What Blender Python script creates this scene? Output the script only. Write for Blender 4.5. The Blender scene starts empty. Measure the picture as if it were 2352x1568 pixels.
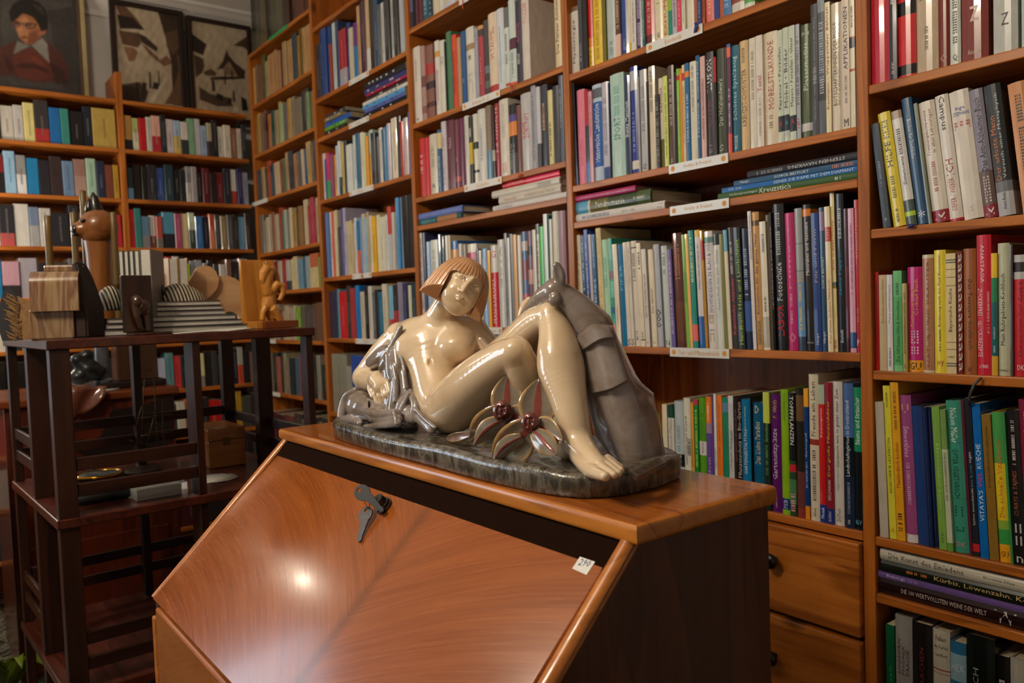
import bpy, bmesh, math, random
import numpy as np
from mathutils import Vector, Matrix
random.seed(7)
STEP, HSTEP = 1.8, 1.0
SC = bpy.context.scene
COL = SC.collection

# ------------------------------------------------------------------ camera
CX, CY, FPX, CAMZ = 1176.0, 784.0, 1829.08, 1.21
RC = np.array([[0.60714244, 0.79380325, -0.03541839],
               [0.01483752, -0.05589245, -0.99832654],
               [-0.79445447, 0.60560089, -0.04571275]])   # world -> camera (x right, y down, z forward)
cam_data = bpy.data.cameras.new('camera')
cam_data.sensor_width = 36.0
cam_data.lens = FPX / 2352.0 * 36.0
cam_data.clip_start = 0.05
cam = bpy.data.objects.new('camera', cam_data)
COL.objects.link(cam)
_m = RC.T @ np.diag([1.0, -1.0, -1.0])
cam.matrix_world = Matrix([list(_m[0]) + [0], list(_m[1]) + [0], list(_m[2]) + [CAMZ], [0, 0, 0, 1]])
SC.camera = cam
cam_data.dof.use_dof = True
cam_data.dof.focus_distance = 1.12
cam_data.dof.aperture_fstop = 7.0

# ------------------------------------------------------------------ world, lights, exposure
SC.view_settings.view_transform = 'Standard'
SC.view_settings.look = 'None'
SC.view_settings.gamma = 1.0
SC.view_settings.use_curve_mapping = False
SC.view_settings.exposure = 0.05
SC.cycles.use_denoising = True
SC.cycles.max_bounces = 6
SC.cycles.diffuse_bounces = 3
SC.cycles.glossy_bounces = 3
SC.cycles.sample_clamp_indirect = 6.0
world = bpy.data.worlds.new('daylight')
SC.world = world
world.use_nodes = True
_bg = world.node_tree.nodes['Background']
_bg.inputs[0].default_value = (0.62, 0.78, 1.0, 1)
_bg.inputs[1].default_value = 1.0


def light(name, kind, loc, power, colour, **kw):
    d = bpy.data.lights.new(name, kind)
    d.energy = power
    d.color = colour
    for k, v in kw.items():
        if k != 'aim':
            setattr(d, k, v)
    o = bpy.data.objects.new(name, d)
    COL.objects.link(o)
    o.location = loc
    if 'aim' in kw:
        o.rotation_euler = (Vector(kw['aim']) - Vector(loc)).to_track_quat('-Z', 'Y').to_euler()
    return o


WARM = (1.0, 0.86, 0.67)
# the ceiling lamp's bulbs, two lamps on the window side, daylight coming in by the window
for i, (x, y, z) in enumerate([(-1.10, -0.55, 2.40), (-0.92, -0.72, 2.36), (-1.28, -0.74, 2.38), (-1.05, -0.90, 2.42)]):
    light('ceiling_lamp_light', 'POINT', (x, y, z), 19, WARM, shadow_soft_size=0.045)
light('lamp_light', 'POINT', (-3.50, -0.06, 1.58), 13, WARM, shadow_soft_size=0.05)
light('lamp_light', 'POINT', (-3.50, -0.36, 1.80), 13, WARM, shadow_soft_size=0.05)
light('window_daylight', 'AREA', (-4.02, -1.75, 1.55), 30, (0.72, 0.86, 1.0), shape='RECTANGLE', size=1.3, size_y=1.5, aim=(0, -1.75, 1.3))


# ------------------------------------------------------------------ helpers
def ray(u, v):
    return RC.T @ np.array([(u - CX) / FPX, (v - CY) / FPX, 1.0])


def _pt(r, t):
    p = r * t
    return np.array([p[0], p[1], p[2] + CAMZ])


def on_y(u, v, y):
    r = ray(u, v)
    return _pt(r, y / r[1])


def on_x(u, v, x):
    r = ray(u, v)
    return _pt(r, x / r[0])


def on_z(u, v, z):
    r = ray(u, v)
    return _pt(r, (z - CAMZ) / r[2])


def at_depth(u, v, d):
    return _pt(ray(u, v), d)


def x_of(u, y, z):                      # X on the line (., y, z) that the column u meets
    k = (u - CX) / FPX
    a = RC[0] - k * RC[2]
    return -(a[1] * y + a[2] * (z - CAMZ)) / a[0]


def z_of(v, x, y):                      # Z on the line (x, y, .) that the row v meets
    k = (v - CY) / FPX
    a = RC[1] - k * RC[2]
    return -(a[0] * x + a[1] * y) / a[2] + CAMZ


def depth_of(p):
    return float(RC[2] @ (np.array(p) - np.array([0, 0, CAMZ])))


def srgb(h):
    h = h.lstrip('#')
    out = []
    for i in (0, 2, 4):
        c = int(h[i:i + 2], 16) / 255.0
        out.append(c / 12.92 if c <= 0.04045 else ((c + 0.055) / 1.055) ** 2.4)
    return (*out, 1.0)


def tag(o, label=None, cat=None, group=None, kind=None):
    if label: o['label'] = label
    if cat: o['category'] = cat
    if group: o['group'] = group
    if kind: o['kind'] = kind
    return o


def empty(name, loc=(0, 0, 0), rz=0.0):
    o = bpy.data.objects.new(name, None)
    o.empty_display_size = 0.05
    COL.objects.link(o)
    o.location = loc
    o.rotation_euler = (0, 0, rz)
    return o


def obj(name, me, parent=None, loc=None):
    o = bpy.data.objects.new(name, me)
    COL.objects.link(o)
    if parent is not None: o.parent = parent
    if loc is not None: o.location = loc
    return o


class MB:
    """Collects shapes; build() links them as ONE mesh object."""

    def __init__(s):
        s.v, s.f, s.m, s.c = [], [], [], []

    def add(s, vs, fs, mi=0, col=None):
        b = len(s.v)
        s.v += [tuple(map(float, p)) for p in vs]
        for k, f in enumerate(fs):
            s.f.append(tuple(b + i for i in f))
            s.m.append(mi)
            s.c.append(col[k] if isinstance(col, list) else col)
        return s

    def box(s, x0, x1, y0, y1, z0, z1, mi=0, col=None, bev=0.0):
        if bev <= 0:
            v = [(x, y, z) for z in (z0, z1) for y in (y0, y1) for x in (x0, x1)]
            f = [(0, 2, 3, 1), (4, 5, 7, 6), (0, 1, 5, 4), (2, 6, 7, 3), (0, 4, 6, 2), (1, 3, 7, 5)]
            return s.add(v, f, mi, col)
        bm = bmesh.new()
        bmesh.ops.create_cube(bm, size=1.0)
        for q in bm.verts:
            q.co = Vector(((x0 + x1) / 2 + q.co.x * (x1 - x0), (y0 + y1) / 2 + q.co.y * (y1 - y0), (z0 + z1) / 2 + q.co.z * (z1 - z0)))
        bmesh.ops.bevel(bm, geom=bm.edges[:], offset=bev, segments=2, affect='EDGES', profile=0.5)
        s.bm(bm, mi, col)
        return s

    def bm(s, bm, mi=0, col=None):
        bm.verts.index_update()
        s.add([tuple(v.co) for v in bm.verts], [tuple(v.index for v in f.verts) for f in bm.faces], mi, col)
        bm.free()
        return s

    def prism(s, poly, axis, a, b, mi=0, col=None):
        """poly of 2-D points extruded along axis from a to b"""
        n = len(poly)

        def put(p, t):
            q = list(p)
            q.insert(axis, t)
            return q
        v = [put(p, a) for p in poly] + [put(p, b) for p in poly]
        f = [(i, (i + 1) % n, n + (i + 1) % n, n + i) for i in range(n)] + [tuple(range(n - 1, -1, -1)), tuple(range(n, 2 * n))]
        return s.add(v, f, mi, col)

    def tube(s, pts, r, n=8, mi=0, col=None, cap=True):
        pts = [Vector(p) for p in pts]
        rs = r if isinstance(r, (list, tuple)) else [r] * len(pts)
        rings, vs, fs = [], [], []
        up = None
        for i, p in enumerate(pts):
            t = (pts[min(i + 1, len(pts) - 1)] - pts[max(i - 1, 0)]).normalized()
            if up is None:
                up = t.orthogonal().normalized()
            up = (up - t * up.dot(t)).normalized()
            w = t.cross(up)
            for k in range(n):
                a = 2 * math.pi * k / n
                vs.append(p + (up * math.cos(a) + w * math.sin(a)) * rs[i])
        for i in range(len(pts) - 1):
            for k in range(n):
                fs.append((i * n + k, i * n + (k + 1) % n, (i + 1) * n + (k + 1) % n, (i + 1) * n + k))
        if cap:
            fs.append(tuple(range(n - 1, -1, -1)))
            fs.append(tuple((len(pts) - 1) * n + k for k in range(n)))
        return s.add(vs, fs, mi, col)

    def lathe(s, prof, n=20, loc=(0, 0, 0), mi=0, col=None):
        vs, fs = [], []
        for r, z in prof:
            for k in range(n):
                a = 2 * math.pi * k / n
                vs.append((loc[0] + r * math.cos(a), loc[1] + r * math.sin(a), loc[2] + z))
        for i in range(len(prof) - 1):
            for k in range(n):
                fs.append((i * n + k, i * n + (k + 1) % n, (i + 1) * n + (k + 1) % n, (i + 1) * n + k))
        fs.append(tuple(range(n - 1, -1, -1)))
        fs.append(tuple((len(prof) - 1) * n + k for k in range(n)))
        return s.add(vs, fs, mi, col)

    def mesh(s, name, mats, smooth=False):
        me = bpy.data.meshes.new(name)
        me.from_pydata(s.v, [], s.f)
        for m in (mats if isinstance(mats, (list, tuple)) else [mats]):
            me.materials.append(m)
        me.polygons.foreach_set('material_index', s.m)
        if any(c is not None for c in s.c):
            at = me.color_attributes.new('Col', 'FLOAT_COLOR', 'CORNER')
            buf = []
            for f, c in zip(s.f, s.c):
                buf += list(c or (0.5, 0.5, 0.5, 1)) * len(f)
            at.data.foreach_set('color', buf)
        if smooth:
            me.polygons.foreach_set('use_smooth', [True] * len(me.polygons))
        me.update()
        return me

    def build(s, name, mats, parent=None, smooth=False, sharp=None):
        me = s.mesh(name, mats, smooth or sharp is not None)
        if sharp is not None:
            bm = bmesh.new()
            bm.from_mesh(me)
            bmesh.ops.recalc_face_normals(bm, faces=bm.faces[:])
            for e in bm.edges:
                if len(e.link_faces) == 2 and e.calc_face_angle(0) > sharp:
                    e.smooth = False
            bm.to_mesh(me)
            bm.free()
        return obj(name, me, parent)


# ------------------------------------------------------------------ materials
MATS = {}


class NT:
    def __init__(s, name, rough=0.5, spec=0.5, coat=0.0, metal=0.0, coat_rough=0.05):
        m = bpy.data.materials.new(name)
        m.use_nodes = True
        s.m, s.t = m, m.node_tree
        s.b = s.t.nodes['Principled BSDF']
        s.b.inputs['Roughness'].default_value = rough
        s.b.inputs['Specular IOR Level'].default_value = spec
        s.b.inputs['Coat Weight'].default_value = coat
        s.b.inputs['Coat Roughness'].default_value = coat_rough
        s.b.inputs['Metallic'].default_value = metal

    def n(s, typ, **kw):
        nd = s.t.nodes.new(typ)
        for k, v in kw.items():
            if k.startswith('i_'):
                nd.inputs[k[2:].replace('_', ' ')].default_value = v
            else:
                setattr(nd, k, v)
        return nd

    def l(s, a, b):
        s.t.links.new(a, b)

    def coords(s, scale=(1, 1, 1), rot=(0, 0, 0), kind='Object'):
        tc = s.n('ShaderNodeTexCoord')
        mp = s.n('ShaderNodeMapping')
        mp.inputs['Scale'].default_value = scale
        mp.inputs['Rotation'].default_value = rot
        s.l(tc.outputs[kind], mp.inputs['Vector'])
        return mp.outputs['Vector']

    def ramp(s, fac, stops):
        r = s.n('ShaderNodeValToRGB')
        e = r.color_ramp.elements
        while len(e) < len(stops): e.new(0.5)
        for k, (p, c) in enumerate(stops):
            e[k].position = p
            e[k].color = srgb(c) if isinstance(c, str) else c
        s.l(fac, r.inputs['Fac'])
        return r.outputs['Color']

    def mix(s, fac, a, b, mode='MIX'):
        x = s.n('ShaderNodeMix', data_type='RGBA', blend_type=mode)
        if isinstance(fac, float): x.inputs['Factor'].default_value = fac
        else: s.l(fac, x.inputs['Factor'])
        for v, k in ((a, 6), (b, 7)):
            if isinstance(v, str): x.inputs[k].default_value = srgb(v)
            else: s.l(v, x.inputs[k])
        return x.outputs[2]

    def noise(s, vec, scale, detail=4.0, rough=0.5, dist=0.0):
        nd = s.n('ShaderNodeTexNoise')
        nd.inputs['Scale'].default_value = scale
        nd.inputs['Detail'].default_value = detail
        nd.inputs['Roughness'].default_value = rough
        nd.inputs['Distortion'].default_value = dist
        s.l(vec, nd.inputs['Vector'])
        return nd.outputs['Fac']

    def bump(s, h, strength=0.2, dist=0.001):
        b = s.n('ShaderNodeBump')
        b.inputs['Strength'].default_value = strength
        b.inputs['Distance'].default_value = dist
        s.l(h, b.inputs['Height'])
        s.l(b.outputs['Normal'], s.b.inputs['Normal'])

    def base(s, c):
        if isinstance(c, str): s.b.inputs['Base Color'].default_value = srgb(c)
        else: s.l(c, s.b.inputs['Base Color'])
        return s


def plain(name, col, rough=0.5, spec=0.5, coat=0.0, metal=0.0, var=0.12, scale=30.0):
    if name in MATS: return MATS[name]
    t = NT(name, rough, spec, coat, metal)
    f = t.noise(t.coords(), scale, 3.0)
    t.base(t.mix(t.ramp(f, [(0.3, (1 - var,) * 3 + (1,)), (0.7, (1 + var * .3,) * 3 + (1,))]), col, col, 'MULTIPLY') if False else t.mix(1.0, t.ramp(f, [(0.3, (1 - var,) * 3 + (1,)), (0.7, (1,) * 3 + (1,))]), col, 'MULTIPLY'))
    MATS[name] = t.m
    return t.m


def wood(name, c_dark, c_mid, c_light, axis, rough=0.35, fine=60.0, knots=True, coat=0.0, stretch=14.0, spec=0.4):
    if name in MATS: return MATS[name]
    t = NT(name, rough, spec, coat)
    sc = [fine / 10.0] * 3
    sc[axis] = fine / 10.0 / stretch
    v = t.coords(tuple(sc))
    big = t.noise(v, 1.0, 3.0, 0.5, 1.2)
    rings = t.n('ShaderNodeMath', operation='FRACT')
    mul = t.n('ShaderNodeMath', operation='MULTIPLY')
    mul.inputs[1].default_value = 7.0
    t.l(big, mul.inputs[0])
    t.l(mul.outputs[0], rings.inputs[0])
    grain = t.noise(v, 9.0, 5.0, 0.65)
    c = t.ramp(rings.outputs[0], [(0.0, c_light), (0.55, c_mid), (0.9, c_dark), (1.0, c_light)])
    c2 = t.ramp(grain, [(0.3, c_dark), (0.6, c_light)])
    c = t.mix(0.45, c, c2)
    if knots:
        kv = [2.6] * 3
        kv[axis] = 1.15
        vo = t.n('ShaderNodeTexVoronoi')
        vo.inputs['Scale'].default_value = 1.0
        vo.inputs['Randomness'].default_value = 1.0
        t.l(t.coords(tuple(k * 2.8 for k in kv)), vo.inputs['Vector'])
        kc = t.ramp(vo.outputs['Distance'], [(0.035, (1, 1, 1, 1)), (0.12, (0, 0, 0, 1))])
        c = t.mix(kc, c, '2a1408')
    t.base(c)
    t.bump(grain, 0.08, 0.0005)
    MATS[name] = t.m
    return t.m


PINE = ['743809', 'a4581a', 'ba6e28']
PINE_X = wood('pine_wood_along', *PINE, 0)
PINE_Y = wood('pine_wood_deep', *PINE, 1)
PINE_Z = wood('pine_wood_upright', *PINE, 2)


def attr_mat(name, rough, coat=0.0):
    t = NT(name, rough, 0.45, coat)
    a = t.n('ShaderNodeAttribute', attribute_name='Col')
    f = t.noise(t.coords((1, 1, .35)), 55.0, 4.0, 0.6)
    t.base(t.mix(1.0, a.outputs['Color'], t.ramp(f, [(0.25, (.80, .80, .80, 1)), (0.65, (1, 1, 1, 1))]), 'MULTIPLY'))
    t.bump(f, 0.05, 0.0006)
    MATS[name] = t.m
    return t.m


JACKET = attr_mat('glossy_book_jacket', 0.26, 0.25)
CLOTH = attr_mat('printed_paper_cover', 0.45)
INK = attr_mat('printed_ink', 0.4)


def paper_mat():
    t = NT('page_edges', 0.8, 0.2)
    f = t.noise(t.coords((160, 3, 3)), 6.0, 2.0)
    t.base(t.ramp(f, [(0.3, 'a8977a'), (0.7, 'd2c4a6')]))
    MATS['page_edges'] = t.m
    return t.m


PAGES = paper_mat()
# ------------------------------------------------------------------ room shell
YW = 1.42                     # front plane of the long bookcase wall
XB = -3.933                   # front plane of the bookcase on the far wall
WALLC = plain('wall_plaster', 'cfc8c2', 0.85, 0.2, var=0.06, scale=8)
CEILC = plain('ceiling_plaster', 'd6d0ca', 0.9, 0.2, var=0.05, scale=6)
XW, YR, YF, XN, ZC = -4.20, 1.72, -3.2, 2.2, 2.75


def struct(name, mb, mat):
    return tag(mb.build(name, mat), kind='structure')


def carpet():
    t = NT('patterned_carpet', 0.95, 0.1)
    v = t.coords((1, 1, 1))
    a = t.noise(v, 14.0, 3.0, 0.6, 1.5)
    b = t.noise(v, 120.0, 2.0)
    c = t.ramp(a, [(0.40, '1c1712'), (0.47, '4e5240'), (0.53, '8f8770'), (0.60, '2c2018')])
    t.base(t.mix(0.25, c, t.ramp(b, [(0.3, '14100c'), (0.7, '6a6050')])))
    t.bump(b, 0.6, 0.004)
    return t.m


struct('floor', MB().box(XW, XN, YF, YR, -0.05, 0.0), carpet())
struct('ceiling', MB().box(XW, XN, YF, YR, ZC, ZC + 0.05), CEILC)
struct('wall_right', MB().box(XW, XN, YR, YR + 0.08, 0, ZC), WALLC)
w = MB()
WY0, WY1, WZ0, WZ1 = -2.45, -1.05, 0.80, 2.30          # the window opening in the far wall, out of frame
w.box(XW - 0.10, XW, YF, WY0, 0, ZC).box(XW - 0.10, XW, WY1, YR, 0, ZC)
w.box(XW - 0.10, XW, WY0, WY1, 0, WZ0).box(XW - 0.10, XW, WY0, WY1, WZ1, ZC)
struct('wall_back', w, WALLC)
struct('wall_left', MB().box(XW, XN, YF - 0.08, YF, 0, ZC), WALLC)
struct('wall_front', MB().box(XN, XN + 0.08, YF, YR, 0, ZC), WALLC)
wf = MB()
for z in (WZ0, (WZ0 + WZ1) / 2 - .02, WZ1 - .05): wf.box(XW - .08, XW - .03, WY0, WY1, z, z + .05)
for y in (WY0, (WY0 + WY1) / 2 - .03, WY1 - .05): wf.box(XW - .08, XW - .03, y, y + .05, WZ0, WZ1)
struct('window_1', wf, plain('white_paint', 'd8d4cc', 0.4))
cove = []
for k in range(9):
    a = math.pi / 2 * k / 8
    cove.append((XW + 0.075 * (1 - math.sin(a)), ZC - 0.075 * (1 - math.cos(a))))
prof = [(XW, ZC - 0.11), (XW + 0.012, ZC - 0.11), (XW + 0.012, ZC - 0.085)] + cove[::-1][0:0] + [(XW + 0.03, ZC - 0.06), (XW + 0.06, ZC - 0.028), (XW + 0.10, ZC - 0.016), (XW + 0.13, ZC - 0.012), (XW + 0.13, ZC), (XW, ZC)]
tr = MB().prism([(x, z) for x, z in prof], 1, YF, YR)
struct('trim_1', tr, CEILC)

# ------------------------------------------------------------------ bookcases
BT = 0.017                    # board thickness
DEP = 0.27                    # bookcase depth
POST = 0.023


def rel(z): return z * YW + CAMZ


def book_bay(name, label, xa, xb, tops, ztop, posts, extra_top=None, back='7a4a20'):
    """one unit of the long bookcase wall: uprights, shelves, back panel"""
    root = empty(name, (xa, YW, 0))
    tag(root, label, 'bookcase', 'pine bookcase units along the long wall')
    for px in posts:
        MB().box(px - xa, px - xa + POST, 0.0, DEP, 0, ztop, bev=.002).build('upright', PINE_Z, root)
    for z in tops:
        MB().box(posts[0] + POST - xa + .0005 if posts[0] <= xa + .001 else 0.0005, xb - xa - .0005, 0.001, DEP - .002, z - BT, z, bev=.002).build('shelf', PINE_X, root)
    MB().box(0.0, xb - xa, DEP, DEP + .006, 0.02, ztop - .01).build('back_panel', PINE_Z, root)
    return root


P1, P2, P3, P4, P5 = -3.185, -2.404, -1.601, -0.789, -0.02
B1 = [0.8954, 0.7177, 0.5496, 0.3902, 0.2081, 0.0746, -0.0889, -0.27, -0.45, -0.64]
B2 = [0.83, 0.6231, 0.509, 0.3281, 0.1003, -0.0787, -0.30, -0.47, -0.64]
B3 = [0.88, 0.6678, 0.4423, 0.266, 0.1987, -0.0466, -0.30, -0.47, -0.64]
B4 = [0.88, 0.63, 0.4206, 0.2165, 0.1492, -0.0795, -0.3191, -0.80]
B5 = [0.90, 0.70, 0.47, 0.2651, 0.081, -0.1021, -0.3213, -0.3976, -0.575, -0.80]
book_bay('corner_bookcase', 'narrow pine bookcase in the room corner filled with old faded books', XB, P1, [rel(z) for z in B1], rel(.8954), [XB])
book_bay('bookcase', 'pine bookcase next to the corner one with stacked books under its second shelf', P1, P2, [rel(z) for z in B2], 2.70, [P1])
book_bay('bookcase', 'pine bookcase directly behind the head of the reclining ceramic woman', P2, P3, [rel(z) for z in B3], 2.70, [P2])
bc4 = book_bay('bookcase', 'pine bookcase with two knobbed drawers at its bottom', P3, P4, [rel(z) for z in B4], 2.70, [P3])
book_bay('bookcase', 'pine bookcase with leaning books on the far side of the drawers', P4, P5, [rel(z) for z in B5], 2.70, [P4, P5])

# drawers of the unit beside the bureau
KNOB = plain('black_knob', '0d0b0a', 0.3, 0.5)
zt = rel(-.3191) - BT
for z1, z0 in ((zt - .004, rel(-.462)), (rel(-.462) - .010, rel(-.616)), (rel(-.616) - .010, rel(-.79))):
    dr = MB().box(P3 + POST - P3 + .002, P4 - P3 - .002, -.012, .012, z0, z1, bev=.003).build('drawer', PINE_X, bc4)
    for kx in (.20, x_of(1766, YW - .035, (z0 + z1) / 2 + .02) - P3):
        k = MB()
        k.lathe([(.006, 0), (.006, .010), (.014, .014), (.017, .020), (.014, .027), (.006, .030)], 16)
        o = k.build('knob', KNOB, dr, sharp=1.0)
        o.rotation_euler = (math.pi / 2, 0, 0)
        o.location = (kx, -.012, (z0 + z1) / 2 + .02)

# far wall bookcase (two bays)
far = empty('far_bookcase', (XB, 0, 0))
tag(far, 'pine bookcase on the far wall under the three paintings', 'bookcase')
FZ = [2.195, 1.975, 1.752, 1.532, 1.312, 1.09, 0.87, 0.65, 0.43, 0.21]
FY = [-0.62, 0.097, 0.815, 1.405]
for y in FY[:3]:
    MB().box(-.22, 0, y, y + .026, 0, 2.318 if y > .5 else 2.195, bev=.002).build('upright', PINE_Z, far)
for k in range(3):
    for z in FZ:
        MB().box(-.22, -.001, FY[k] + .0265, FY[k + 1] - .0005, z - .018, z, bev=.002).build('shelf', PINE_Y, far)
MB().box(-.228, -.221, FY[0], 1.41, .02, 2.19).build('back_panel', PINE_Z, far)
# ------------------------------------------------------------------ lettering
_TXT = {}


def text_shape(s):
    """triangles of a line of lettering, scaled to a unit box"""
    if s in _TXT: return _TXT[s]
    cu = bpy.data.curves.new('lettering', 'FONT')
    cu.body = s
    cu.resolution_u = 1
    o = bpy.data.objects.new('lettering', cu)
    me = bpy.data.meshes.new_from_object(o)
    v = np.array([q.co[:2] for q in me.vertices]) if len(me.vertices) else np.zeros((1, 2))
    f = [tuple(p.vertices) for p in me.polygons]
    bpy.data.objects.remove(o)
    bpy.data.meshes.remove(me)
    bpy.data.curves.remove(cu)
    lo, hi = v.min(0), v.max(0)
    asp = (hi[0] - lo[0]) / max(hi[1] - lo[1], 1e-6)
    v = (v - lo) / np.maximum(hi - lo, 1e-6)
    _TXT[s] = (v, f, asp)
    return _TXT[s]


def put_text(mb, s, x0, x1, z0, z1, direction, col, yfun, fit=True):
    """lettering into the spine rectangle x0..x1, z0..z1; 'u' reads upwards, 'd' downwards, 'h' across"""
    v, f, asp = text_shape(s)
    W, H = (z1 - z0, x1 - x0) if direction in 'ud' else (x1 - x0, z1 - z0)
    if not fit:
        pass
    if H * asp * 0.62 > W: H2 = W / (asp * .62)
    else: H2 = H
    off = (H - H2) / 2
    pts = []
    for a, b in v:
        if direction == 'u': x, z = x1 - off - b * H2, z0 + a * W
        elif direction == 'd': x, z = x0 + off + b * H2, z1 - a * W
        else: x, z = x0 + a * W, z0 + off + b * H2
        pts.append((x, yfun(x) - .0004, z))
    mb.add(pts, f, 0, col)


def bars(mb, x0, x1, z0, z1, col, yfun, rnd, vert=True):
    """lettering too small to read: a run of little strokes"""
    L = z1 - z0 if vert else x1 - x0
    t = 0.0
    step = max(min((x1 - x0) if vert else (z1 - z0), .008) * .62, .0012)
    while t < L - step:
        if rnd.random() < .15:
            t += step * .8
            continue
        a, b = t, t + step * .62
        for (k0, k1) in ((0, .22), (.4, .58), (.78, 1)) if rnd.random() < .45 else ((0, 1),):
            if vert:
                xa, xb = x0 + (x1 - x0) * k0, x0 + (x1 - x0) * k1
                q = [(xa, z0 + a), (xb, z0 + a), (xb, z0 + b), (xa, z0 + b)]
            else:
                q = [(x0 + a, z0 + (z1 - z0) * k0), (x0 + b, z0 + (z1 - z0) * k0), (x0 + b, z0 + (z1 - z0) * k1), (x0 + a, z0 + (z1 - z0) * k1)]
            mb.add([(x, yfun(x) - .0004, z) for x, z in q], [(0, 1, 2, 3)], 0, col)
        t += step


# ------------------------------------------------------------------ books
PALETTE = {'cream': 'dccfb4', 'white': 'e2ded8', 'grey': '9a9a9a', 'silver grey': 'bcbcc0', 'charcoal': '3c3c42', 'black': '18181a', 'red': 'c4202a', 'dark red': '82222a', 'maroon': '5c2a36',
           'pink': 'dc94a4', 'magenta': 'bb2470', 'orange': 'e8842c', 'tan': 'bf9a64', 'brown': '6a4630', 'rust brown': '9c5430', 'yellow': 'e4c83c', 'ochre': '9a7a28', 'lime green': '9cc03c', 'green': '3c9a50',
           'dark green': '2c4a32', 'teal': '146a74', 'pale green': 'b4ceb8', 'pale blue': 'b4c6d6', 'blue': '1f62a8', 'dark blue': '26386a', 'navy': '1c2440', 'purple': '643a86', 'lilac': 'b4a8bc', 'salmon': 'e06e60', 'olive': '6e6c32', 'mauve': '98607c', 'slate': '424c58'}
_PL = {k: np.array(srgb(v)[:3]) ** .45 for k, v in PALETTE.items()}


def colour_name(h):
    c = np.array(srgb(h)[:3]) ** .45
    return min(_PL, key=lambda k: float(((_PL[k] - c) ** 2).sum()))


USED_LABELS = set()
N_BOOKS = [0]
ROWCOUNT = {}
NUMW = ['first', 'second', 'third', 'fourth', 'fifth', 'sixth', 'seventh', 'eighth', 'ninth', 'tenth', 'eleventh', 'twelfth', 'thirteenth', 'fourteenth', 'fifteenth', 'sixteenth', 'seventeenth', 'eighteenth', 'nineteenth', 'twentieth',
        'twenty-first', 'twenty-second', 'twenty-third', 'twenty-fourth', 'twenty-fifth', 'twenty-sixth', 'twenty-seventh', 'twenty-eighth', 'twenty-ninth', 'thirtieth', 'thirty-first', 'thirty-second', 'thirty-third', 'thirty-fourth', 'thirty-fifth',
        'thirty-sixth', 'thirty-seventh', 'thirty-eighth', 'thirty-ninth', 'fortieth', 'forty-first', 'forty-second', 'forty-third', 'forty-fourth', 'forty-fifth', 'forty-sixth', 'forty-seventh', 'forty-eighth', 'forty-ninth', 'fiftieth'] + ['fifty-' + q for q in ('first', 'second', 'third', 'fourth', 'fifth', 'sixth', 'seventh', 'eighth', 'ninth')]


def cover_mesh(w, h, d, col, bands, hard, mat):
    t = 0.0022 if hard else 0.0009
    t = min(t, w * .2)
    bl = min(.004, .16 * w) if hard else 0.0006
    n = 5 if hard else 3
    xs = [-w / 2 + w * k / (n - 1) for k in range(n)]
    yf = lambda x: bl * (2 * x / w) ** 2
    prof = [(-w / 2, d)] + [(x, yf(x)) for x in xs] + [(w / 2, d), (w / 2 - t, d), (w / 2 - t, bl + t), (-w / 2 + t, bl + t), (-w / 2 + t, d)]
    cuts = sorted({0.0, 1.0, *[max(0., min(1., b)) for bd in bands for b in bd[:2]]})
    mb = MB()
    N = len(prof)
    base = srgb(col)
    vs = [(x, y, h * c) for c in cuts for x, y in prof]
    fs, cs = [], []
    for k in range(len(cuts) - 1):
        mid = (cuts[k] + cuts[k + 1]) / 2
        cc = base
        for b0, b1, bc in bands:
            if b0 <= mid <= b1: cc = srgb(bc)
        for i in range(N):
            j = (i + 1) % N
            fs.append((k * N + j, k * N + i, (k + 1) * N + i, (k + 1) * N + j))
            cs.append(cc if 0 <= i <= n else base)
    last = (len(cuts) - 1) * N
    # end caps of the two boards and the spine, as quads
    def cap(o, flip):
        q = [(0, 1, N - 2, N - 1), (n, n + 1, n + 2, n + 3)]
        q += [(i, i + 1, n + 3, N - 2) if False else None for i in ()]
        out = [tuple(o + i for i in f) for f in q]
        ring = [o + i for i in range(1, n + 1)] + [o + n + 3, o + N - 2]
        out.append(tuple(ring))
        return [f[::-1] if flip else f for f in out]
    for f in cap(0, False) + cap(last, True):
        fs.append(f)
        cs.append(base)
    mb.add(vs, fs, 0, cs)
    return mb, yf, t, bl


def make_book(w, h, d, col, bands=(), texts=(), hard=True, glossy=True, rnd=random):
    """an upright book, spine towards -Y, origin at the foot of the spine"""
    mat = JACKET if glossy else CLOTH
    w = max(w, .0035)
    mb, yf, t, bl = cover_mesh(w, h, d, col, bands, hard, mat)
    root = mb.build('book', [mat])
    for p in root.data.polygons: p.use_smooth = False
    ins = .003 if hard else .0004
    pg = MB().box(-w / 2 + t + .0001, w / 2 - t - .0001, bl + t + .0002, d - (.004 if hard else .0002), ins, h - ins)
    pg.build('pages', [PAGES], root)
    for tx in texts:
        tm = MB()
        s, c, z0, z1, wf, dr, xo = tx
        x0, x1 = -w * wf / 2 + xo * w, w * wf / 2 + xo * w
        if s == '~': bars(tm, x0, x1, z0 * h, z1 * h, srgb(c), yf, rnd)
        else: put_text(tm, s, x0, x1, z0 * h, z1 * h, dr, srgb(c), yf)
        if tm.f: tm.build('spine_lettering', [INK], root)
    return root


BAYS = [(P1 + POST, P2, B2), (P2 + POST, P3, B3), (P3 + POST, P4, B4), (P4 + POST, P5, B5)]


def room_for(x, z):
    """the compartment at (x, z): its two uprights and the underside of the board above"""
    for a, b, tops in BAYS:
        if a - .01 <= x <= b + .01:
            up = [rel(t) - BT for t in tops if rel(t) - BT > z + .03]
            return a + .0006, b - .0006, (min(up) if up else 2.68) - .0015
    return -9, 9, 9


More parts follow.
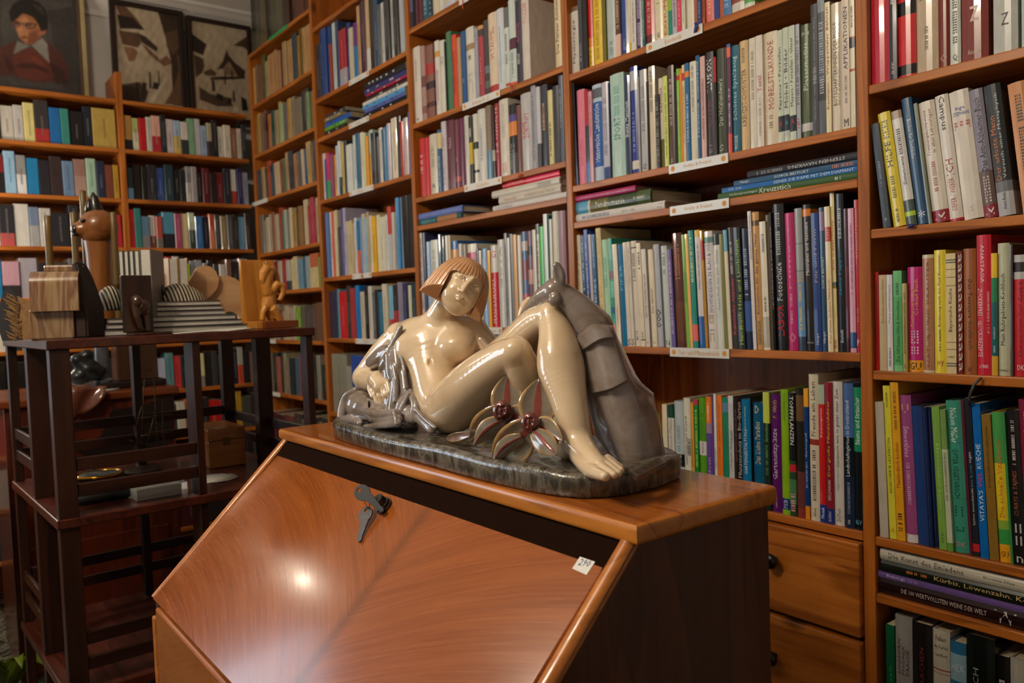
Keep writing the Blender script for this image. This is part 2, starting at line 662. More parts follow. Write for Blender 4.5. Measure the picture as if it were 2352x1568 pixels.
def parse_texts(s):
    """'u Title:colour:z0:z1:width[:x]' parts split by ';'"""
    out = []
    for p in s.split(';'):
        p = p.strip()
        if not p: continue
        dr, rest = (p[0], p[1:].strip()) if p[0] in 'udh' and len(p) > 1 and p[1] == ' ' else ('u', p)
        q = rest.split(':')
        c = q[1] if len(q) > 1 and q[1] else '2a2420'
        z0 = float(q[2]) if len(q) > 2 and q[2] else .18
        z1 = float(q[3]) if len(q) > 3 and q[3] else .86
        wf = float(q[4]) if len(q) > 4 and q[4] else .5
        xo = float(q[5]) if len(q) > 5 and q[5] else 0.0
        out.append((q[0].replace('_', ' '), c, z0, z1, wf, dr, xo))
    return out


def parse_bands(s):
    out = []
    for p in s.split(','):
        p = p.strip()
        if not p: continue
        r, c = p.split('=')
        a, b = r.split('-')
        out.append((float(a), float(b), c))
    return out


def unique_label(cands):
    for c in cands:
        c = ' '.join(c.split())
        if c not in USED_LABELS and len(c.split()) <= 16:
            USED_LABELS.add(c)
            return c
    USED_LABELS.add(cands[-1])
    return cands[-1]


def title_words(texts):
    best = ''
    for t in texts:
        if t[0] != '~' and len(t[0]) > 3 and t[0][0] != '!': 
            if not best: best = t[0]
    return ' '.join(best.strip('!').split()[:5])


def book_row(crop, z, where, group, data, tilt=0.0, y0=None, dmax=.19):
    """books standing on a shelf of the long wall; data in crop pixels: xl xr top colour | bands | texts"""
    ox, oy, s = crop
    y0 = YW + .006 if y0 is None else y0
    rnd = random.Random(len(data))
    rows = []
    for ln in data.strip().split('\n'):
        p = [q.strip() for q in ln.split('|')] + ['', '', '']
        a = p[0].split()
        rows.append((float(a[0]), float(a[1]), a[2], a[3], float(a[4]) if len(a) > 4 else tilt, parse_bands(p[1]), parse_texts(p[2]), p[3]))
    names = [colour_name(r[3]) for r in rows]
    n0 = ROWCOUNT.get(where, 0)
    ROWCOUNT[where] = n0 + len(rows)
    for i, (xl, xr, top, col, tl, bands, texts, opt) in enumerate(rows):
        y = y0 + rnd.uniform(0, .006)
        if 'y' in opt:
            y = y0 + float(opt.split('y')[1].split()[0])
        X0 = x_of(ox + xl / s, y, z)
        X1 = x_of(ox + xr / s, y, z)
        lo_, hi_, ceil_ = room_for((X0 + X1) / 2, z)
        X0, X1 = max(X0, lo_), min(X1, hi_)
        if X1 - X0 < .003: X0, X1 = (lo_, lo_ + .006) if X0 < lo_ + .01 else (hi_ - .006, hi_)
        a = math.radians(tl)
        if top.startswith('h'): h = float(top[1:])
        else:
            dx = -math.sin(a) * 0.2
            h = (z_of(oy + float(top) / s, (X0 + X1) / 2 - dx, y) - z) / math.cos(a)
        w = (X1 - X0) * math.cos(a) - .0005
        h = min(h, (ceil_ - z - w * abs(math.sin(a))) / math.cos(a))
        hard = w > .016 if 'p' not in opt else False
        b = make_book(w, h, max(.09, min(dmax, h * .74)), col, bands, texts, hard, 'm' not in opt, rnd)
        b.rotation_euler = (0, -a, 0)
        if a > 0:   # leaning towards -X: the lower edge is at its -X side
            b.location = (X0 + w / 2 * math.cos(a), y, z + w / 2 * math.sin(a) + .0002)
        else:
            b.location = (X1 - w / 2 * math.cos(a), y, z - w / 2 * math.sin(a) + .0002)
        N_BOOKS[0] += 1
        nm = names[i]
        size = 'thin' if w < .012 else ('thick' if w > .034 else '')
        tall = ''
        ttl = title_words(texts)
        letter = ''
        if texts:
            lc = colour_name(texts[0][1])
            letter = f'with {lc} lettering'
        band = f'with {colour_name(bands[0][2])} band' if bands else letter
        c = []
        if ttl: c.append(f'{size} {nm} book lettered {ttl} on {where}')
        prv = names[i - 1] if i else 'upright'
        nxt = names[i + 1] if i + 1 < len(names) else 'upright'
        prv = prv + ' book' if i else 'upright post'
        nxt = nxt + ' one' if i + 1 < len(names) else 'upright post'
        c.append(f'{size} {nm} book {band} between {prv} and {nxt}, {where}')
        c.append(f'{nm} book between {prv} and {nxt}, {where}')
        c.append(f'{nm} book, {NUMW[n0 + i]} from the corner end, {where}')
        tag(b, unique_label(c), 'book', group)


def book_stack(crop, z, where, group, data, y0=None, dmax=.22):
    """books lying flat, spine outwards; bottom one first: xl xr thickness colour | bands | texts"""
    ox, oy, s = crop
    y0 = YW + .006 if y0 is None else y0
    rnd = random.Random(len(data))
    zz = z
    lines = data.strip().split('\n')
    for i, ln in enumerate(lines):
        p = [q.strip() for q in ln.split('|')] + ['', '', '']
        a = p[0].split()
        xl, xr, th, col = float(a[0]), float(a[1]), float(a[2]), a[3]
        y = y0 + rnd.uniform(0, .006)
        X0 = x_of(ox + xl / s, y, zz + .01)
        X1 = x_of(ox + xr / s, y, zz + .01)
        w = th / s * depth_of((X0, y, zz)) / FPX
        lo_, hi_, _c = room_for((X0 + X1) / 2, z)
        X0, X1 = max(X0, lo_), min(X1, hi_)
        h = X1 - X0
        texts = parse_texts(p[2])
        b = make_book(w - .0004, h, min(dmax, max(.12, h * .74)), col, parse_bands(p[1]), texts, w > .014, True, rnd)
        b.rotation_euler = (0, math.pi / 2, 0)
        b.location = (X0, y, zz + w / 2 + .0002)
        zz += w
        N_BOOKS[0] += 1
        pos = ['bottom', 'second from bottom', 'third from bottom', 'fourth from bottom', 'fifth from bottom', 'sixth from bottom'][i]
        if i == len(lines) - 1 and i > 0: pos = 'top'
        nm = colour_name(col)
        ttl = title_words(texts)
        tag(b, unique_label([f'{nm} book lettered {ttl} lying in {where}' if ttl else f'{nm} book lying {pos} in {where}', f'{nm} book lying {pos} in {where}']), 'book', group)


CA, CB_, CC, CD, CE = (1290, 0, 3.732), (1640, 0, 3.919), (1300, 400, 3.564), (1640, 400, 3.564), (1500, 840, 3.734)
CF, CG, CH, CI = (1980, 0, 2.903), (1980, 520, 4.126), (1980, 870, 3.565), (1740, 1180, 3.843)
CJ, CK = (930, 0, 5.226), (930, 290, 3.336)

# --- bookcase with the drawers
W4 = 'drawer bookcase'
book_row(CA, rel(.4206), 'shelf labelled Esoterik', 'books on the shelf labelled Esoterik', '''
45 150 60 c8c0b4|.93-1=6a4a34|u Mythologie:5a4a40:.15:.80:.42
152 186 h.24 40404a||u ~:8a8a90:.1:.3:.4
190 226 h.23 1c1614
228 272 h.235 c4201a|0-.22=d8a81c,.22-.32=d0701c|u ~:7a4a10:.04:.2:.3
273 352 h.24 e6be2c||u ~:a88618:.04:.7:.3
353 386 h.22 6e6610
388 465 h.235 b4bdb8||u ~:7a8a8a:.05:.2:.3
466 507 h.225 5c3a2a|0-.24=e0b8a8|u ~:c8a890:.3:.9:.5
508 572 h.23 2a4688||u Think:b8c4dc:.62:.9:.5;u ~:8090b8:.05:.2:.3
573 597 h.21 e0cfa8|0-.12=d8b42c
598 640 h.21 d8d4cc||u ~:8a8a88:.1:.7:.3
641 690 h.20 4a2a62||u ~:d8cce0:.05:.9:.45
691 714 h.2 2f6a68||u ~:a8c8c0:.1:.8:.4
715 792 h.205 b4383a|0-.12=6a2a28|u ~:d89890:.2:.8:.3
793 868 h.215 dcd2b4||u ~:a09468:.4:.8:.3;h Q:2a2a28:.04:.1:.3
869 915 h.20 d8c48e||u EXHUMANN:b0482a:.05:.7:.55
916 950 h.2 8cb83c|0-.3=148a70|u DER WEG:2a5a20:.5:.9:.5
951 990 h.2 c0b4c0||u ~:6a606a:.1:.7:.4
991 1030 h.195 d83c54||u ~:e8a8b0:.1:.7:.3
1031 1060 h.19 e0d8c4||u ~:8a8270:.1:.7:.3
1061 1135 h.195 dcd4c0|.6-.75=a02828
1136 1165 h.19 9a5a3c
1166 1196 h.19 2a3a78||u ~:8a94c0:.1:.7:.4
1197 1229 h.19 a0562e||u ~:5a2a18:.1:.8:.5
1230 1305 h.195 e07064||u ~:f0b0a0:.1:.7:.3
1306 1352 h.19 303a80
1353 1398 h.19 a85a40
''')  # near-black row paints a dark gap; olive row paints the yellow book's shaded side
book_row(CB_, rel(.4206), 'shelf labelled Esoterik', 'books on the shelf labelled Esoterik', '''
76 150 h.19 2a78b4||u ~:a8c8e0:.1:.7:.4
152 265 h.195 8a4038|0-.1=d0c8c0
266 358 h.2 58a850|0-.05=d8e0d0
''')
book_row(CA, rel(.2165), 'Hobby shelf', 'books on the upper hobby shelf', '''
87 118 712 0f7a5c 1.5|0-.09=9ab0b8|u ~:4aa890:.2:.7:.3
119 143 708 1e1e28 1.2
144 212 770 e07c92||u ~:c45a74:.2:.5:.3
213 246 775 2a2a38|0-.22=1a5a9a,.22-.62=28283a,.62-1=b01a2a
247 275 785 d8a0a6||u ~:b82a3a:.5:.95:.4
276 354 725 b6c6d8|.15-.82=1a5aa8,.86-.96=5a6068|u Historische Landstriche:dfe6f0:.2:.8:.6
355 415 705 c0bcc8|0-.13=2a4a88|u ~:7a7a88:.25:.85:.4
416 428 712 26345a
429 545 632 b2cec2||u SPORT:1f7a72:.36:.58:.55;u ~:5aa89a:.6:.9:.35
546 596 650 263a5c||u Bunte Maschen:e0e4ea:.38:.74:.6
597 660 572 2a3a8a|.04-.12=d8d4c8,.78-.96=b8b8c0|u ~:8090c8:.2:.6:.3
661 680 660 a8a8aa
681 740 598 b6b6b8||u ~:70707a:.4:.85:.4;h SZ:4a4a50:.02:.08:.5
741 756 700 16141a
757 810 570 d6cab0||u ~:6a5a48:.55:.97:.35
811 846 810 3a362e||u ~:8a8478:.1:.9:.7
847 884 670 d8ccb8|0-.32=6a5c2c|u KÄSTNER:8a3a34:.62:.9:.6
885 921 652 d2de74||u ~:8a9a2a:.1:.9:.4
922 972 562 58443f||u ~:b8a8a0:.4:.9:.4;h S:c8b8b0:.03:.07:.4
973 999 620 1a1614
1000 1024 590 8ac03c|.88-.93=c02a20|u ~:d8e8a8:.2:.8:.3
1025 1046 588 e08c2c
1047 1069 558 e0caa0|.84-.92=d04028|u ~:a07838:.2:.8:.4
1070 1107 542 2a6a9c|.86-.92=e08a3c|u ~:b8d0e0:.2:.7:.4
1108 1164 528 d8d4c2||u ~:8a8678:.5:.97:.3
1165 1199 476 20567c||u ~:a8c0d0:.2:.95:.4
1200 1244 484 d8b0aa||u ~:9a6060:.2:.8:.4
1245 1312 448 38383c||u ILLUSION:f0f0f0:.62:.93:.62;u ~:7a3050:.3:.55:.4;u ~:8a8a8a:.05:.14:.4
1313 1338 490 241418|.75-1=a8182c
''')  # some near-black rows put the dark gaps between books into colour
book_row(CB_, rel(.2165), 'Hobby shelf', 'books on the upper hobby shelf', '''
36 104 440 3a4632||u Das Holzhandwerk:c8ccb8:.28:.72:.5;h S:b8bca8:.04:.1:.5
105 128 430 16181c
130 164 398 4a6aa0|0-.18=d84a44,.18-.88=6a3a50,.88-.97=e86a5c|u ~:c8d0e0:.25:.6:.4
166 238 410 0f6078||u Schönes Spielzeug:b8dce0:.30:.90:.62;u MOSAIK:d8e8e8:.03:.16:.42
240 318 368 d6b686||u KREUZSTICHMUSTER:5a4a30:.22:.74:.5;u ~:7a6a48:.8:.95:.3
319 329 420 1c1816
330 388 344 dcd2be||u ~:9a9080:.45:.9:.4
389 450 320 e0d6c8||u Textil:b83a3a:.50:.64:.6;u ~:9a9088:.1:.45:.3
455 578 290 dacbb0||u MÖBELSTILKUNDE:a8443a:.32:.92:.5;u ~:8a7a60:.15:.28:.25
580 630 274 c4ccb8|.05-.10=c8ccb8,.1-.24=1a1c1e|u Fayence • Porzellan:3a4038:.30:.85:.62;h A:c03a5a:.14:.2:.5
631 682 250 c6ceba|.05-.10=b8bcb0,.1-.24=1a1c1e|u Möbel • Bilder:3a4038:.30:.82:.62;h A:3aa0b0:.14:.2:.5
683 740 232 c8d0bc|.08-.22=1a1c1e|u Meyers • Porzellan • Gläser:3a4038:.30:.9:.6;h A:c03a5a:.14:.2:.5
742 783 220 a8acb8||u ~:c03a30:.1:.2:.5;u ~:5a6068:.3:.9:.5
785 884 220 4a5634|.06-.13=c4c0bc|u Fliesenmotive:e0e4d8:.42:.84:.42;h Jung:d8d8c8:.90:.94:.7
886 944 38 44444a||u DESIGN:c8c8cc:.40:.52:.5;u ~:8a8a90:.1:.9:.25
946 1010 -12 5a5e64|.25-.38=3a3a3e,.9-1=8a9098|u ~:a8acb0:.3:.85:.6
1011 1058 20 e6d8ae||u Reimann - Wuppertaler Bahnen:b4342a:.18:.96:.6
1060 1157 26 d8cab4||u BOTSCHAFTERINNEN DER MODE:5a5048:.20:.85:.42:-.12;u ~:8a8074:.2:.85:.14:.25
1159 1226 -6 dcccba||u APPLIKATIONEN:3a3a4a:.46:.94:.55;u ~:8a8088:.2:.42:.3;h M:1a1a1a:.02:.08:.6
1227 1277 -10 e0d6ba|.62-.70=3a4048,.44-.46=b04a30,.70-.71=b04a30|u ~:6a6a60:.78:.95:.3
''')  # the narrowest near-black row is a shaded gap painted as a book
book_stack(CC, rel(.1492), 'stack under the Hobby shelf, pine post end', 'books lying on the narrow hobby shelf', '''
50 805 62 d8d4d0||u ~:4a5a8a:.08:.42:.35;u ~:9a9aa0:.55:.7:.25;u //:2a2a2a:.93:.98:.5
50 690 103 3f4a2e|0-.17=5aa0c4,.17-.2=c8c8b8,.2-.45=6a6438,.83-1=4a5c34|u Pandromanie:e4e8d8:.28:.68:.45;u ~:c8ccb0:.78:.95:.2
50 565 45 b03468||u ~:d888a8:.1:.9:.25
''')
book_stack(CD, rel(.1492), 'stack under the Hobby shelf, far end', 'books lying on the narrow hobby shelf', '''
30 1172 54 3f6238||u Fachenprächtiger:d8dcc8:.10:.32:.4;u Kreuzstich:f0f0e4:.33:.56:.75;u ~:c8d0b8:.86:.91:.4
62 1172 40 1466b0||u SEINER DIE DAME MIT DEM DIAMANT:c8dcec:.42:.98:.55;u ~:a8c4dc:.06:.17:.4
160 1172 40 28567c||u Haupt:f0f0f0:.06:.14:.6;u SCHICK BESTICKT:e0e8ec:.36:.64:.5;u ~:c87850:.82:.98:.6
270 1172 64 2c2e36||d STEPHEN HAWKING:c8c8cc:.40:.90:.4;d ~:8a8a92:.1:.36:.4
''')
book_row(CC, rel(-.0795), 'shelf labelled Pflanzenkunde', 'books on the plant shelf', '''
105 120 500 e0c8a0
121 156 495 e6e0d0||u ~:8a8478:.3:.9:.3
160 190 500 2f3f58|0-.4=88b0c8|u ~:8ac0e0:.5:.95:.5
192 219 450 3a62b8|0-.45=3a3a58|u ~:c8d0e8:.4:.9:.4
220 246 490 c8c0c8
250 280 490 1a5a90||u MALFREUNDE:c8e0ec:.25:.6:.6;u ~:88b8d8:.7:.95:.4
284 326 438 e0d0a0||u KASTEN:d89a4a:.22:.5:.62;u ~:b8a070:.55:.97:.5
330 378 533 b0dcc0|0-.12=48a8d0,.12-.22=b8d8e0|u ~:3a9a8a:.55:.85:.45
386 416 522 3aa088|.12-.2=c87858,.3-.36=2a6a98,.45-.6=68c0a8,.62-.7=7a5a60,.8-.9=58b0a0
418 456 570 e4d8c4||u ~:a89878:.2:.4:.2
460 502 575 0f74a8||u PIPER:7ac8e8:.55:.8:.5
506 536 555 dcd4c8||h S:1a1a1a:.01:.07:.8;u ~:a8a090:.6:.95:.4
537 563 550 dcd4c8||h S:1a1a1a:.01:.07:.8;u ~:a8a090:.6:.95:.4
567 613 543 e0d8cc|.93-.94=2a2a2a|u ~:2a2a2a:.62:.90:.42;u ~:3a3a38:.06:.15:.3
617 650 560 e4d8bc|.06-.07=3a3a38|u ~:3a3430:.75:.92:.5;u ~:3a3a38:.06:.15:.3
654 690 610 d8d0c8||u ~:7a7270:.3:.75:.3;h o:c03a40:.03:.06:.3
703 746 613 e8dcc4||u Das Gärtner:4a4038:.35:.60:.4;h o:8a8278:.03:.06:.4
748 796 572 b8bcc8||h o:14161c:.30:.37:.8;h o:14161c:.245:.30:.8;h o:14161c:.19:.24:.8
812 861 583 c8d0d0||u ~:5a6a70:.72:.95:.4;h N:3a3a40:.02:.07:.6
864 900 612 6a5a9a||u ~:c8b8d8:.1:.9:.45
904 986 480 5a2f20|.05-.4=6a3a20|u ~:c87848:.6:.92:.45
990 1017 490 7cb84c||u ~:4a7a2a:.4:.7:.4
1018 1042 485 f0b868
1044 1086 456 1a8a80|.06-.2=e06a64|u ~:c8d8a0:.55:.95:.5
1098 1142 452 d8d0d0|0-.27=1a5aa8,.94-1=e0b030|u ~:8a8288:.5:.9:.3
1143 1166 460 b8862a|.75-.92=b03028
1168 1238 463 e0d8d4|.9-.95=6a9a8a|u WOHNDESIGN IN BLAU & WEISS:1f6ab8:.30:.94:.42:.05;u ~:8a7a58:.06:.3:.5
1240 1298 482 d8dcd8|.9-1=1a2a30|u Gesundheit aus dem Garten:8a9a98:.33:.86:.42
''', tilt=1.9)
book_row(CD, rel(-.0795), 'shelf labelled Pflanzenkunde', 'books on the plant shelf', '''
86 117 485 7a7a3a 1.9
119 150 452 e0d4bc 1.9|.82-1=68a8c8
151 205 432 3a3638 1.9||u Künstliche Akzente:d84868:.12:.58:.5;u ~:b8b0b0:.62:.9:.35
206 258 430 1a2018 1.9||u Handbuch Holz und Linolschnitt:a8d03c:.04:.90:.55
259 320 440 1e2a4a 1.7|.15-.4=3a5a9a|u ~:a8c0d8:.45:.85:.4
322 350 298 ddd8d8 1.6||u Gestalten mit Perlen:6a6a8a:.65:.97:.5
352 410 305 c8985a 1.6|.90-.94=6a5030|u Kreuzstich für das ganze Haus:4a4a6a:.26:.84:.5;u ~:5a4a38:.04:.22:.4
412 462 383 e0d8c4 1.4|.02-.26=b0a898|u ~:6a6258:.75:.93:.4;u ~:4a4a48:.3:.42:.3
463 490 330 5a5040 1.2
492 508 310 1a1a1e 1.2||u ~:9a9aa0:.3:.9:.6
510 606 240 1c1c1e 1.2||u LABOR:e0202c:.10:.31:.52;u Fotoschule:e4e4e4:.34:.60:.45;u ~:b8b8bc:.64:.96:.35
609 686 314 c02c70 1.0||u Pfiffiges:e89ab8:.45:.9:.22;u ~:e8a0c0:.2:.42:.25;h O:e898b8:.06:.13:.7
690 752 276 9aa0a0 1.0|0-.1=3a4a60,.1-.48=6a9ac8,.75-.755=5a5a58,.56-.565=5a5a58|u ~:d8b85a:.15:.5:.4
756 822 245 2a2624 1.0|.92-.97=e08030|u Mineralien und Gesteine:e8e4e0:.52:.88:.42;h Gondrom:d8d4d0:.03:.09:.8
826 888 314 1a3a80 .9||u Filz und Form:b8a8a8:.50:.88:.35;u Haupt:d8dce8:.05:.13:.4
892 932 270 1f4a68 .8|.84-.97=8a6a90|u SCHICK BESTICKT:d0dce0:.44:.66:.5;u Haupt:f0f0f0:.06:.14:.6
935 979 262 e6d4a8 .8|.76-.86=c8382c|u TOPP:f0e0c0:.77:.85:.6;u Das etwas dickere Nähbuch:c87858:.06:.5:.45
982 1016 145 e8d8a0 .7|.42-.44=5a7a78,.40-.42=8a8048|u Die Irdass-Story:c03834:.52:.83:.7;u ~:c03834:.02:.08:.4
1018 1087 158 1c2028 .6||u Sasha Puppen:2a9ad8:.36:.64:.4;u ~:c8ccd0:.72:.92:.4;u Bastelli:e0e0e0:.06:.14:.35
1088 1117 280 4a1a26 .5|.1-.6=6a2a38
1119 1167 278 d8a0b6 .4|.03-.14=24508a|u ~:a84a78:.4:.9:.3
1169 1203 208 b82a3a .3||u A Passion for Patchwork:e8b0a8:.62:.94:.5;u ~:e0a0a0:.2:.3:.3;h P:f0e0e0:.04:.09:.6
''')
book_row(CE, rel(-.3191), 'lowest shelf above the drawers', 'garden books above the drawers', '''
92 134 330 e0d6b8
136 188 345 1a4a3a|0-.86=ddd8cc|u Lohnende Pflanzen:7a7268:.45:.85:.45
192 268 303 b8c4c8|.28-.42=1a1c20|u ~:7a98b0:.45:.75:.3;u PIPE:e8e8e8:.29:.41:.5
272 329 276 e0dccc||u GARTENKUNST IM JAHR:3a3a38:.3:.82:.4;u ~:3a3a38:.4:.6:.35:.3
330 362 316 e0a030||u ~:a87018:.3:.6:.4
366 400 288 1a8a3a|.94-1=c83a50|u ~:a8d060:.3:.9:.5
402 461 273 5aa01e|.42-.56=e0dcd8|u wachsen:4a4a48:.44:.55:.4;u ~:3a7a14:.6:.85:.4
463 514 263 6a4a9a|.74-1=f0801e,.64-.74=a888a0|u Ideen:b898d8:.22:.4:.5;u ~:f8e0c0:.76:.96:.3
516 533 262 6a4a90
535 557 242 e8e4dc||u ~:8a8480:.3:.5:.4
558 607 253 f07a20||u Jetzt - auch im Winter:8a4a28:.4:.95:.4
609 657 272 1a8a68|.86-.95=5a88a8|u Gärten am Meer:3a6a58:.45:.78:.45
659 703 257 c6c6c8|.93-1=d8d8da|u Originelle:8a2a48:.33:.48:.5;u Hochbeete:3a3a3a:.5:.68:.5
705 764 265 2a1c1c||u Pflanzenschutz im Bio-Garten:c8c0b8:.25:.95:.4:.3;u ~:6a4a4a:.4:.9:.3:-.2
766 845 288 1274a6||u GARTENGESTALTUNG:dce8f0:.3:.72:.32;u ~:d0c898:.72:.94:.1
847 861 262 141414
863 952 316 125a80||u Das kleine Paradies:d8c8a0:.42:.82:.5;h D:e0d0a0:.9:.97:.4
958 1012 226 1f2f22|.74-1=c0d050|u Gärtnerinnen:7ab070:.58:.74:.5;u ~:5a8a50:.3:.56:.4;h S:d8d8d8:.05:.1:.5
1016 1104 243 5a1a66||u Gartensitzplätze:d8c8dc:.28:.71:.62;u P. Wirth:c8a850:.8:.95:.38;u ~:b8a0b8:.04:.17:.14
1106 1172 203 8ab81e|.04-.13=24387a|u GARTEN-GESTALTUNG:5a7a18:.75:.97:.3;u FSB:d0d8e8:.05:.12:.5
1174 1232 230 181c18|0-.45=2a4a2a,.36-.42=c02830,.1-.3=4a7a4a|d TOPFPFLANZEN:e8e8e4:.58:.97:.55;u ~:d898a0:.04:.2:.6
1234 1302 196 2a2620|0-.08=8a3a30,.08-.36=6a3a38,.75-.95=6a5034
1304 1346 194 123a7a|.86-1=f0a828,0-.1=e08a28|u Gartenspaß:b8d0e8:.47:.66:.5;u ~:a8b8d8:.24:.44:.35
1348 1429 74 d8ccb4|.52-.56=9a3a30|u Freude am Leben:3a342e:.58:.95:.42;u ~:5a5448:.14:.5:.35;u Alsan:3a342e:.03:.09:.3
1431 1485 162 c8201e|.86-1=a8b8a0,0-.13=1a3a8a|u Küchengarten:f0d8d0:.62:.83:.45;u Mosaik:e0e0f0:.03:.11:.5
1487 1551 143 8a1c2c|0-.11=1f2f78|u Der große Pflanzenführer:e0b82c:.34:.87:.45;u KOSMOS:e0e0e8:.02:.09:.45;u BELLMANN:e0c8c0:.17:.31:.35
1553 1636 136 d2cac2||u Gärtnern wie in guter alter Zeit:4a4440:.40:.95:.42;u Nigel Colborn:7a7268:.25:.39:.28;u DuMont:4a4440:.03:.12:.4
1640 1726 150 4a6aa2|0-.36=1c2a44,.36-.63=141c24|u Landschaftsgärten in Deutschland:d0d8e4:.36:.88:.5;u ~:8a98b0:.1:.33:.25;u DVA:e8e8e8:.03:.06:.6
1728 1800 184 14181c|.55-1=1c8a62|u Bäume und Sträucher:e8ece4:.60:.93:.55;h BLV:68b8d0:.03:.08:.7
''')

# --- bookcase beyond the drawers
book_row(CF, rel(.2651), 'red book shelf beyond the drawers', 'books on the red book shelf', '''
55 181 h.235 c22c3e||u ~:e8b0b8:.04:.06:.5
183 232 h.215 2a2c36||u ~:c8ccd4:.62:.95:.5;u ~:b8a8a8:.05:.16:.4
234 356 h.215 d02e32|.02-.10=1c1614,.50-.61=1c1614
358 505 h.215 bfa98e||u DEBORAH:6a5c4c:.58:.82:.3:-.16;u ZIEGLER:6a5c4c:.60:.82:.26:.16;u ~:6a5c4c:.18:.38:.14
507 581 h.205 7a3020||h O:c8a898:.05:.11:.6;u Liebes Mädchen:c8a898:.68:.95:.5
583 656 h.20 d2d6ca||u ~:3a3a38:.18:.70:.4;h Q:2a2a28:.03:.09:.45
659 838 h.205 7e3028||u Michael F:d8b8a0:.62:.95:.2;h z:d8b8a8:.24:.5:.32;h Ansata:d8b8a8:.04:.1:.5
869 1035 h.20 bcbcb4||u MARTIN:3a4a68:.62:.96:.24:-.16;u EINECK:3a3a3a:.62:.96:.2:.12;h Z:3a3a38:.18:.36:.3
1056 1190 h.20 b8c8bc||u ~:5a7a5a:.5:.9:.3
''')
book_row(CF, rel(.081), 'leaning shelf beyond the drawers', 'leaning books beyond the drawers', '''
142 192 795 3c4854 6.2||u ~:8a9aa8:.4:.65:.3;h +:a8b8c0:.06:.1:.4
207 292 712 e2cc40 7.5||u HILFE:3a4a6a:.52:.74:.45;u ~:7a7a40:.25:.48:.3;u ~:4a4a3a:.04:.16:.2;u ~:6a7a88:.77:.96:.5
295 366 700 d8d4cc 7.3|0-.22=46544a,.08-.12=b0cc3a,.93-1=a89080|u Zisternowitz:3a3a3a:.35:.6:.32;u ~:6a6a64:.62:.86:.35
372 442 612 2a5072 7||d Bücher für Sterbliche:dce4ea:.52:.83:.4;h *:e0e8ec:.05:.11:.7
444 470 650 6a7058 6.5
472 582 640 dcd4c4 6.5|0-.10=962430|u Trennungskompetenz:a0504a:.55:.93:.24:-.16;u in allen Lebenslagen:a0504a:.57:.93:.24:.18;u ~:b87068:.24:.52:.22;u k:f0e8e0:.02:.08:.6
584 676 596 e0d8cc 6.3|0-.02=b82030|d Campus:1c1c1e:.72:.99:.55:-.05;u ICH:a83a34:.36:.49:.55;u SIEFER / WEBER:c86a58:.08:.34:.4
678 812 566 ddd4c8 6.2||h Inge:3a5a9a:.84:.88:.5;h STEPHAN:3a5a9a:.80:.84:.8;h ~:c07068:.7:.78:.8;h S:b8b0a8:.06:.1:.2
814 907 556 8a8494 6.2|0-.10=8a2430,.1-.36=6a5450|u Das Anti-Alzheimer-Buch:26242a:.36:.93:.45;u ~:c8b8b0:.12:.34:.45;u k:f0e8e0:.02:.08:.6
909 1025 524 303436 6|0-.18=b0b0b2,.18-.26=707274|u Der erlöste Mann:d8743a:.27:.76:.34:-.18;u Versuch einer Metaphysik:d0d4d6:.28:.93:.22:.2;u Heinz Rataj:2a2a2c:.05:.17:.26
1070 1200 508 d0905e 6||u ~:4a3a30:.1:.95:.3
1203 1330 530 d0d0cc 5.5||u ~:6a6a68:.3:.8:.3
''')
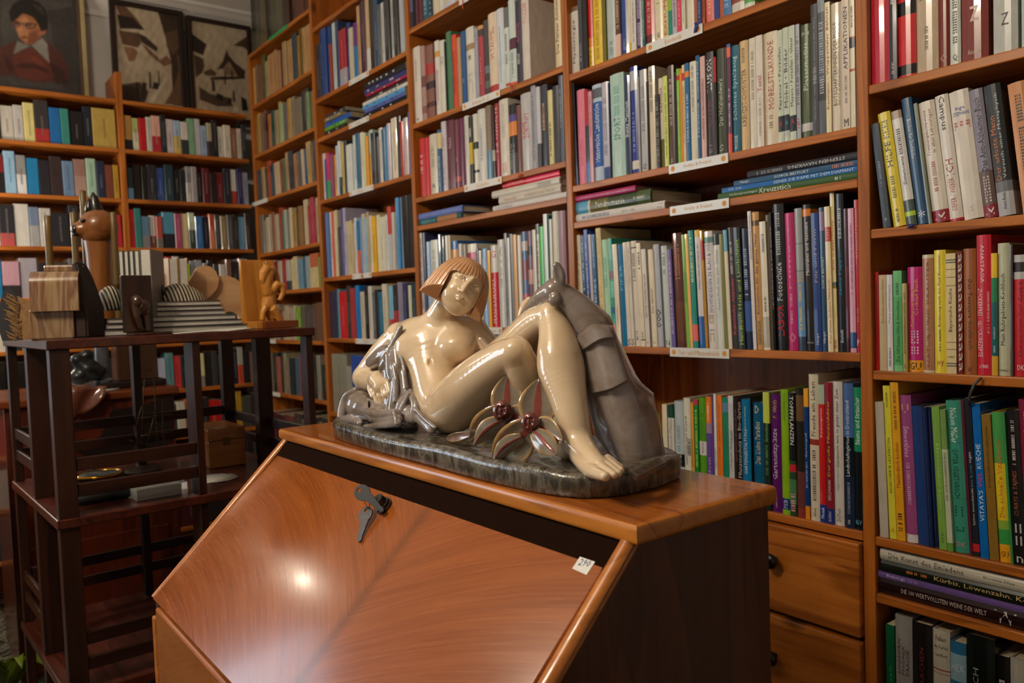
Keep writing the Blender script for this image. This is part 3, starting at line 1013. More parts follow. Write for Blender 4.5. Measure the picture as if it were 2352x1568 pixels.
book_row(CG, rel(-.1021), 'cookbook shelf beyond the drawers', 'cookbooks beyond the drawers', '''
116 166 430 b01c1c||u ~:7a1414:.1:.9:.3
167 237 460 c8b088||u Die kleine siebente Küche:8a7448:.5:.95:.35
239 295 458 d8d4d6||u Meine Lieblingsrezepte:6a6a7a:.5:.9:.35;u ~:6a6a7a:.05:.25:.3
301 384 420 6ab878|0-.74=58a862,0-.06=7ac488|u Die 100 besten:1f3a20:.10:.35:.45;u Säfte & Smoothies:2a5a30:.37:.70:.4;u ~:2a4a30:.76:.9:.3
386 430 540 b09a58||u ~:7a6a38:.2:.9:.4;h S:5a4a28:.04:.08:.5
432 572 384 ba2070|0-.11=e8a01c|u Barbecue und:e89a3c:.43:.8:.24:-.16;u Cocktail Buch:e8b050:.54:.88:.24:.14;u ~:e8b8d0:.15:.42:.5;h GU:2a2a28:.02:.09:.8
574 682 268 cfc4a0|.02-.97=b07c5a|u NATUR UND KRÄUTER:8a5a3c:.05:.95:.3
685 797 224 e8d23c||u Ernährung nach den Fünf Elementen:6a4a1c:.38:.96:.28;u ~:6a5a20:.18:.36:.15;h joy:b84a3a:.05:.12:.6
799 893 256 dcc896|.06-.07=5a6068,.08-.09=5a6068,.20-.205=4a4a50,.26-.265=4a4a50,.73-.735=4a4a50,.80-.805=4a4a50,.865-.87=4a4a50,.92-.93=5a6068,.94-.95=5a6068|u Bayerische Küche:4a3a30:.35:.71:.45;h KOMPASS:2a2420:.13:.15:.7
895 958 238 6e2622||d aaaaaaaaaaaa:d8c8c0:.02:.98:.55:.15
960 1082 210 a05c2c||d Das Tassajara Kochbuch:5a301c:.20:.76:.4;d x:5a301c:.02:.06:.3
1085 1224 80 ca2036||d ZUCKERFREI - GLÜCKSREZEPTE:f0c8cc:.13:.62:.42:-.2;d ANASTASIA:f0d0d4:.66:.93:.26:-.05;u ~:f0c0c4:.3:.6:.12:.32;h LÜBBE:f0e0e0:.05:.08:.6
1227 1284 254 0f5a5c|0-.16=d0a030,.6-.8=187a48,.8-1=e2b81c|u MORINGA:c8dcdc:.3:.4:.35;u ~:c8dcdc:.19:.26:.3
1287 1398 158 bfc0a2||u Mein Ruhrgebiets-Kochbuch:28261f:.23:.77:.5;h KOMPASS:28261f:.03:.05:.75
1400 1434 170 4e3c30
1436 1570 268 c21e2a|.80-1=b8b8b4,.86-.94=2a2420|u Cook it:3a1014:.62:.78:.3;u Alles aus einem Topf:8a1420:.16:.6:.3;h DK:e8d8d8:.05:.1:.5
''')
book_row(CH, rel(-.3213), 'vegetarian cookbook shelf beyond the drawers', 'vegetarian cookbooks beyond the drawers', '''
148 218 195 b8b0a0 1.5
228 286 62 dad23e 2||u DIE LECKERSTEN:4a4a1c:.44:.66:.36;u BLECHKUCHEN:3a3a18:.30:.44:.36;u ~:6a6a2a:.86:.96:.25;h o:d84830:.04:.07:.5
288 356 33 e2a222 2||u Thailändisch kochen:8a3418:.33:.62:.42;u ~:6a4a1c:.7:.95:.3;u ~:4a3418:.06:.18:.5
364 457 142 9c4c82 2.3|0-.055=d8d0d0|d Smoothies:e0b8d4:.58:.79:.5;d ~:d0a0c4:.26:.56:.3;h U:d8a890:.88:.94:.6
459 546 232 24407a 2.4
548 588 240 1a2a52 2.4||u ~:6a7aa0:.03:.97:.06
590 632 238 1a2448 2.4||u ~:6a7aa0:.03:.97:.06
634 698 236 7caa4a 2.6||d Hecenleiter Lysns:b8d090:.28:.74:.38;u ~:4a6a28:.05:.13:.3
700 748 262 c0c8a8 2.6|0-.06=6a9a48,.72-1=7a9a58|d ~:7a8260:.36:.7:.4
752 880 188 3c927c 2.8|.72-.723=2a6a5a,.35-.353=2a6a5a|d Nelson Müller:e8f0e8:.72:.95:.42;d ÖFTER VEGETARISCH:1c3a34:.36:.68:.42;d ~:1c4a40:.14:.33:.5;h DK:d87880:.04:.07:.6
882 908 182 5a2030 2.8
910 968 168 26282e 2.8|.03-.08=c02a34|u björn moschinski:d8dce0:.2:.43:.4;u hier & jetzt:3a98c8:.44:.58:.4;u vegan:d8dce0:.59:.66:.4
972 1042 213 1268b8 2.8||u VITAYA'S:d8e8f4:.24:.44:.55;u VIEL:d84868:.46:.56:.5;u KUECHE:d8e8f4:.58:.74:.55
1046 1124 303 8c6a2a 2.8||u KÜCHE DER POLNISCHEN JUDEN:3a2a14:.5:.92:.35
1128 1218 285 e0c828 2.8|0-.12=e8a020,.12-.22=3a9a48,.66-1=4aa050,.22-.28=8ab040|u Die schnelle Vitalküche:d86028:.30:.82:.45;h GU:2a2a28:.03:.08:.7
1220 1242 285 3a8a50 2.8
1244 1350 268 1e1c1c 2.6||u CURRYS & TAJINES:a86038:.32:.61:.45;d ~:c8c0b8:.65:.94:.25;h n:c8c4c0:.02:.06:.5;u --:b8b8b8:.13:.27:.5
1352 1450 178 7c2038 2.6||u Die 100 besten Rezepte:e0b8bc:.55:.93:.25;u Schokolade:e8d0c0:.3:.55:.4
1454 1560 230 2a4a6a 2
''')
book_stack(CI, rel(-.3976), 'stack beyond the drawers', 'books lying beyond the drawers', '''
1068 2600 145 221012||u DIE 100 WERTVOLLSTEN WEINE DER WELT:c0b0a8:.15:.66:.28;u W:d8d0c8:.70:.82:.7
1045 2560 52 6a5290||u Baking:c8bcd8:.06:.17:.6;u ~:9a88b8:.17:.27:.4
1085 2540 105 1a2018||u Kürbis, Löwenzahn, Kohl:d0b078:.36:.95:.4;u ~:c87838:.18:.33:.22
1080 2520 105 c6bfae||u Die Kunst des Einladens:4a4640:.06:.55:.45;u Donna Hay:5a5650:.67:.85:.25
''')
book_row(CI, rel(-.575), 'bottom shelf beyond the drawers', 'books on the bottom shelf beyond the drawers', '''
1140 1216 980 145a34||u mosaik:2a8a50:.3:.62:.4
1218 1368 905 8e8a86||u EINHORN:3a3634:.5:.8:.18:-.25;u PHÖNIX:3a3634:.5:.75:.18;u DRACHE:3a3634:.5:.72:.18:.25;h y:3a1a1a:.22:.42:.5
1370 1545 975 1a1614||u FEUERDRACHEN:7a2a1c:.2:.8:.22
1548 1700 1030 b8b0a0|.66-.67=8a3a30,.63-.635=8a3a30|h Fallen:3a3630:.9:.96:.6;h die Perlen:3a3630:.83:.89:.8;h vom Mond:3a3630:.76:.82:.7;h Y:5a1a18:.2:.55:.6
1702 1842 1140 2a6a94|.66-.9=8ab0c0|h HEX:c8d4d8:.68:.88:.8
1844 2096 1090 101614||u GROSSE BUCH:9aa09c:.1:.75:.2:-.15;u DER FABELN:9aa09c:.1:.6:.2:.15
2098 2224 1262 141212||u GRIMM:b8b0b0:.2:.8:.4
2228 2380 1285 a8a498||h Q:2a2826:.6:.8:.4
''')

# --- bookcase behind the woman's head
book_row(CJ, rel(.6678), 'topmost shelf behind the woman', 'books on the topmost shelf behind the woman', '''
60 94 h.22 5a5c88|0-.25=2a2a48
96 122 h.22 2c2a2e
124 158 h.22 5a2a34
160 212 h.21 5c2a32
214 280 h.215 1f5a6c||u ~:a8c8d0:.1:.6:.4
282 328 h.21 1a3050||u ~:a8b8c8:.05:.5:.4
330 404 h.2 d6c6a6
406 458 h.2 d8d4cc
460 590 h.2 c8c4d0|.1-.2=d0c8a8,.3-.4=a8b8d0
592 680 h.2 c8b8a0
682 760 h.2 8a3030
''')
book_row(CJ, rel(.4423), 'shelf with the Im Taumel book', 'books on the upper shelf behind the woman', '''
103 200 568 d9d0c4||u ~:a89a8a:.55:.85:.2;h a:5a5048:.04:.07:.3
203 256 556 b08c84|.1-.2=8a5a58,.45-.6=7a4a4a
258 350 548 8a5c50|.15-.22=5a3030,.4-.5=3a2a30,.6-.75=b0383a
372 430 492 ddd6ce|.78-.86=d8a050|u Menschenskinder:b0444a:.15:.62:.5
432 494 488 dad8c6||u ~:8a8270:.66:.8:.5
496 509 500 26262a
511 576 384 4a7a5a
580 633 418 e04c2c||u ~:b02a1c:.2:.8:.4
637 682 452 b8966c
685 742 380 2a5a92||u ~:a8c0d8:.3:.4:.3
748 842 330 d9d5c6|.70-.78=a88a60|u ~:3a3a3a:.55:.64:.3;u ~:a8a49a:.12:.4:.5
845 890 345 a8a4b2|.0-.03=2a5ac0|u ~:6a6a78:.75:.95:.5
893 952 310 b2424c|.85-1=4a4038,.95-1=e0a060|u ~:d88a8a:.2:.6:.25
955 1013 250 4a4448|.3-.4=6a7a80,.1-.2=5a6a60
1016 1114 158 e2ceb2|0-.10=b83a3c|u IM TAUMEL:b8503c:.42:.82:.45
1116 1200 108 d0d6da||u ~:9aa8b4:.1:.8:.15
1203 1256 95 d0d8d0|.75-1=6a6a68,.02-.06=c85030|u ~:4a4a50:.3:.7:.4
1258 1338 -5 c9d5ce|.42-.55=5a2a3a,0-.04=d85a30|u ~:7a8a84:.1:.4:.3
1341 1408 8 3a3442||u ~:b04a78:.5:.75:.4;u ~:c8c4c8:.22:.38:.35
1411 1500 -20 d9cdc1||u MAZZER:c86a68:.7:.95:.45;u ~:c0584a:.08:.1:.6
1800 1877 -22 dcc9a2||u Die Pariser Küchen:4a3a28:.2:.98:.42
''')
book_row(CK, rel(.266), 'shelf labelled over the flat white books', 'books on the middle shelf behind the woman', '''
118 158 95 c8282e||u ~:f0c8c8:.4:.75:.4
159 193 88 cc2a30
195 251 62 d2c8b4||u ~:8a8068:.45:.8:.35;h A:3a3630:.1:.18:.4
253 286 28 2a5a80|.7-.95=d8c890|u ~:a8c0d0:.1:.6:.3
288 326 -35 d0c8ce||u ~:a8506a:.1:.85:.45
328 386 -45 6a3642||u Nacht:c8a8b0:.6:.75:.35
388 424 -50 7a3a46|.10-.17=c85848|u ~:b88890:.4:.5:.3
426 461 -60 6c3250
463 500 -78 d8d4c8||u ~:a8a498:.4:.9:.2
502 525 -72 3a3a38|.3-.62=c8b030|u ~:c8c8c0:.7:.9:.6
527 565 -92 dcd8c8|.5-.6=2a3030,.16-.2=3a3a38
567 625 -130 d8d5cc||u ~:9aa0a8:.3:.8:.3
627 672 -157 8a7662|0-.40=5a86a0
674 696 -150 3a2a28|.25-.4=b8a890
698 731 -175 a22c36||u DIE ANWÄLTE:e8c8c0:.35:.95:.5
733 800 -206 ddd5c5||u ~:b8b0a0:.5:.95:.3;u ~:d07050:.05:.2:.4
802 860 -168 2a2420|.55-.75=e0883a,.75-.85=5a4a8a,0-.3=4a4a48|u ~:9a9490:.05:.45:.5
862 895 -160 7a4c44
897 973 -252 c1bdbd||u ZUKUNFT:c04a44:.42:.75:.4:.12;u ~:c86a64:.42:.68:.3:-.2
975 1014 -322 a2a2aa||u ~:6a6a72:.1:.9:.3
1016 1046 -300 c8c8ce|.0-.3=4a4a4e
1048 1101 -316 40404a||u ~:c8a070:.45:.8:.3
1103 1139 -275 d9ce90||u ~:4a4a30:.1:.6:.35
1141 1186 -308 3c3c44
1188 1222 -398 5a6478||u ~:a8b0b8:.4:.85:.3;h a:d8403a:.18:.2:.5
''')
book_stack(CK, rel(.1987), 'low stack at the inner post', 'books lying on the narrow shelf behind the woman', '''
108 430 44 185a66|.45-.9=a87850|u ~:78c0c0:.06:.4:.5
90 436 46 6a80c2||u ~:8a9cd8:.1:.9:.2
''')
book_stack(CK, rel(.1987), 'stack topped by the red book', 'books lying on the narrow shelf behind the woman', '''
672 1236 40 d4d0cc||u ~:8a8a98:.05:.3:.35
717 1190 62 cfc6b8||u Francesco Hall:a86a58:.1:.3:.35;u ~:9a8a78:.45:.95:.3
664 1182 54 cfc9bc||u ~:4a4a48:.7:.9:.4
745 1182 50 cc2434|.45-1=e0305a|u ~:f0a0a0:.1:.4:.25
''')
book_row(CK, rel(-.0466), 'shelf level with her face', 'books on the shelf level with the woman\'s face', '''
128 156 818 d0d0cc||u ~:6a6a6a:.2:.95:.5
158 178 815 3a4068
180 212 885 9ab8d8||u ~:d8e0e8:.1:.9:.5
214 268 872 d8dccc||u ~:a08888:.1:.9:.4
270 300 828 1f4060
302 324 842 1f4a58||u ~:88a8b0:.3:.9:.4
326 350 838 d8d0c0
352 370 835 c8b898
372 420 878 2a6aaa|.7-.9=d89a50
422 458 900 b0aaa2
460 490 905 8a7a6a
492 562 902 e0d8c8|.55-.9=b83058
564 580 940 1f2f50
582 600 950 dccdb0
602 645 938 88a8d2||u ~:d8e0f0:.2:.9:.4
647 668 950 e2a81c
670 720 912 d8d0c4|0-.67=c81c26|u MANGAMANIA:f0e0e0:.05:.6:.45;h G:c82830:.85:.93:.7
724 778 868 c8c4bc||u GOYA:9a948c:.45:.92:.35
780 800 820 7a7a78||u ~:3a3a3a:.1:.9:.5
802 820 855 d8d6d0
822 844 825 6a6a68
846 872 830 d0a064
876 904 836 e0dcd4
906 950 808 5a6a8a|.2-.35=c0606a,.5-.7=8a4a4a,.8-.9=c8b8b0
952 994 803 7a5058|.1-.3=3a4a7a,.45-.6=c89a8a,.75-.85=3a2a30
996 1022 793 c8c2b0
1024 1048 748 c0b8a8|.9-1=5a4a4a|u ~:8a5a5a:.1:.85:.5
1052 1080 768 1fb830
1084 1112 672 d8dcd4
1114 1126 680 1f5a58
1128 1146 712 dcd4c0
1148 1192 652 d9d5c9
1194 1246 648 a07c86
''')
print('books', N_BOOKS[0])
# ------------------------------------------------------------------ the remaining books: hundreds of small ones, one object
rest = MB()
SHADES = {}


def stuff_box(place, w, h, d, bands, rnd, tilt=0.0, text=None):
    """place(x, y, z) maps book coordinates (x along shelf, y into shelf, z up) to the world"""
    ch = min(.003, w * .22)
    prof = [(0, d), (0, ch), (ch, 0), (w - ch, 0), (w, ch), (w, d)]
    cuts = [0.0] + [b for b, _ in bands[:-1]] + [1.0]
    ta = math.tan(math.radians(tilt))
    vs, fs, cs = [], [], []
    for c in cuts:
        for x, y in prof: vs.append(place(x - ta * h * c, y, h * c))
    N = 6
    for k in range(len(cuts) - 1):
        for i in range(N - 1):
            fs.append((k * N + i, k * N + i + 1, (k + 1) * N + i + 1, (k + 1) * N + i))
            cs.append(bands[k][1])
    o = (len(cuts) - 1) * N
    pagec = srgb('c0b090')
    fs.append(tuple(o + i for i in range(N)))
    cs.append(pagec)
    rest.add(vs, fs, 0, cs)
    if text:
        t = rnd.uniform(.15, .3)
        e = rnd.uniform(.6, .92)
        x0, x1 = w * .5 - min(.0035, w * .14), w * .5 + min(.0035, w * .14)
        while t < e:
            L = rnd.uniform(.012, .03)
            q = [place(x0 - ta * h * t, -.0004, h * t), place(x1 - ta * h * t, -.0004, h * t), place(x1 - ta * h * t, -.0004, h * (t + L)), place(x0 - ta * h * t, -.0004, h * (t + L))]
            rest.add(q, [(0, 1, 2, 3)], 0, text)
            t += L + rnd.uniform(.008, .018)


def stuff_row(axis, z, a, b, cols, gap, seed, fill=(.72, .92), wid=None, tilt=0.0, y0=.008, d=.15):
    """fills a shelf from a to b with one book per colour; axis 'x' on the long wall, 'y' on the far wall"""
    rnd = random.Random(seed)
    cols = cols.split()
    ws = [rnd.uniform(.75, 1.3) * (2.0 if '*' in c else 1.0) * (.55 if "'" in c else 1.0) for c in cols]
    tot = sum(ws)
    p = a
    for c, w in zip(cols, ws):
        w = w / tot * (b - a)
        c = c.replace('*', '').replace("'", '')
        h = gap * rnd.uniform(*fill)
        if '^' in c: h, c = gap * .95, c.replace('^', '')
        yy = y0 + rnd.uniform(0, .012)
        parts = c.split('/')
        if len(parts) == 1: bands = [(1.0, srgb(parts[0]))]
        else:
            bands, f = [], 0
            cut = rnd.uniform(.3, .6)
            bands = [(cut, srgb(parts[1])), (1.0, srgb(parts[0]))]
        if axis == 'x': place = lambda x, y, zz, p=p, yy=yy: (p + x, YW + yy + y, z + zz)
        else: place = lambda x, y, zz, p=p, yy=yy: (XB - yy - y, p + x, z + zz)
        lum = sum(bands[-1][1][:3]) / 3
        tc = tuple(v * .55 for v in bands[-1][1][:3]) + (1,) if lum > .2 else tuple(min(1, v * 1.3 + .10) for v in bands[-1][1][:3]) + (1,)
        stuff_box(place, w - .0008, h, d, bands, rnd, tilt + rnd.uniform(-.4, .4), tc if rnd.random() < .6 else None)
        p += w


def stuff_stack(z, x0, specs, seed, y0=.008):
    rnd = random.Random(seed)
    zz = z
    for c, L, t, dx in specs:
        x = x0 + dx
        col = srgb(c)
        yy = YW + y0 + rnd.uniform(0, .01)
        vs = [(x, yy + .002, zz), (x + L, yy + .002, zz), (x + L, yy, zz + t * .2), (x, yy, zz + t * .2), (x, yy, zz + t * .8), (x + L, yy, zz + t * .8), (x, yy + .002, zz + t), (x + L, yy + .002, zz + t)]
        D = .19
        vs += [(x, yy + D, zz), (x + L, yy + D, zz), (x, yy + D, zz + t), (x + L, yy + D, zz + t)]
        f = [(0, 1, 2, 3), (3, 2, 5, 4), (4, 5, 7, 6), (6, 7, 11, 10), (0, 8, 9, 1), (1, 9, 11, 7, 5, 2), (0, 3, 4, 6, 10, 8)]
        pc = srgb('a89a80')
        rest.add(vs, f, 0, [col, col, col, col, col, pc, pc])
        for k in range(rnd.randint(3, 8)):
            a = x + L * rnd.uniform(.08, .85)
            rest.add([(a, yy - .0004, zz + t * .35), (a + .012, yy - .0004, zz + t * .35), (a + .012, yy - .0004, zz + t * .65), (a, yy - .0004, zz + t * .65)], [(0, 1, 2, 3)], 0, [srgb('c8c4c0') if sum(col[:3]) < .6 else srgb('4a4640')])
        zz += t + .0003


# far wall, upper to lower
G = .198
FL, FM, FR = (.098 + .03, .812), (.843, 1.40), (-.59, .095)
far_rows = [
    (1.975, '3a5a8a 5a4a3a 8a4a3a b8b0a8 c8c4c0 6a4a3a', '2a5aa0/c8b890 c4bcb6 b4502c/c8c0c0 b0a4a8* 1a1614\' c0bab2 bcb8b8 d8cc88 3a3436/a83030 1f6ab0 3a8a80 1c1a1c 1e2630 b89c50*', 'c89a54/20242c b0b878/d0ccb4 b81e24 c8c4ba d8a898/b02838 20282c c4b8bc 9ab4d0/c8b060 d0c8c4/30383c 7aa884 b8bcc0 98aed0 a8a088/3a3030 1c1c20 d4d0c8 d2cabc 8a6450 ccbcb0 1e262c'),  # the narrow near-black entry paints a dark gap between two books
    (1.752, '3a3a40 8a8a90 5a3a30 2a2a30 7a7a80', '1c2030 c87838/8a3a20 c0b8a8 2a2420/8a7a60 c02028 7a1c24/20181a 8ab0d0 8a8a8c/d0d0d4 1f7ab0 26242a 382a2c 6a86a8 98746c/a88a80 a0c0ac 26304a 7a4436 b89038\'', '20383c/6a98b8 1c1a1a 1a1a1c 2a2c30 2a4a8a 1e3a44 18181a 202226 8a8a8c/c0bcb8 9a9498 2a2c30 5a1a24 1c1a20 6a2028 1e2430 c8c4bc/a83a30 26265a 8a92a4'),
    (1.532, '3a3a3a 6a6a70 4a3a3a 8a8a90', '201c20 1f5a66/1a2024 3a3640 98b4c0/c8c8c0 b8b4ac 26242a/a84a4a c0beb8 6a7a98/98989a b8b4b0 26262c* 2a2a30 8a6a58 6a7078 c4c0b8 b02a38', 'c8202c 2f7a78 5a7a9a/7a7a80 c8c4be/7a3a30 a84a44/6a6a60 4a8aa8/141c24* a04a6a d0bc94 b8ccb0/303a34 2a6aa8 1a2038 b84a34/c87848 3a3a3e 8a7a58 4a4a50 2c2a20 6a9ac0 3a3034'),
    (1.312, '6a6a68 8a8a88 5a5a58', 'b8b2a4 b4aca0 8a8684 1a6a9a b08898/2a2628 9a94a0 2a2428/b02a70 3a3a3c 6a6664 2a2c30 8a8478 4a4a50', '5a5a5c 2a2a2e 8a8a88 c05030 26262a b01c28 c4c0bc 2c2a2c 9cc028 8a8e98 8e92a0 8a8e9a 26262c 3a3a40 c4c0bc 7a5a4c 2c2a2c 98949c 20202a'),
    (1.09, '5a5a5a 7a7a78', 'b8b4ac a8a498 c0bcb0 2a2a2a 7a7468 8a8074 c8c4b8 3a3a3a 8a2a2a 1a1818 9a9488', '2a2c30 5a1a20 c0b8a8 2a3a4a 8a7a60 26262a b8b0a0 3a4a3a 6a5a4a 2a2a2e'),
    (.87, '4a4a4a 2a2a2a', 'c4bcb0/7a2a24 181614 1a1816 1c1a18 8a1c24 c8c4bc 2a2a2c 3a3430 5a5a58 20262a', '3a6a70 8ab0c8 2a4a50 a8b0c8 5a8a90 c83a3c 1e2a30 2a2c34 d0c890/8a8078 20201e 3a3a38 16181c 2a2c30 1e2630 a0a098/c04a30 202428 8a6a60'),
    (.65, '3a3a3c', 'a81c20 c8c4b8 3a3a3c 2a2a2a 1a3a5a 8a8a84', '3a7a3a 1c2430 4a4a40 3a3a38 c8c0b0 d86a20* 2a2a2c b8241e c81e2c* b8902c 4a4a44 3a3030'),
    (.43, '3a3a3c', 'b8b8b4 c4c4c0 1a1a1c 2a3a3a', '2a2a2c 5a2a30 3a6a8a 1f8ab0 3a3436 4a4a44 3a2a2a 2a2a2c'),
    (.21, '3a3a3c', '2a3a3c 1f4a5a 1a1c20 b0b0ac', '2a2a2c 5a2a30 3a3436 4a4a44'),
]
for i, (z, c0, c1, c2) in enumerate(far_rows):
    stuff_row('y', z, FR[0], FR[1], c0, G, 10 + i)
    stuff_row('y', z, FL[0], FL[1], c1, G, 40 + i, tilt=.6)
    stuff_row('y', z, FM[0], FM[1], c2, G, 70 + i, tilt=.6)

# corner unit
ca, cb = XB + POST + .004, P1 - .004
OLD = 'b8945a 6a5a40 7a4a34 4a5028 9a8a68 b08458* a88058 a07c50 6a4036 a88a64 b08a5c* 3a4a50 9a7434 6a5220 b48c58 ac8454*'
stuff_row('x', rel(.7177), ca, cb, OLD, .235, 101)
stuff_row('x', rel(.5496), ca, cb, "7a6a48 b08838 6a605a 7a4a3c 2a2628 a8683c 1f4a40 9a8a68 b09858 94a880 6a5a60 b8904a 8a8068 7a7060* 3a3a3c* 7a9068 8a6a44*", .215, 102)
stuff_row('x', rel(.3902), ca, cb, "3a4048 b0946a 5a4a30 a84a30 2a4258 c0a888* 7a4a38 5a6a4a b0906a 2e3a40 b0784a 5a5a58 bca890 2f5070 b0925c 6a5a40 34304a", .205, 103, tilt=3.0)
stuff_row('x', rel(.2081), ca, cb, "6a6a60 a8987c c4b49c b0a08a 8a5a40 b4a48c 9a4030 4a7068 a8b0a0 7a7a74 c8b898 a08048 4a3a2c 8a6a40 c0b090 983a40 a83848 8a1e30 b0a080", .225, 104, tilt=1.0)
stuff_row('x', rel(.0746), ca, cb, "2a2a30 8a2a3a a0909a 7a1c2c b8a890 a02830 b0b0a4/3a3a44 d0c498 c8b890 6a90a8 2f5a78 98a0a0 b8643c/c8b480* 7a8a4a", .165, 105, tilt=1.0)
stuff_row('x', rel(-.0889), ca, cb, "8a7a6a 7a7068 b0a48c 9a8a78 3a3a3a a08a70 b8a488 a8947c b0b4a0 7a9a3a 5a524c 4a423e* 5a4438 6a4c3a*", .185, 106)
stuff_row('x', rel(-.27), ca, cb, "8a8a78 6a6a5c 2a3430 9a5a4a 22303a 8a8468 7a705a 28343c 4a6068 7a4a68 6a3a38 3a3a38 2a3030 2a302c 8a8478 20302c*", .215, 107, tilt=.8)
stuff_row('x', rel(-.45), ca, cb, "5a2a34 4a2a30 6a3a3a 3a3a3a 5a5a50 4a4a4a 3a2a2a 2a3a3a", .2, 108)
# tall marbled volumes on top of the corner unit
stuff_row('x', rel(.8954), ca, cb, "2c2a22* 4a4638* 5a523c* 2a2822* 4e4a3a* 54503e* 3a241a* 4a2a1e* 5a2c1e* 44281c*", .33, 109, fill=(.85, .95), d=.19)

# second unit
sa, sb = P1 + POST + .004, P2 - .004
stuff_row('x', rel(.6231), sa, sb, "30303a 1a3a6a^ 2a4a8a^ 24407a^ a03820' b8c4c8^ 3a4a6a^ 5a2a34' a82a34/a8a4b0* 2c3a7a c8bca0 6a2a7a/2a78b0 c89a68^ 2a2c44^ 5a3440^ c8a880/d8d0c8^ 3a3228^ 34506e^ 5a5a58' c4c4c0 3a3a3e b8bcb8 34302e b0b4b8 8a8a8c", .285, 111, fill=(.66, .82))
stuff_stack(rel(.509), sa + .05, [('262a28', .215, .021, 0), ('5aa030', .20, .016, .0), ('2a62b4', .235, .018, 0), ('8a7a58', .16, .016, .01), ('3a4048', .18, .014, .01)], 3)
stuff_stack(rel(.509), sa + .40, [('1c1e22', .33, .018, .0), ('5a6ab0', .30, .015, .02), ('58a0d4', .32, .016, 0), ('d8d4c8', .34, .013, 0), ('3a3436', .33, .014, .01), ('b02a4a', .31, .010, .03), ('3c3c70', .32, .022, .01), ('26282c', .31, .022, .02)], 4)
stuff_row('x', rel(.3281), sa, sb, "d4d0c4 2448a0 c83a68/3aa050 8a4a70 e0983a b8ccd8 d0d4d0/2a3a48 c8b060 2a3a40 d4d8d4* c8d0d0 30688a e4dcc8 c8d4a8 e09a24 b0c8b8/e0a838 2a3a4c 3a3034 dcd8d0 2a5a78 3a8ac0 c4bcc8 e0d4bc* 3c3c3e a8342c c8b4b4 5a6ea8", .235, 112, fill=(.70, .93))
stuff_row('x', rel(.1003), sa, P2 - .16, "4a1a30^ 5a80b8^ d8d0c4^ d86a58^ d8ccac^ c8c09c^ 4a4a48 5a5a98^ b0a8c0^ c4b898 c8b890 b8a488 d0d8dc 2a78a8/d86a4a 6a94c0 c8bca0 98b8d0 b8a888 d8d4c8 e8b42c dcd4a8 d8d4bc* d8d8d8 c8443c/c0c0c0 ccc8c0", .285, 113, fill=(.70, .82))
stuff_row('x', rel(.1003), P2 - .155, sb, "b8b8b0^ 4a9ad8^ 98a8c0^ 121214^* 141416^*", .27, 114, fill=(.88, .95))
stuff_row('x', rel(-.0787), sa, P2 - .02, "3a2a44 26344a 2a3a48 5a8aa8 c02024* 3a3838 a83a3c 1f7ac4 c8bca4 26282e d0ccc0 5a646a 2c2a28 1f6a8a* d0c8b0 7ab4d0/c03a34 2a2c30/b82c30 8a8498 2a3660 d4ccac 1f3a44", .225, 115, fill=(.78, .95))
stuff_row('x', rel(-.30), sa, sb, "8a8878^* 98948a 2a4aa0^* b090a0 3a2c34 c8b8c0 4a4a60 8a8a90 5a5a60 3a3a3c", .26, 116)
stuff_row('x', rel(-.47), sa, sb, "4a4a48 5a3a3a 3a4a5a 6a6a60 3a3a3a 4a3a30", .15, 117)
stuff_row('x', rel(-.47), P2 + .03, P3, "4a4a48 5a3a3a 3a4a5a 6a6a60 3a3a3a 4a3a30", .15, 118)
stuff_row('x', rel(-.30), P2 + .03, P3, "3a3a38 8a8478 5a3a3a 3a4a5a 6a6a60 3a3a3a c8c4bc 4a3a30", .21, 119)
ro = rest.build('books_beyond_reach', [JACKET])
tag(ro, 'hundreds of small worn books filling the corner and far wall bookcases', 'books', None, 'stuff')
ro.name = 'distant_books'
# ------------------------------------------------------------------ bureau
OAK = ['6a2f0c', '96521c', 'b0682a']
def bureau_wood(name, axis, dark, mid, light, rough, coat):
    return wood(name, dark, mid, light, axis, rough, 70.0, False, coat, 10.0)


B_TOP = bureau_wood('bureau_top_wood', 0, '7c3c0e', '9c541a', 'a86024', .22, .35)
B_EDGE = bureau_wood('bureau_edge_wood', 0, '8c4c14', 'b0681c', 'c0782a', .28, .3)
B_EDGEY = bureau_wood('bureau_slant_edge_wood', 1, '8c4c14', 'a86020', 'bc7430', .30, .3)
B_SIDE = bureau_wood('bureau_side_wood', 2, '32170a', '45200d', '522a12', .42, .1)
GAP_SHADE = plain('bureau_gap_shade', '1c0d05', .95, .05)  # shade of the gap between nosing and flap, put into the board's colour
XL, XR, YFr, YBk, ZT = -1.4148, -0.519, 0.5345, 0.7555, 1.0
bur = empty('writing_bureau', ((XL + XR) / 2, .53, 0))
tag(bur, 'brown slant-front writing bureau with a key in its closed flap', 'bureau')
BX, BY = (XL + XR) / 2, .53


def bx(mb): return mb


def shift(poly): return [(y - BY, z) for y, z in poly]


# top board with rounded nosing
def nosing(y0, y1, z0, z1, r):
    p = []
    for k in range(9):
        a = -math.pi / 2 - math.pi * k / 8
        p.append((y0 + r + r * math.cos(a), (z0 + z1) / 2 + (z1 - z0) / 2 * math.sin(a)))
    return [(y1, z0)] + p + [(y1, z1)]


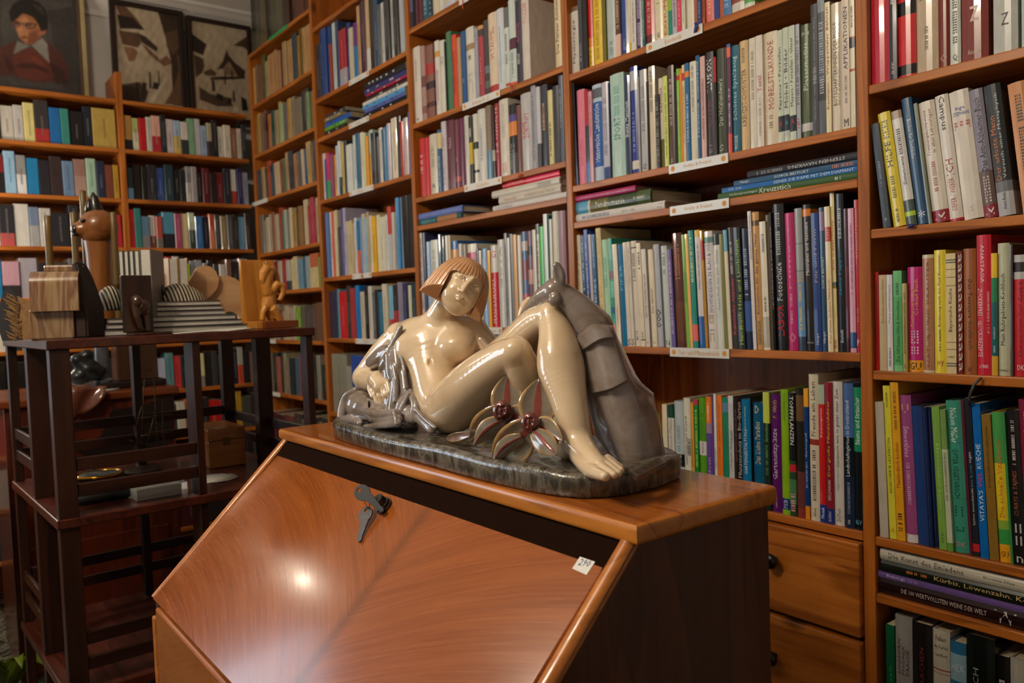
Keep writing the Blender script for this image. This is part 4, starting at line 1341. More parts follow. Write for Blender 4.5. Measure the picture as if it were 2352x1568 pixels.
tm = MB()
bm = bmesh.new()
bmesh.ops.create_cube(bm, size=1.0)
hx, hy = (XR - XL) / 2, (YBk - YFr)
for q in bm.verts: q.co = Vector((q.co.x * hx * 2, YFr - BY + (q.co.y + .5) * hy, ZT - .021 + (q.co.z + .5) * .021))
bmesh.ops.bevel(bm, geom=[e for e in bm.edges if abs(e.verts[0].co.z - e.verts[1].co.z) < 1e-4 and not all(v.co.y > YBk - BY - .001 for v in e.verts)], offset=.0075, segments=5, affect='EDGES', profile=.6)
tm.bm(bm)
top = tm.build('top_board', [B_TOP, B_EDGE], bur, sharp=.9)
for p in top.data.polygons:
    if p.normal.z < .9: p.material_index = 1

# slanted side panels
ZF0, ZF1 = .748, ZT - .021          # flap bottom / top height
SY0, SY1 = .3075, .540              # front line of the carcass at the bottom and top of the slant
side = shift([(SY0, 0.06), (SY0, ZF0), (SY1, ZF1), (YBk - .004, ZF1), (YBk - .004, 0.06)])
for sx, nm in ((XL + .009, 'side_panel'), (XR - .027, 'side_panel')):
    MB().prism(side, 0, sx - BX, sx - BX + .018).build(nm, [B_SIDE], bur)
    e = MB()
    r = .0095
    pts = [(sx - BX + .009, SY1 - BY + .004, ZF1 - .001), (sx - BX + .009, SY0 - BY - .001, ZF0 - .002)]
    e.tube(pts, r, 12)
    e.build('slant_edge', [B_EDGEY], bur, sharp=1.2)
    MB().box(sx - BX, sx - BX + .018, SY0 - BY - .008, SY0 - BY, .06, ZF0 - .03, bev=.004).build('front_edge', [B_EDGEY], bur)
# inside, back, bottom
MB().box(XL + .03 - BX, XR - .03 - BX, YBk - .02 - BY, YBk - .008 - BY, .06, ZF1 - .002).build('back_panel', [B_SIDE], bur)
MB().prism(shift([(SY1 - .004, ZF1 - .001), (SY1 + .02, ZF1 - .001), (SY0 + .055, ZF0 - .01), (SY0 + .03, ZF0 - .01)]), 0, XL + .0275 - BX, XR - .0275 - BX).build('inner_board', [GAP_SHADE], bur)


def flap_mat():
    t = NT('bureau_flap_veneer', .27, .45, .12, coat_rough=.12)
    tc = t.n('ShaderNodeTexCoord')
    sp = t.n('ShaderNodeSeparateXYZ')
    t.l(tc.outputs['Object'], sp.inputs[0])

    def math2(op, a, b):
        m = t.n('ShaderNodeMath', operation=op)
        for k, v in ((0, a), (1, b)):
            if v is None: continue
            if isinstance(v, float): m.inputs[k].default_value = v
            else: t.l(v, m.inputs[k])
        return m.outputs[0]
    ax = math2('ABSOLUTE', math2('SUBTRACT', sp.outputs['X'], .10), None)
    hgt = sp.outputs['Y']
    # grain swings away from the middle joint on both veneer leaves
    bend = math2('MULTIPLY', math2('POWER', math2('SUBTRACT', .55, ax), 2.0), .62)
    u = math2('ADD', hgt, bend)
    cb = t.n('ShaderNodeCombineXYZ')
    t.l(math2('MULTIPLY', ax, 2.6), cb.inputs[0])
    t.l(math2('MULTIPLY', u, 42.0), cb.inputs[1])
    g1 = t.noise(cb.outputs[0], 1.0, 3.0, .5, .5)
    cb2 = t.n('ShaderNodeCombineXYZ')
    t.l(math2('MULTIPLY', ax, 9.0), cb2.inputs[0])
    t.l(math2('MULTIPLY', u, 300.0), cb2.inputs[1])
    g2 = t.noise(cb2.outputs[0], 1.0, 2.0, .5)
    c = t.ramp(g1, [(.30, '86440f'), (.5, '904a16'), (.68, '9a521c')])
    c = t.mix(.22, c, t.ramp(g2, [(.38, '74350e'), (.58, '9c5620')]))
    seam = t.ramp(ax, [(0.0, (.66, .66, .66, 1)), (.016, (1, 1, 1, 1))])
    c = t.mix(1.0, c, seam, 'MULTIPLY')
    t.base(c)
    t.bump(g2, .06, .0004)
    rg = t.n('ShaderNodeMapRange')
    t.l(g2, rg.inputs['Value'])
    rg.inputs['To Min'].default_value = .19
    rg.inputs['To Max'].default_value = .32
    t.l(rg.outputs[0], t.b.inputs['Roughness'])
    return t.m


# the flap, a board in its own frame: x across, y up the slope, z out of it
FLX0, FLX1 = XL + .0285 - BX, XR - .0285 - BX
dy, dz = (SY1 - SY0), (ZF1 - ZF0)
SL = math.hypot(dy, dz)
flap = MB()
bm = bmesh.new()
bmesh.ops.create_cube(bm, size=1.0)
for q in bm.verts: q.co = Vector(((FLX0 + FLX1) / 2 + q.co.x * (FLX1 - FLX0), (q.co.y + .5) * (SL + .006), (q.co.z - .5) * .018))
bmesh.ops.bevel(bm, geom=[e for e in bm.edges if all(v.co.z > -.001 for v in e.verts)], offset=.0025, segments=3, affect='EDGES', profile=.4)
flap.bm(bm)
fl = flap.build('flap', [flap_mat()], bur, sharp=.6)
ang = math.atan2(dz, dy)
ang -= .034                       # the flap stands a little proud at its hinge
fl.rotation_euler = (ang, 0, 0)
nrm = Vector((0, -math.sin(ang), math.cos(ang)))
fl.location = Vector((0, SY0 - BY, ZF0)) + nrm * .011 + Vector((0, -.002, -.004))
# lower front with drawers
zz = ZF0 - .012
for k in range(3):
    z1, z0 = zz - k * .225, zz - (k + 1) * .225 + .006
    MB().box(FLX0, FLX1, SY0 - BY - .006, SY0 - BY + .014, z0, z1, bev=.004).build('drawer', [B_TOP], bur)

# lock and keys, in the flap's frame
def flap_pt(u, v, out=0.0):
    """local coordinates on the flap of the place the pixel shows"""
    M = Matrix.Translation((BX, BY, 0)) @ Matrix.Translation(fl.location) @ Matrix.Rotation(ang, 4, 'X')
    Mi = M.inverted()
    o = Mi @ Vector((0, 0, CAMZ))
    d = (Mi.to_3x3() @ Vector(ray(u, v)))
    t = (out - o.z) / d.z
    return o + d * t


BLACKM = plain('black_metal', '15181a', .35, .5, var=.05)
KEYM = plain('dark_key_metal', '3a3a40', .42, .5, metal=.35, var=.1)
WIRE = plain('steel_wire', 'b8b0a0', .25, .5, metal=1.0, var=.02)
lp = flap_pt(884, 1164)
lock = MB().lathe([(.0125, 0), (.0125, .003), (.0108, .0035), (.0105, .006), (.0112, .0065), (.0112, .008), (.0092, .0085), (.0092, .0165), (.0085, .0175), (.002, .0175), (.002, .0165)], 28)
lo = lock.build('lock', [BLACKM], bur, sharp=.6)
lo.rotation_euler = (ang, 0, 0)
lo.location = fl.location + Matrix.Rotation(ang, 3, 'X') @ Vector((lp.x, lp.y, .0002))
# ------------------------------------------------------------------ the ceramic sculpture
# modelled in a frame (u, v, z): two directions across the line of sight and one along it, with one common unit of length
SD0, ZTOPB = 1.14, 1.028


def z_at(u, v, y):
    d = y / ray(u, v)[1]
    return -FPX * math.log(d / SD0)


def to_world(q):
    q = np.asarray(q, float).reshape(-1, 3)
    d = SD0 * np.exp(-q[:, 2] / FPX)
    r = np.stack([(q[:, 0] - CX) / FPX, (q[:, 1] - CY) / FPX, np.ones(len(q))], 1) @ RC
    p = r * d[:, None]
    p[:, 2] += CAMZ
    return p


def nd(u, v, y, r):
    return (u, v, z_at(u, v, y), r)


def ground(u, v, r=0.0):
    """node on the plinth's top whose lowest point is seen at (u, v)"""
    p = on_z(u, v, ZTOPB)
    return (u, v - r * .9, z_at(u, v, p[1]) , r)


ZL0, ZLS = z_at(780, 900, .635), (z_at(1540, 900, .635) - z_at(780, 900, .635)) / 760.0


class SDF:
    def __init__(s, u0, u1, v0, v1, zn, step, slant=1.0, z0=None):
        s.s = step
        s.u = np.arange(u0, u1, step, dtype=np.float32)
        s.v = np.arange(v0, v1, step, dtype=np.float32)
        s.k = np.arange(zn[0], zn[1], step, dtype=np.float32)
        s.a, s.b = (ZL0, ZLS) if z0 is None else (z0, 0.0)
        s.zl = (s.a + s.b * (s.u - 780)).astype(np.float32)
        s.F = np.full((len(s.u), len(s.v), len(s.k)), 60.0, np.float32)

    def sub(s, lo, hi):
        i0, i1 = np.searchsorted(s.u, [lo[0], hi[0]])
        j0, j1 = np.searchsorted(s.v, [lo[1], hi[1]])
        if i1 <= i0 or j1 <= j0: return None
        za, zb = s.zl[i0], s.zl[i1 - 1]
        k0, k1 = np.searchsorted(s.k, [lo[2] - max(za, zb), hi[2] - min(za, zb)])
        if k1 <= k0: return None
        sl = (slice(i0, i1), slice(j0, j1), slice(k0, k1))
        U = s.u[i0:i1, None, None]
        V = s.v[None, j0:j1, None]
        Z = s.k[None, None, k0:k1] + s.zl[i0:i1, None, None]
        return sl, U, V, Z

    def put(s, sl, d, k, mode='add'):
        A = s.F[sl]
        if mode == 'add':
            h = np.clip(.5 + .5 * (A - d) / k, 0, 1)
            s.F[sl] = A * (1 - h) + d * h - k * h * (1 - h)
        else:
            d = -d
            h = np.clip(.5 - .5 * (A - d) / k, 0, 1)
            s.F[sl] = A * (1 - h) + d * h + k * h * (1 - h)

    def cone(s, a, b, k=8.0, mode='add'):
        """rounded cone between two nodes (u, v, z, r)"""
        a, b = np.array(a, float), np.array(b, float)
        pad = k + 6
        lo = np.minimum(a[:3] - a[3], b[:3] - b[3]) - pad
        hi = np.maximum(a[:3] + a[3], b[:3] + b[3]) + pad
        g = s.sub(lo, hi)
        if g is None: return s
        sl, U, V, Z = g
        d = b[:3] - a[:3]
        L2 = float(d @ d) + 1e-6
        t = np.clip(((U - a[0]) * d[0] + (V - a[1]) * d[1] + (Z - a[2]) * d[2]) / L2, 0, 1)
        q = np.sqrt((U - a[0] - t * d[0]) ** 2 + (V - a[1] - t * d[1]) ** 2 + (Z - a[2] - t * d[2]) ** 2) - (a[3] + t * (b[3] - a[3]))
        s.put(sl, q.astype(np.float32), k, mode)
        return s

    def chain(s, nodes, k=8.0, mode='add', per=5, own=0.0):
        """a limb: nodes joined by a smooth curve of rounded cones, blended into the body once"""
        nodes = [np.array(q, float) for q in nodes]
        if len(nodes) > 2 and per > 1:
            ext = [2 * nodes[0] - nodes[1]] + nodes + [2 * nodes[-1] - nodes[-2]]
            out = []
            for i in range(1, len(ext) - 2):
                p0, p1, p2, p3 = ext[i - 1:i + 3]
                for m in range(per):
                    t = m / per
                    out.append(.5 * (2 * p1 + (p2 - p0) * t + (2 * p0 - 5 * p1 + 4 * p2 - p3) * t * t + (3 * p1 - p0 - 3 * p2 + p3) * t ** 3))
            nodes = out + [nodes[-1]]
        P = np.array(nodes)
        pad = k + 6
        g = s.sub((P[:, :3] - P[:, 3:]).min(0) - pad, (P[:, :3] + P[:, 3:]).max(0) + pad)
        if g is None: return s
        SL = g[0]
        T = np.full(tuple(q.stop - q.start for q in SL), 60.0, np.float32)
        for a, b in zip(nodes[:-1], nodes[1:]):
            h = s.sub(np.minimum(a[:3] - a[3], b[:3] - b[3]) - pad, np.maximum(a[:3] + a[3], b[:3] + b[3]) + pad)
            if h is None: continue
            sl, U, V, Z = h
            d = b[:3] - a[:3]
            L2 = float(d @ d) + 1e-6
            t = np.clip(((U - a[0]) * d[0] + (V - a[1]) * d[1] + (Z - a[2]) * d[2]) / L2, 0, 1)
            q = np.sqrt((U - a[0] - t * d[0]) ** 2 + (V - a[1] - t * d[1]) ** 2 + (Z - a[2] - t * d[2]) ** 2) - (a[3] + t * (b[3] - a[3]))
            ts = tuple(slice(x.start - y.start, x.stop - y.start) for x, y in zip(sl, SL))
            T[ts] = np.minimum(T[ts], q)
        s.put(SL, T, k, mode)
        return s

    def ell(s, c, r, k=8.0, mode='add', rot=None):
        """ellipsoid; rot: rows are the local axes"""
        c, r = np.array(c, float), np.array(r, float)
        m = float(r.max()) + k + 6
        g = s.sub(c - m, c + m)
        if g is None: return s
        sl, U, V, Z = g
        x, y, z = U - c[0], V - c[1], Z - c[2]
        if rot is not None:
            R = np.array(rot, float)
            x, y, z = (R[0, 0] * x + R[0, 1] * y + R[0, 2] * z, R[1, 0] * x + R[1, 1] * y + R[1, 2] * z, R[2, 0] * x + R[2, 1] * y + R[2, 2] * z)
        k0 = np.sqrt((x / r[0]) ** 2 + (y / r[1]) ** 2 + (z / r[2]) ** 2)
        k1 = np.sqrt((x / r[0] ** 2) ** 2 + (y / r[1] ** 2) ** 2 + (z / r[2] ** 2) ** 2) + 1e-6
        s.put(sl, (k0 * (k0 - 1) / k1).astype(np.float32), k, mode)
        return s

    def plane_cut(s, p, n, k=2.0, box=None):
        """removes what lies on the n side of the plane, inside box"""
        lo, hi = box
        g = s.sub(np.array(lo, float), np.array(hi, float))
        if g is None: return s
        sl, U, V, Z = g
        n = np.array(n, float)
        n /= np.linalg.norm(n)
        d = (U - p[0]) * n[0] + (V - p[1]) * n[1] + (Z - p[2]) * n[2]
        s.put(sl, (-d).astype(np.float32), k, 'cut')
        return s

    def mesh(s, smooth=3):
        F = s.F
        neg = F < 0
        nx, ny, nz = F.shape
        c = np.zeros((nx - 1, ny - 1, nz - 1), np.int8)
        for a in (0, 1):
            for b in (0, 1):
                for e in (0, 1):
                    c += neg[a:nx - 1 + a, b:ny - 1 + b, e:nz - 1 + e]
        mixed = (c > 0) & (c < 8)
        idx = np.argwhere(mixed)
        num = np.full(mixed.shape, -1, np.int32)
        num[mixed] = np.arange(len(idx))
        acc = np.zeros((len(idx), 3))
        cnt = np.zeros(len(idx))
        i, j, k = idx.T
        for ax in range(3):
            for p in (0, 1):
                for q in (0, 1):
                    o0 = [0, 0, 0]
                    oth = [x for x in range(3) if x != ax]
                    o0[oth[0]], o0[oth[1]] = p, q
                    o1 = list(o0)
                    o1[ax] = 1
                    f0 = F[i + o0[0], j + o0[1], k + o0[2]]
                    f1 = F[i + o1[0], j + o1[1], k + o1[2]]
                    m = (f0 < 0) != (f1 < 0)
                    t = np.where(m, f0 / np.where(m, f0 - f1, 1), 0)
                    pt = np.array(o0, float)[None, :].repeat(len(idx), 0)
                    pt[:, ax] += t
                    acc += pt * m[:, None]
                    cnt += m
        g = idx + acc / cnt[:, None]
        u = s.u[0] + g[:, 0] * s.s
        v = s.v[0] + g[:, 1] * s.s
        z = s.k[0] + g[:, 2] * s.s + s.a + s.b * (u - 780)
        quads = []
        for ax in range(3):
            sl0 = [slice(None)] * 3
            sl1 = [slice(None)] * 3
            sl0[ax], sl1[ax] = slice(0, -1), slice(1, None)
            ch = neg[tuple(sl0)] != neg[tuple(sl1)]
            e = np.argwhere(ch)
            oth = [x for x in range(3) if x != ax]
            ok = (e[:, oth[0]] > 0) & (e[:, oth[1]] > 0) & (e[:, oth[0]] < F.shape[oth[0]] - 1) & (e[:, oth[1]] < F.shape[oth[1]] - 1)
            e = e[ok]
            inside = neg[tuple(e.T)]
            A = []
            for da, db in ((1, 1), (0, 1), (0, 0), (1, 0)):
                w = e.copy()
                w[:, oth[0]] -= da
                w[:, oth[1]] -= db
                A.append(num[tuple(w.T)])
            Q = np.stack(A, 1)
            flip = inside if ax != 1 else ~inside
            Q[flip] = Q[flip][:, ::-1]
            quads.append(Q)
        P, Q = np.stack([u, v, z], 1), np.concatenate(quads)
        for _ in range(smooth):                 # a light smoothing of the skin
            acc = np.zeros_like(P)
            cnt = np.zeros(len(P))
            for a_ in range(4):
                i0, i1 = Q[:, a_], Q[:, (a_ + 1) % 4]
                for c_ in range(3):
                    acc[:, c_] += np.bincount(i0, P[i1, c_], len(P)) + np.bincount(i1, P[i0, c_], len(P))
                cnt += np.bincount(i0, minlength=len(P)) + np.bincount(i1, minlength=len(P))
            P = P + .6 * (acc / np.maximum(cnt, 1)[:, None] - P)
        return P, Q


def sdf_object(name, fields, mat, parent, origin, smooth=3):
    fields = fields if isinstance(fields, list) else [fields]
    Ps, Qs, n0 = [], [], 0
    for f in fields:
        P, Q = f.mesh(smooth)
        W = to_world(P)
        a, b, c, d = (W[Q[:, x]] - W.mean(0) for x in range(4))
        if np.einsum('ij,ij->i', a, np.cross(b, c)).sum() + np.einsum('ij,ij->i', a, np.cross(c, d)).sum() < 0: Q = Q[:, ::-1]
        Ps.append(P)
        Qs.append(Q + n0)
        n0 += len(P)
    P, Q = np.concatenate(Ps), np.concatenate(Qs)
    W = to_world(P) - np.array(origin)
    me = bpy.data.meshes.new(name)
    me.vertices.add(len(W))
    me.vertices.foreach_set('co', W.astype(np.float32).ravel())
    me.loops.add(Q.size)
    me.loops.foreach_set('vertex_index', Q.astype(np.int32).ravel())
    me.polygons.add(len(Q))
    me.polygons.foreach_set('loop_start', np.arange(0, Q.size, 4, dtype=np.int32))
    me.polygons.foreach_set('use_smooth', np.ones(len(Q), bool))
    me.materials.append(mat)
    me.update(calc_edges=True)
    me.validate()
    return obj(name, me, parent)


def glaze(name, stops, rough=.12, scale=9.0, bump=0.0, streak=(1, 1, 1), coat=.6, speck=True):
    t = NT(name, rough, .6, coat, coat_rough=.04)
    v = t.coords(streak)
    f = t.noise(v, scale, 5.0, .6, .6)
    c = t.ramp(f, stops)
    sp = t.noise(t.coords(), 260.0, 2.0)
    c = t.mix(1.0, c, t.ramp(sp, [(.22, (.85, .82, .78, 1)), (.30, (1, 1, 1, 1))]), 'MULTIPLY') if speck else c
    t.base(c)
    if bump: t.bump(f, bump, .004)
    return t.m


SKIN = glaze('cream_glaze', [(.3, 'ccb08c'), (.5, 'd8be9c'), (.7, 'dec8a8')], .13, 7.0, speck=False)
HAIRG = glaze('light_brown_glaze', [(.3, 'b5804e'), (.6, 'c8966a')], .25, 12.0)
GREYG = glaze('grey_glaze', [(.28, '5c4c3e'), (.45, '7e7064'), (.6, '8e8480'), (.75, '7a6650')], .15, 16.0)
BASEG = glaze('dark_speckled_glaze', [(.34, '1e1b16'), (.47, '4a443a'), (.58, '6c6558'), (.70, '2a251f')], .16, 75.0, .5, (1, 1, .4), .35)

SO = (-.93, .645, 1.0)
scu = empty('ceramic_sculpture', SO)
tag(scu, 'glazed ceramic sculpture of a reclining nude woman with a grey deer, on the bureau', 'sculpture')

# --- plinth
OUT = [(-1.262, .590), (-1.238, .566), (-1.19, .553), (-1.063, .546), (-.9155, .5446), (-.789, .5425), (-.70, .547), (-.64, .561), (-.612, .592), (-.605, .64), (-.612, .685), (-.632, .722), (-.69, .742), (-.9, .746), (-1.1, .744), (-1.21, .735), (-1.262, .70), (-1.275, .645)]


def smooth_loop(pts, per=8):
    out = []
    n = len(pts)
    for i in range(n):
        p0, p1, p2, p3 = (Vector(pts[(i + k) % n]) for k in (-1, 0, 1, 2))
        for k in range(per):
            t = k / per
            out.append(.5 * ((2 * p1) + (-p0 + p2) * t + (2 * p0 - 5 * p1 + 4 * p2 - p3) * t * t + (-p0 + 3 * p1 - 3 * p2 + p3) * t ** 3))
    return out


lp_ = smooth_loop(OUT)
cen = Vector((sum(p.x for p in lp_) / len(lp_), sum(p.y for p in lp_) / len(lp_)))
pm = MB()
lev = [(0.0, .0), (.003, .003), (.012, .0035), (.020, .0045), (.0255, .0035), (.0285, -.001), (.029, -.006)]
vs, fs = [], []
n = len(lp_)
rn = random.Random(3)
wob = [math.sin(i * .41) * .0012 + math.sin(i * .17 + 1) * .0014 for i in range(n)]
for z, o in lev:
    for i, p in enumerate(lp_):
        t = (lp_[(i + 1) % n] - lp_[i - 1]).normalized()
        q = p + Vector((t.y, -t.x)) * o
        vs.append((q.x - SO[0], q.y - SO[1], z + wob[i] * (z > .015) + .0003))
for k in range(len(lev) - 1):
    for i in range(n): fs.append((k * n + i, k * n + (i + 1) % n, (k + 1) * n + (i + 1) % n, (k + 1) * n + i))
fs.append(tuple(range(n))[::-1])
last = (len(lev) - 1) * n
inner = []
for f_ in (.9, .6, .3):
    b0 = len(vs)
    for i, p in enumerate(lp_):
        q = cen + (p - cen) * f_
        vs.append((q.x - SO[0], q.y - SO[1], .0282 + .0012 * math.sin(q.x * 60) * math.cos(q.y * 80)))
    for i in range(n): fs.append((last + i, last + (i + 1) % n, b0 + (i + 1) % n, b0 + i))
    last = b0
fs.append(tuple(last + i for i in range(n)))
pm.add(vs, fs)
pm.build('plinth', [BASEG], scu, sharp=.9)

# --- the woman, one continuous body
B = SDF(796, 1446, 584, 1118, (-250, 330), STEP)
K = 16.0
B.chain([nd(958, 792, .640, 58), nd(1055, 788, .676, 52)], K)                                   # chest
B.chain([nd(918, 768, .634, 28), nd(1000, 752, .655, 30), nd(1086, 756, .692, 30)], 20)         # shoulder girdle
B.chain([nd(985, 800, .648, 62), nd(996, 860, .636, 54), nd(1012, 918, .628, 58), nd(1030, 940, .622, 56)], 22)   # belly and hips
B.chain([nd(1002, 738, .656, 31), nd(1020, 703, .655, 27.5), nd(1042, 672, .655, 29)], 16)                                 # neck
B.ell(nd(950, 806, .6255, 0)[:3], (34, 30, 26), 26)                                              # breasts
B.ell(nd(1052, 797, .657, 0)[:3], (38, 31, 28), 22)
B.ell(nd(987, 832, .6175, 0)[:3], (2.5, 5, 6), 7, 'cut')                                         # navel
B.chain([nd(1042, 934, .620, 60), nd(1078, 893, .611, 59), nd(1120, 854, .603, 52), nd(1160, 822, .597, 43), nd(1186, 808, .594, 36)], 12)  # near thigh
B.chain([nd(1186, 810, .595, 36), nd(1203, 850, .607, 40), nd(1222, 900, .622, 38), nd(1246, 965, .640, 26)], 7)    # near calf, tucked under
B.chain([nd(1085, 890, .668, 56), nd(1170, 815, .655, 50), nd(1232, 744, .640, 41), nd(1268, 722, .630, 32)], 8)   # far thigh
B.chain([nd(1267, 724, .630, 31), nd(1279, 772, .625, 42), nd(1285, 815, .620, 52), nd(1290, 850, .617, 55), nd(1302, 900, .611, 46), nd(1314, 950, .606, 40), nd(1322, 985, .603, 35), nd(1325, 1012, .602, 33)], 6)  # shin
B.chain([nd(1324, 1008, .603, 32), nd(1301, 1033, .607, 23)], 10)                               # heel
B.chain([nd(1330, 1020, .600, 34), nd(1352, 1048, .592, 29), nd(1378, 1072, .580, 22)], 12)     # instep
B.chain([nd(1322, 1050, .590, 14), nd(1352, 1078, .572, 17), nd(1372, 1087, .561, 15), nd(1391, 1094, .552, 11.5)], 7)  # inner edge and big toe
for (a, b_) in (((1378, 1070, .578, 13), (1411, 1091, .5655, 9)), ((1386, 1062, .586, 12), (1421, 1087, .5745, 8.5)), ((1394, 1057, .593, 11), (1427, 1080, .582, 8)), ((1396, 1052, .599, 10), (1426, 1073, .590, 7))):
    B.cone(nd(*a), nd(*b_), 3.5)
# near arm and hand
B.chain([nd(914, 775, .632, 31), nd(884, 806, .627, 31), nd(858, 838, .620, 29), nd(839, 866, .612, 28)], 10)
B.chain([nd(838, 868, .612, 28), nd(852, 874, .604, 25), nd(868, 872, .596, 19)], 8)
B.chain([nd(868, 871, .596, 20), nd(876, 888, .590, 20)], 8)
B.cone(nd(862, 880, .5905, 13), nd(886, 880, .5925, 14), 8)
for a, m_, e in (((862, 886, .590, 9), (862, 906, .5865, 8), (868, 930, .586, 6.5)), ((871, 888, .5885, 9), (873, 909, .585, 8.2), (877, 933, .5855, 6.5)), ((881, 886, .589, 9), (884, 908, .586, 8), (887, 930, .587, 6.2)), ((890, 880, .591, 8), (895, 901, .5885, 7), (895, 921, .590, 5.5))):
    B.cone(nd(*a), nd(*m_), 3.0)
    B.cone(nd(*m_), nd(*e), 2.5)
B.chain([nd(853, 874, .594, 9), nd(850, 892, .589, 7.5), nd(856, 910, .587, 6)], 3.5)           # thumb
# far arm, far hand on the deer's cheek
B.chain([nd(1090, 756, .697, 29), nd(1112, 783, .700, 27), nd(1150, 822, .700, 24)], 8)
for a, e in (((1216, 688, .652, 8), (1200, 706, .650, 7)), ((1209, 697, .650, 8), (1196, 717, .648, 7)), ((1203, 708, .648, 8), (1194, 730, .645, 7))):
    B.cone(nd(*a), nd(*e), 4)
B.cone(nd(1210, 700, .655, 14), nd(1205, 735, .655, 12), 6)
# head, at a finer grain: local axes a (across the face), b (down the face)
HC = np.array(nd(1066, 664, .650, 0)[:3])
AX, AY = np.array([.84, .545, 0]), np.array([-.545, .84, 0])


def H(x, y, z): return tuple(HC + AX * x + AY * y + np.array([0, 0, z]))


def Hn(x, y, z, r): return (*H(x, y, z), r)


HR = [AX, AY, (0, 0, 1)]
F_ = SDF(956, 1142, 578, 742, (-85, 85), HSTEP, z0=HC[2])
F_.ell(H(-8, -14, -10), (52, 52, 52), 8, rot=HR)
F_.ell(H(0, 8, 8), (45, 55, 46), 8, rot=HR)
F_.ell(H(10, 42, 22), (20, 17, 17), 14, rot=HR)                                                 # chin
F_.ell(H(-20, 16, 32), (15, 18, 14), 14, rot=HR)                                                # cheeks
F_.ell(H(22, 17, 32), (15, 18, 14), 14, rot=HR)
F_.ell(H(-19, -19, 50), (13, 8, 9), 9, 'cut', rot=HR)                                           # eye sockets
F_.ell(H(21, -17, 50), (13, 8, 9), 9, 'cut', rot=HR)
F_.chain([Hn(4, -32, 44, 5), Hn(1, -18, 49, 4.6), Hn(0, -4, 57, 5), Hn(0, 4, 60, 5.6)], 6)      # nose
F_.ell(H(-7, 7, 53), (4.4, 3.8, 5), 4, rot=HR)
F_.ell(H(8, 7, 53), (4.4, 3.8, 5), 4, rot=HR)
F_.ell(H(-4, 11, 58), (2.2, 1.6, 3), 1.5, 'cut', rot=HR)
F_.ell(H(5, 11, 58), (2.2, 1.6, 3), 1.5, 'cut', rot=HR)
F_.ell(H(-21, -18.5, 36.5), (10, 5.6, 7), 2, rot=HR)                                            # eyeballs
F_.ell(H(22, -16.5, 36.5), (10, 5.6, 7), 2, rot=HR)
F_.chain([Hn(-32, -16, 37.5, 1.2), Hn(-26, -23, 41, 1.5), Hn(-18, -24.5, 43.5, 1.6), Hn(-9.5, -17, 44, 1.2)], 2)   # lids
F_.chain([Hn(-31, -15.5, 37.5, 1.0), Hn(-21, -12.6, 42, 1.2), Hn(-10, -16, 43.5, 1.0)], 2)
F_.chain([Hn(11, -15, 44.5, 1.2), Hn(19, -22.5, 44, 1.6), Hn(27, -21.5, 41.5, 1.5), Hn(33, -14, 37.5, 1.2)], 2)
F_.chain([Hn(11, -14.5, 44, 1.0), Hn(22, -10.6, 42.5, 1.2), Hn(32, -13.5, 38, 1.0)], 2)
F_.chain([Hn(-8, 22.5, 51, 1.8), Hn(-1, 20.3, 54.5, 2.9), Hn(3, 21.5, 54.6, 2.5), Hn(7, 20.3, 54.3, 2.9), Hn(14, 22.5, 50.5, 1.8)], 3)  # lips
F_.chain([Hn(-5, 26, 51, 2.0), Hn(3, 28, 54.4, 3.9), Hn(11, 26, 50.5, 2.0)], 2.6)
F_.chain([Hn(-9, 23.8, 55, .8), Hn(3, 24.2, 58.5, 1.0), Hn(15, 23.8, 54.5, .8)], 1.2, 'cut')
F_.ell(H(4, 34, 54), (9, 3.5, 5), 5, 'cut', rot=HR)
sdf_object('woman', [B, F_], SKIN, scu, SO, 3)['label'] = 'cream glazed reclining nude woman with a bobbed head'
del B

# --- bobbed hair: a bell that flares to straight-cut ends
Hh = SDF(956, 1142, 578, 742, (-85, 85), HSTEP, z0=HC[2])
U = Hh.u[:, None, None]
V = Hh.v[None, :, None]
z = Hh.k[None, None, :] + 0 * U + 0 * V
HAX, HAY = (.888, .460), (-.460, .888)
x = (U - HC[0]) * HAX[0] + (V - HC[1]) * HAX[1] + 0 * z
y = (U - HC[0]) * HAY[0] + (V - HC[1]) * HAY[1] + 0 * z
x, y = x + 1.0, y - 1.0
R_ = np.interp(y, [-76, -72.5, -70, -66, -58, -48, -34, -16, 4, 24, 44, 60], [-6, 0, 15, 27, 40, 50, 59, 66.5, 72, 76, 79, 82])
rad = np.sqrt((x + 10) ** 2 + ((z + 8) / .84) ** 2)
bell = np.maximum((rad - R_) * .8, -y - 72.5)
th = np.arctan2(z + 12, x + 10)
ph = th * 34 / (2 * math.pi)
ph = np.abs(ph - np.round(ph))
bell += 2.4 * np.exp(-(ph / .085) ** 2) * np.clip((y + 64) / 14, 0, 1) * np.clip((rad - 20) / 20, 0, 1)


def smax(a, b, k):
    h = np.clip(.5 - .5 * (a - b) / k, 0, 1)
    return a * (1 - h) + b * h + k * h * (1 - h)


cutp = (y + .75 * z - np.where(x < 0, 47, 50)) / 1.25
bell = smax(bell, cutp, 1.5)
bell = smax(bell, y - 50, 1.5)
# the opening for the face under the fringe
bx_ = np.abs(x + 2.5 - .02 * y) - 42.5
by_ = np.maximum(-32.5 - y - .06 * x, y - 90)
bz_ = 4 - z
opening = np.maximum(smax(bx_, by_, 14.0), bz_)
Hh.F = smax(bell, -opening, 2.0).astype(np.float32)
sdf_object('hair', Hh, HAIRG, scu, SO, 1)
del Hh, F_, U, V, x, y, z, R_, rad, bell, th, ph, opening, cutp

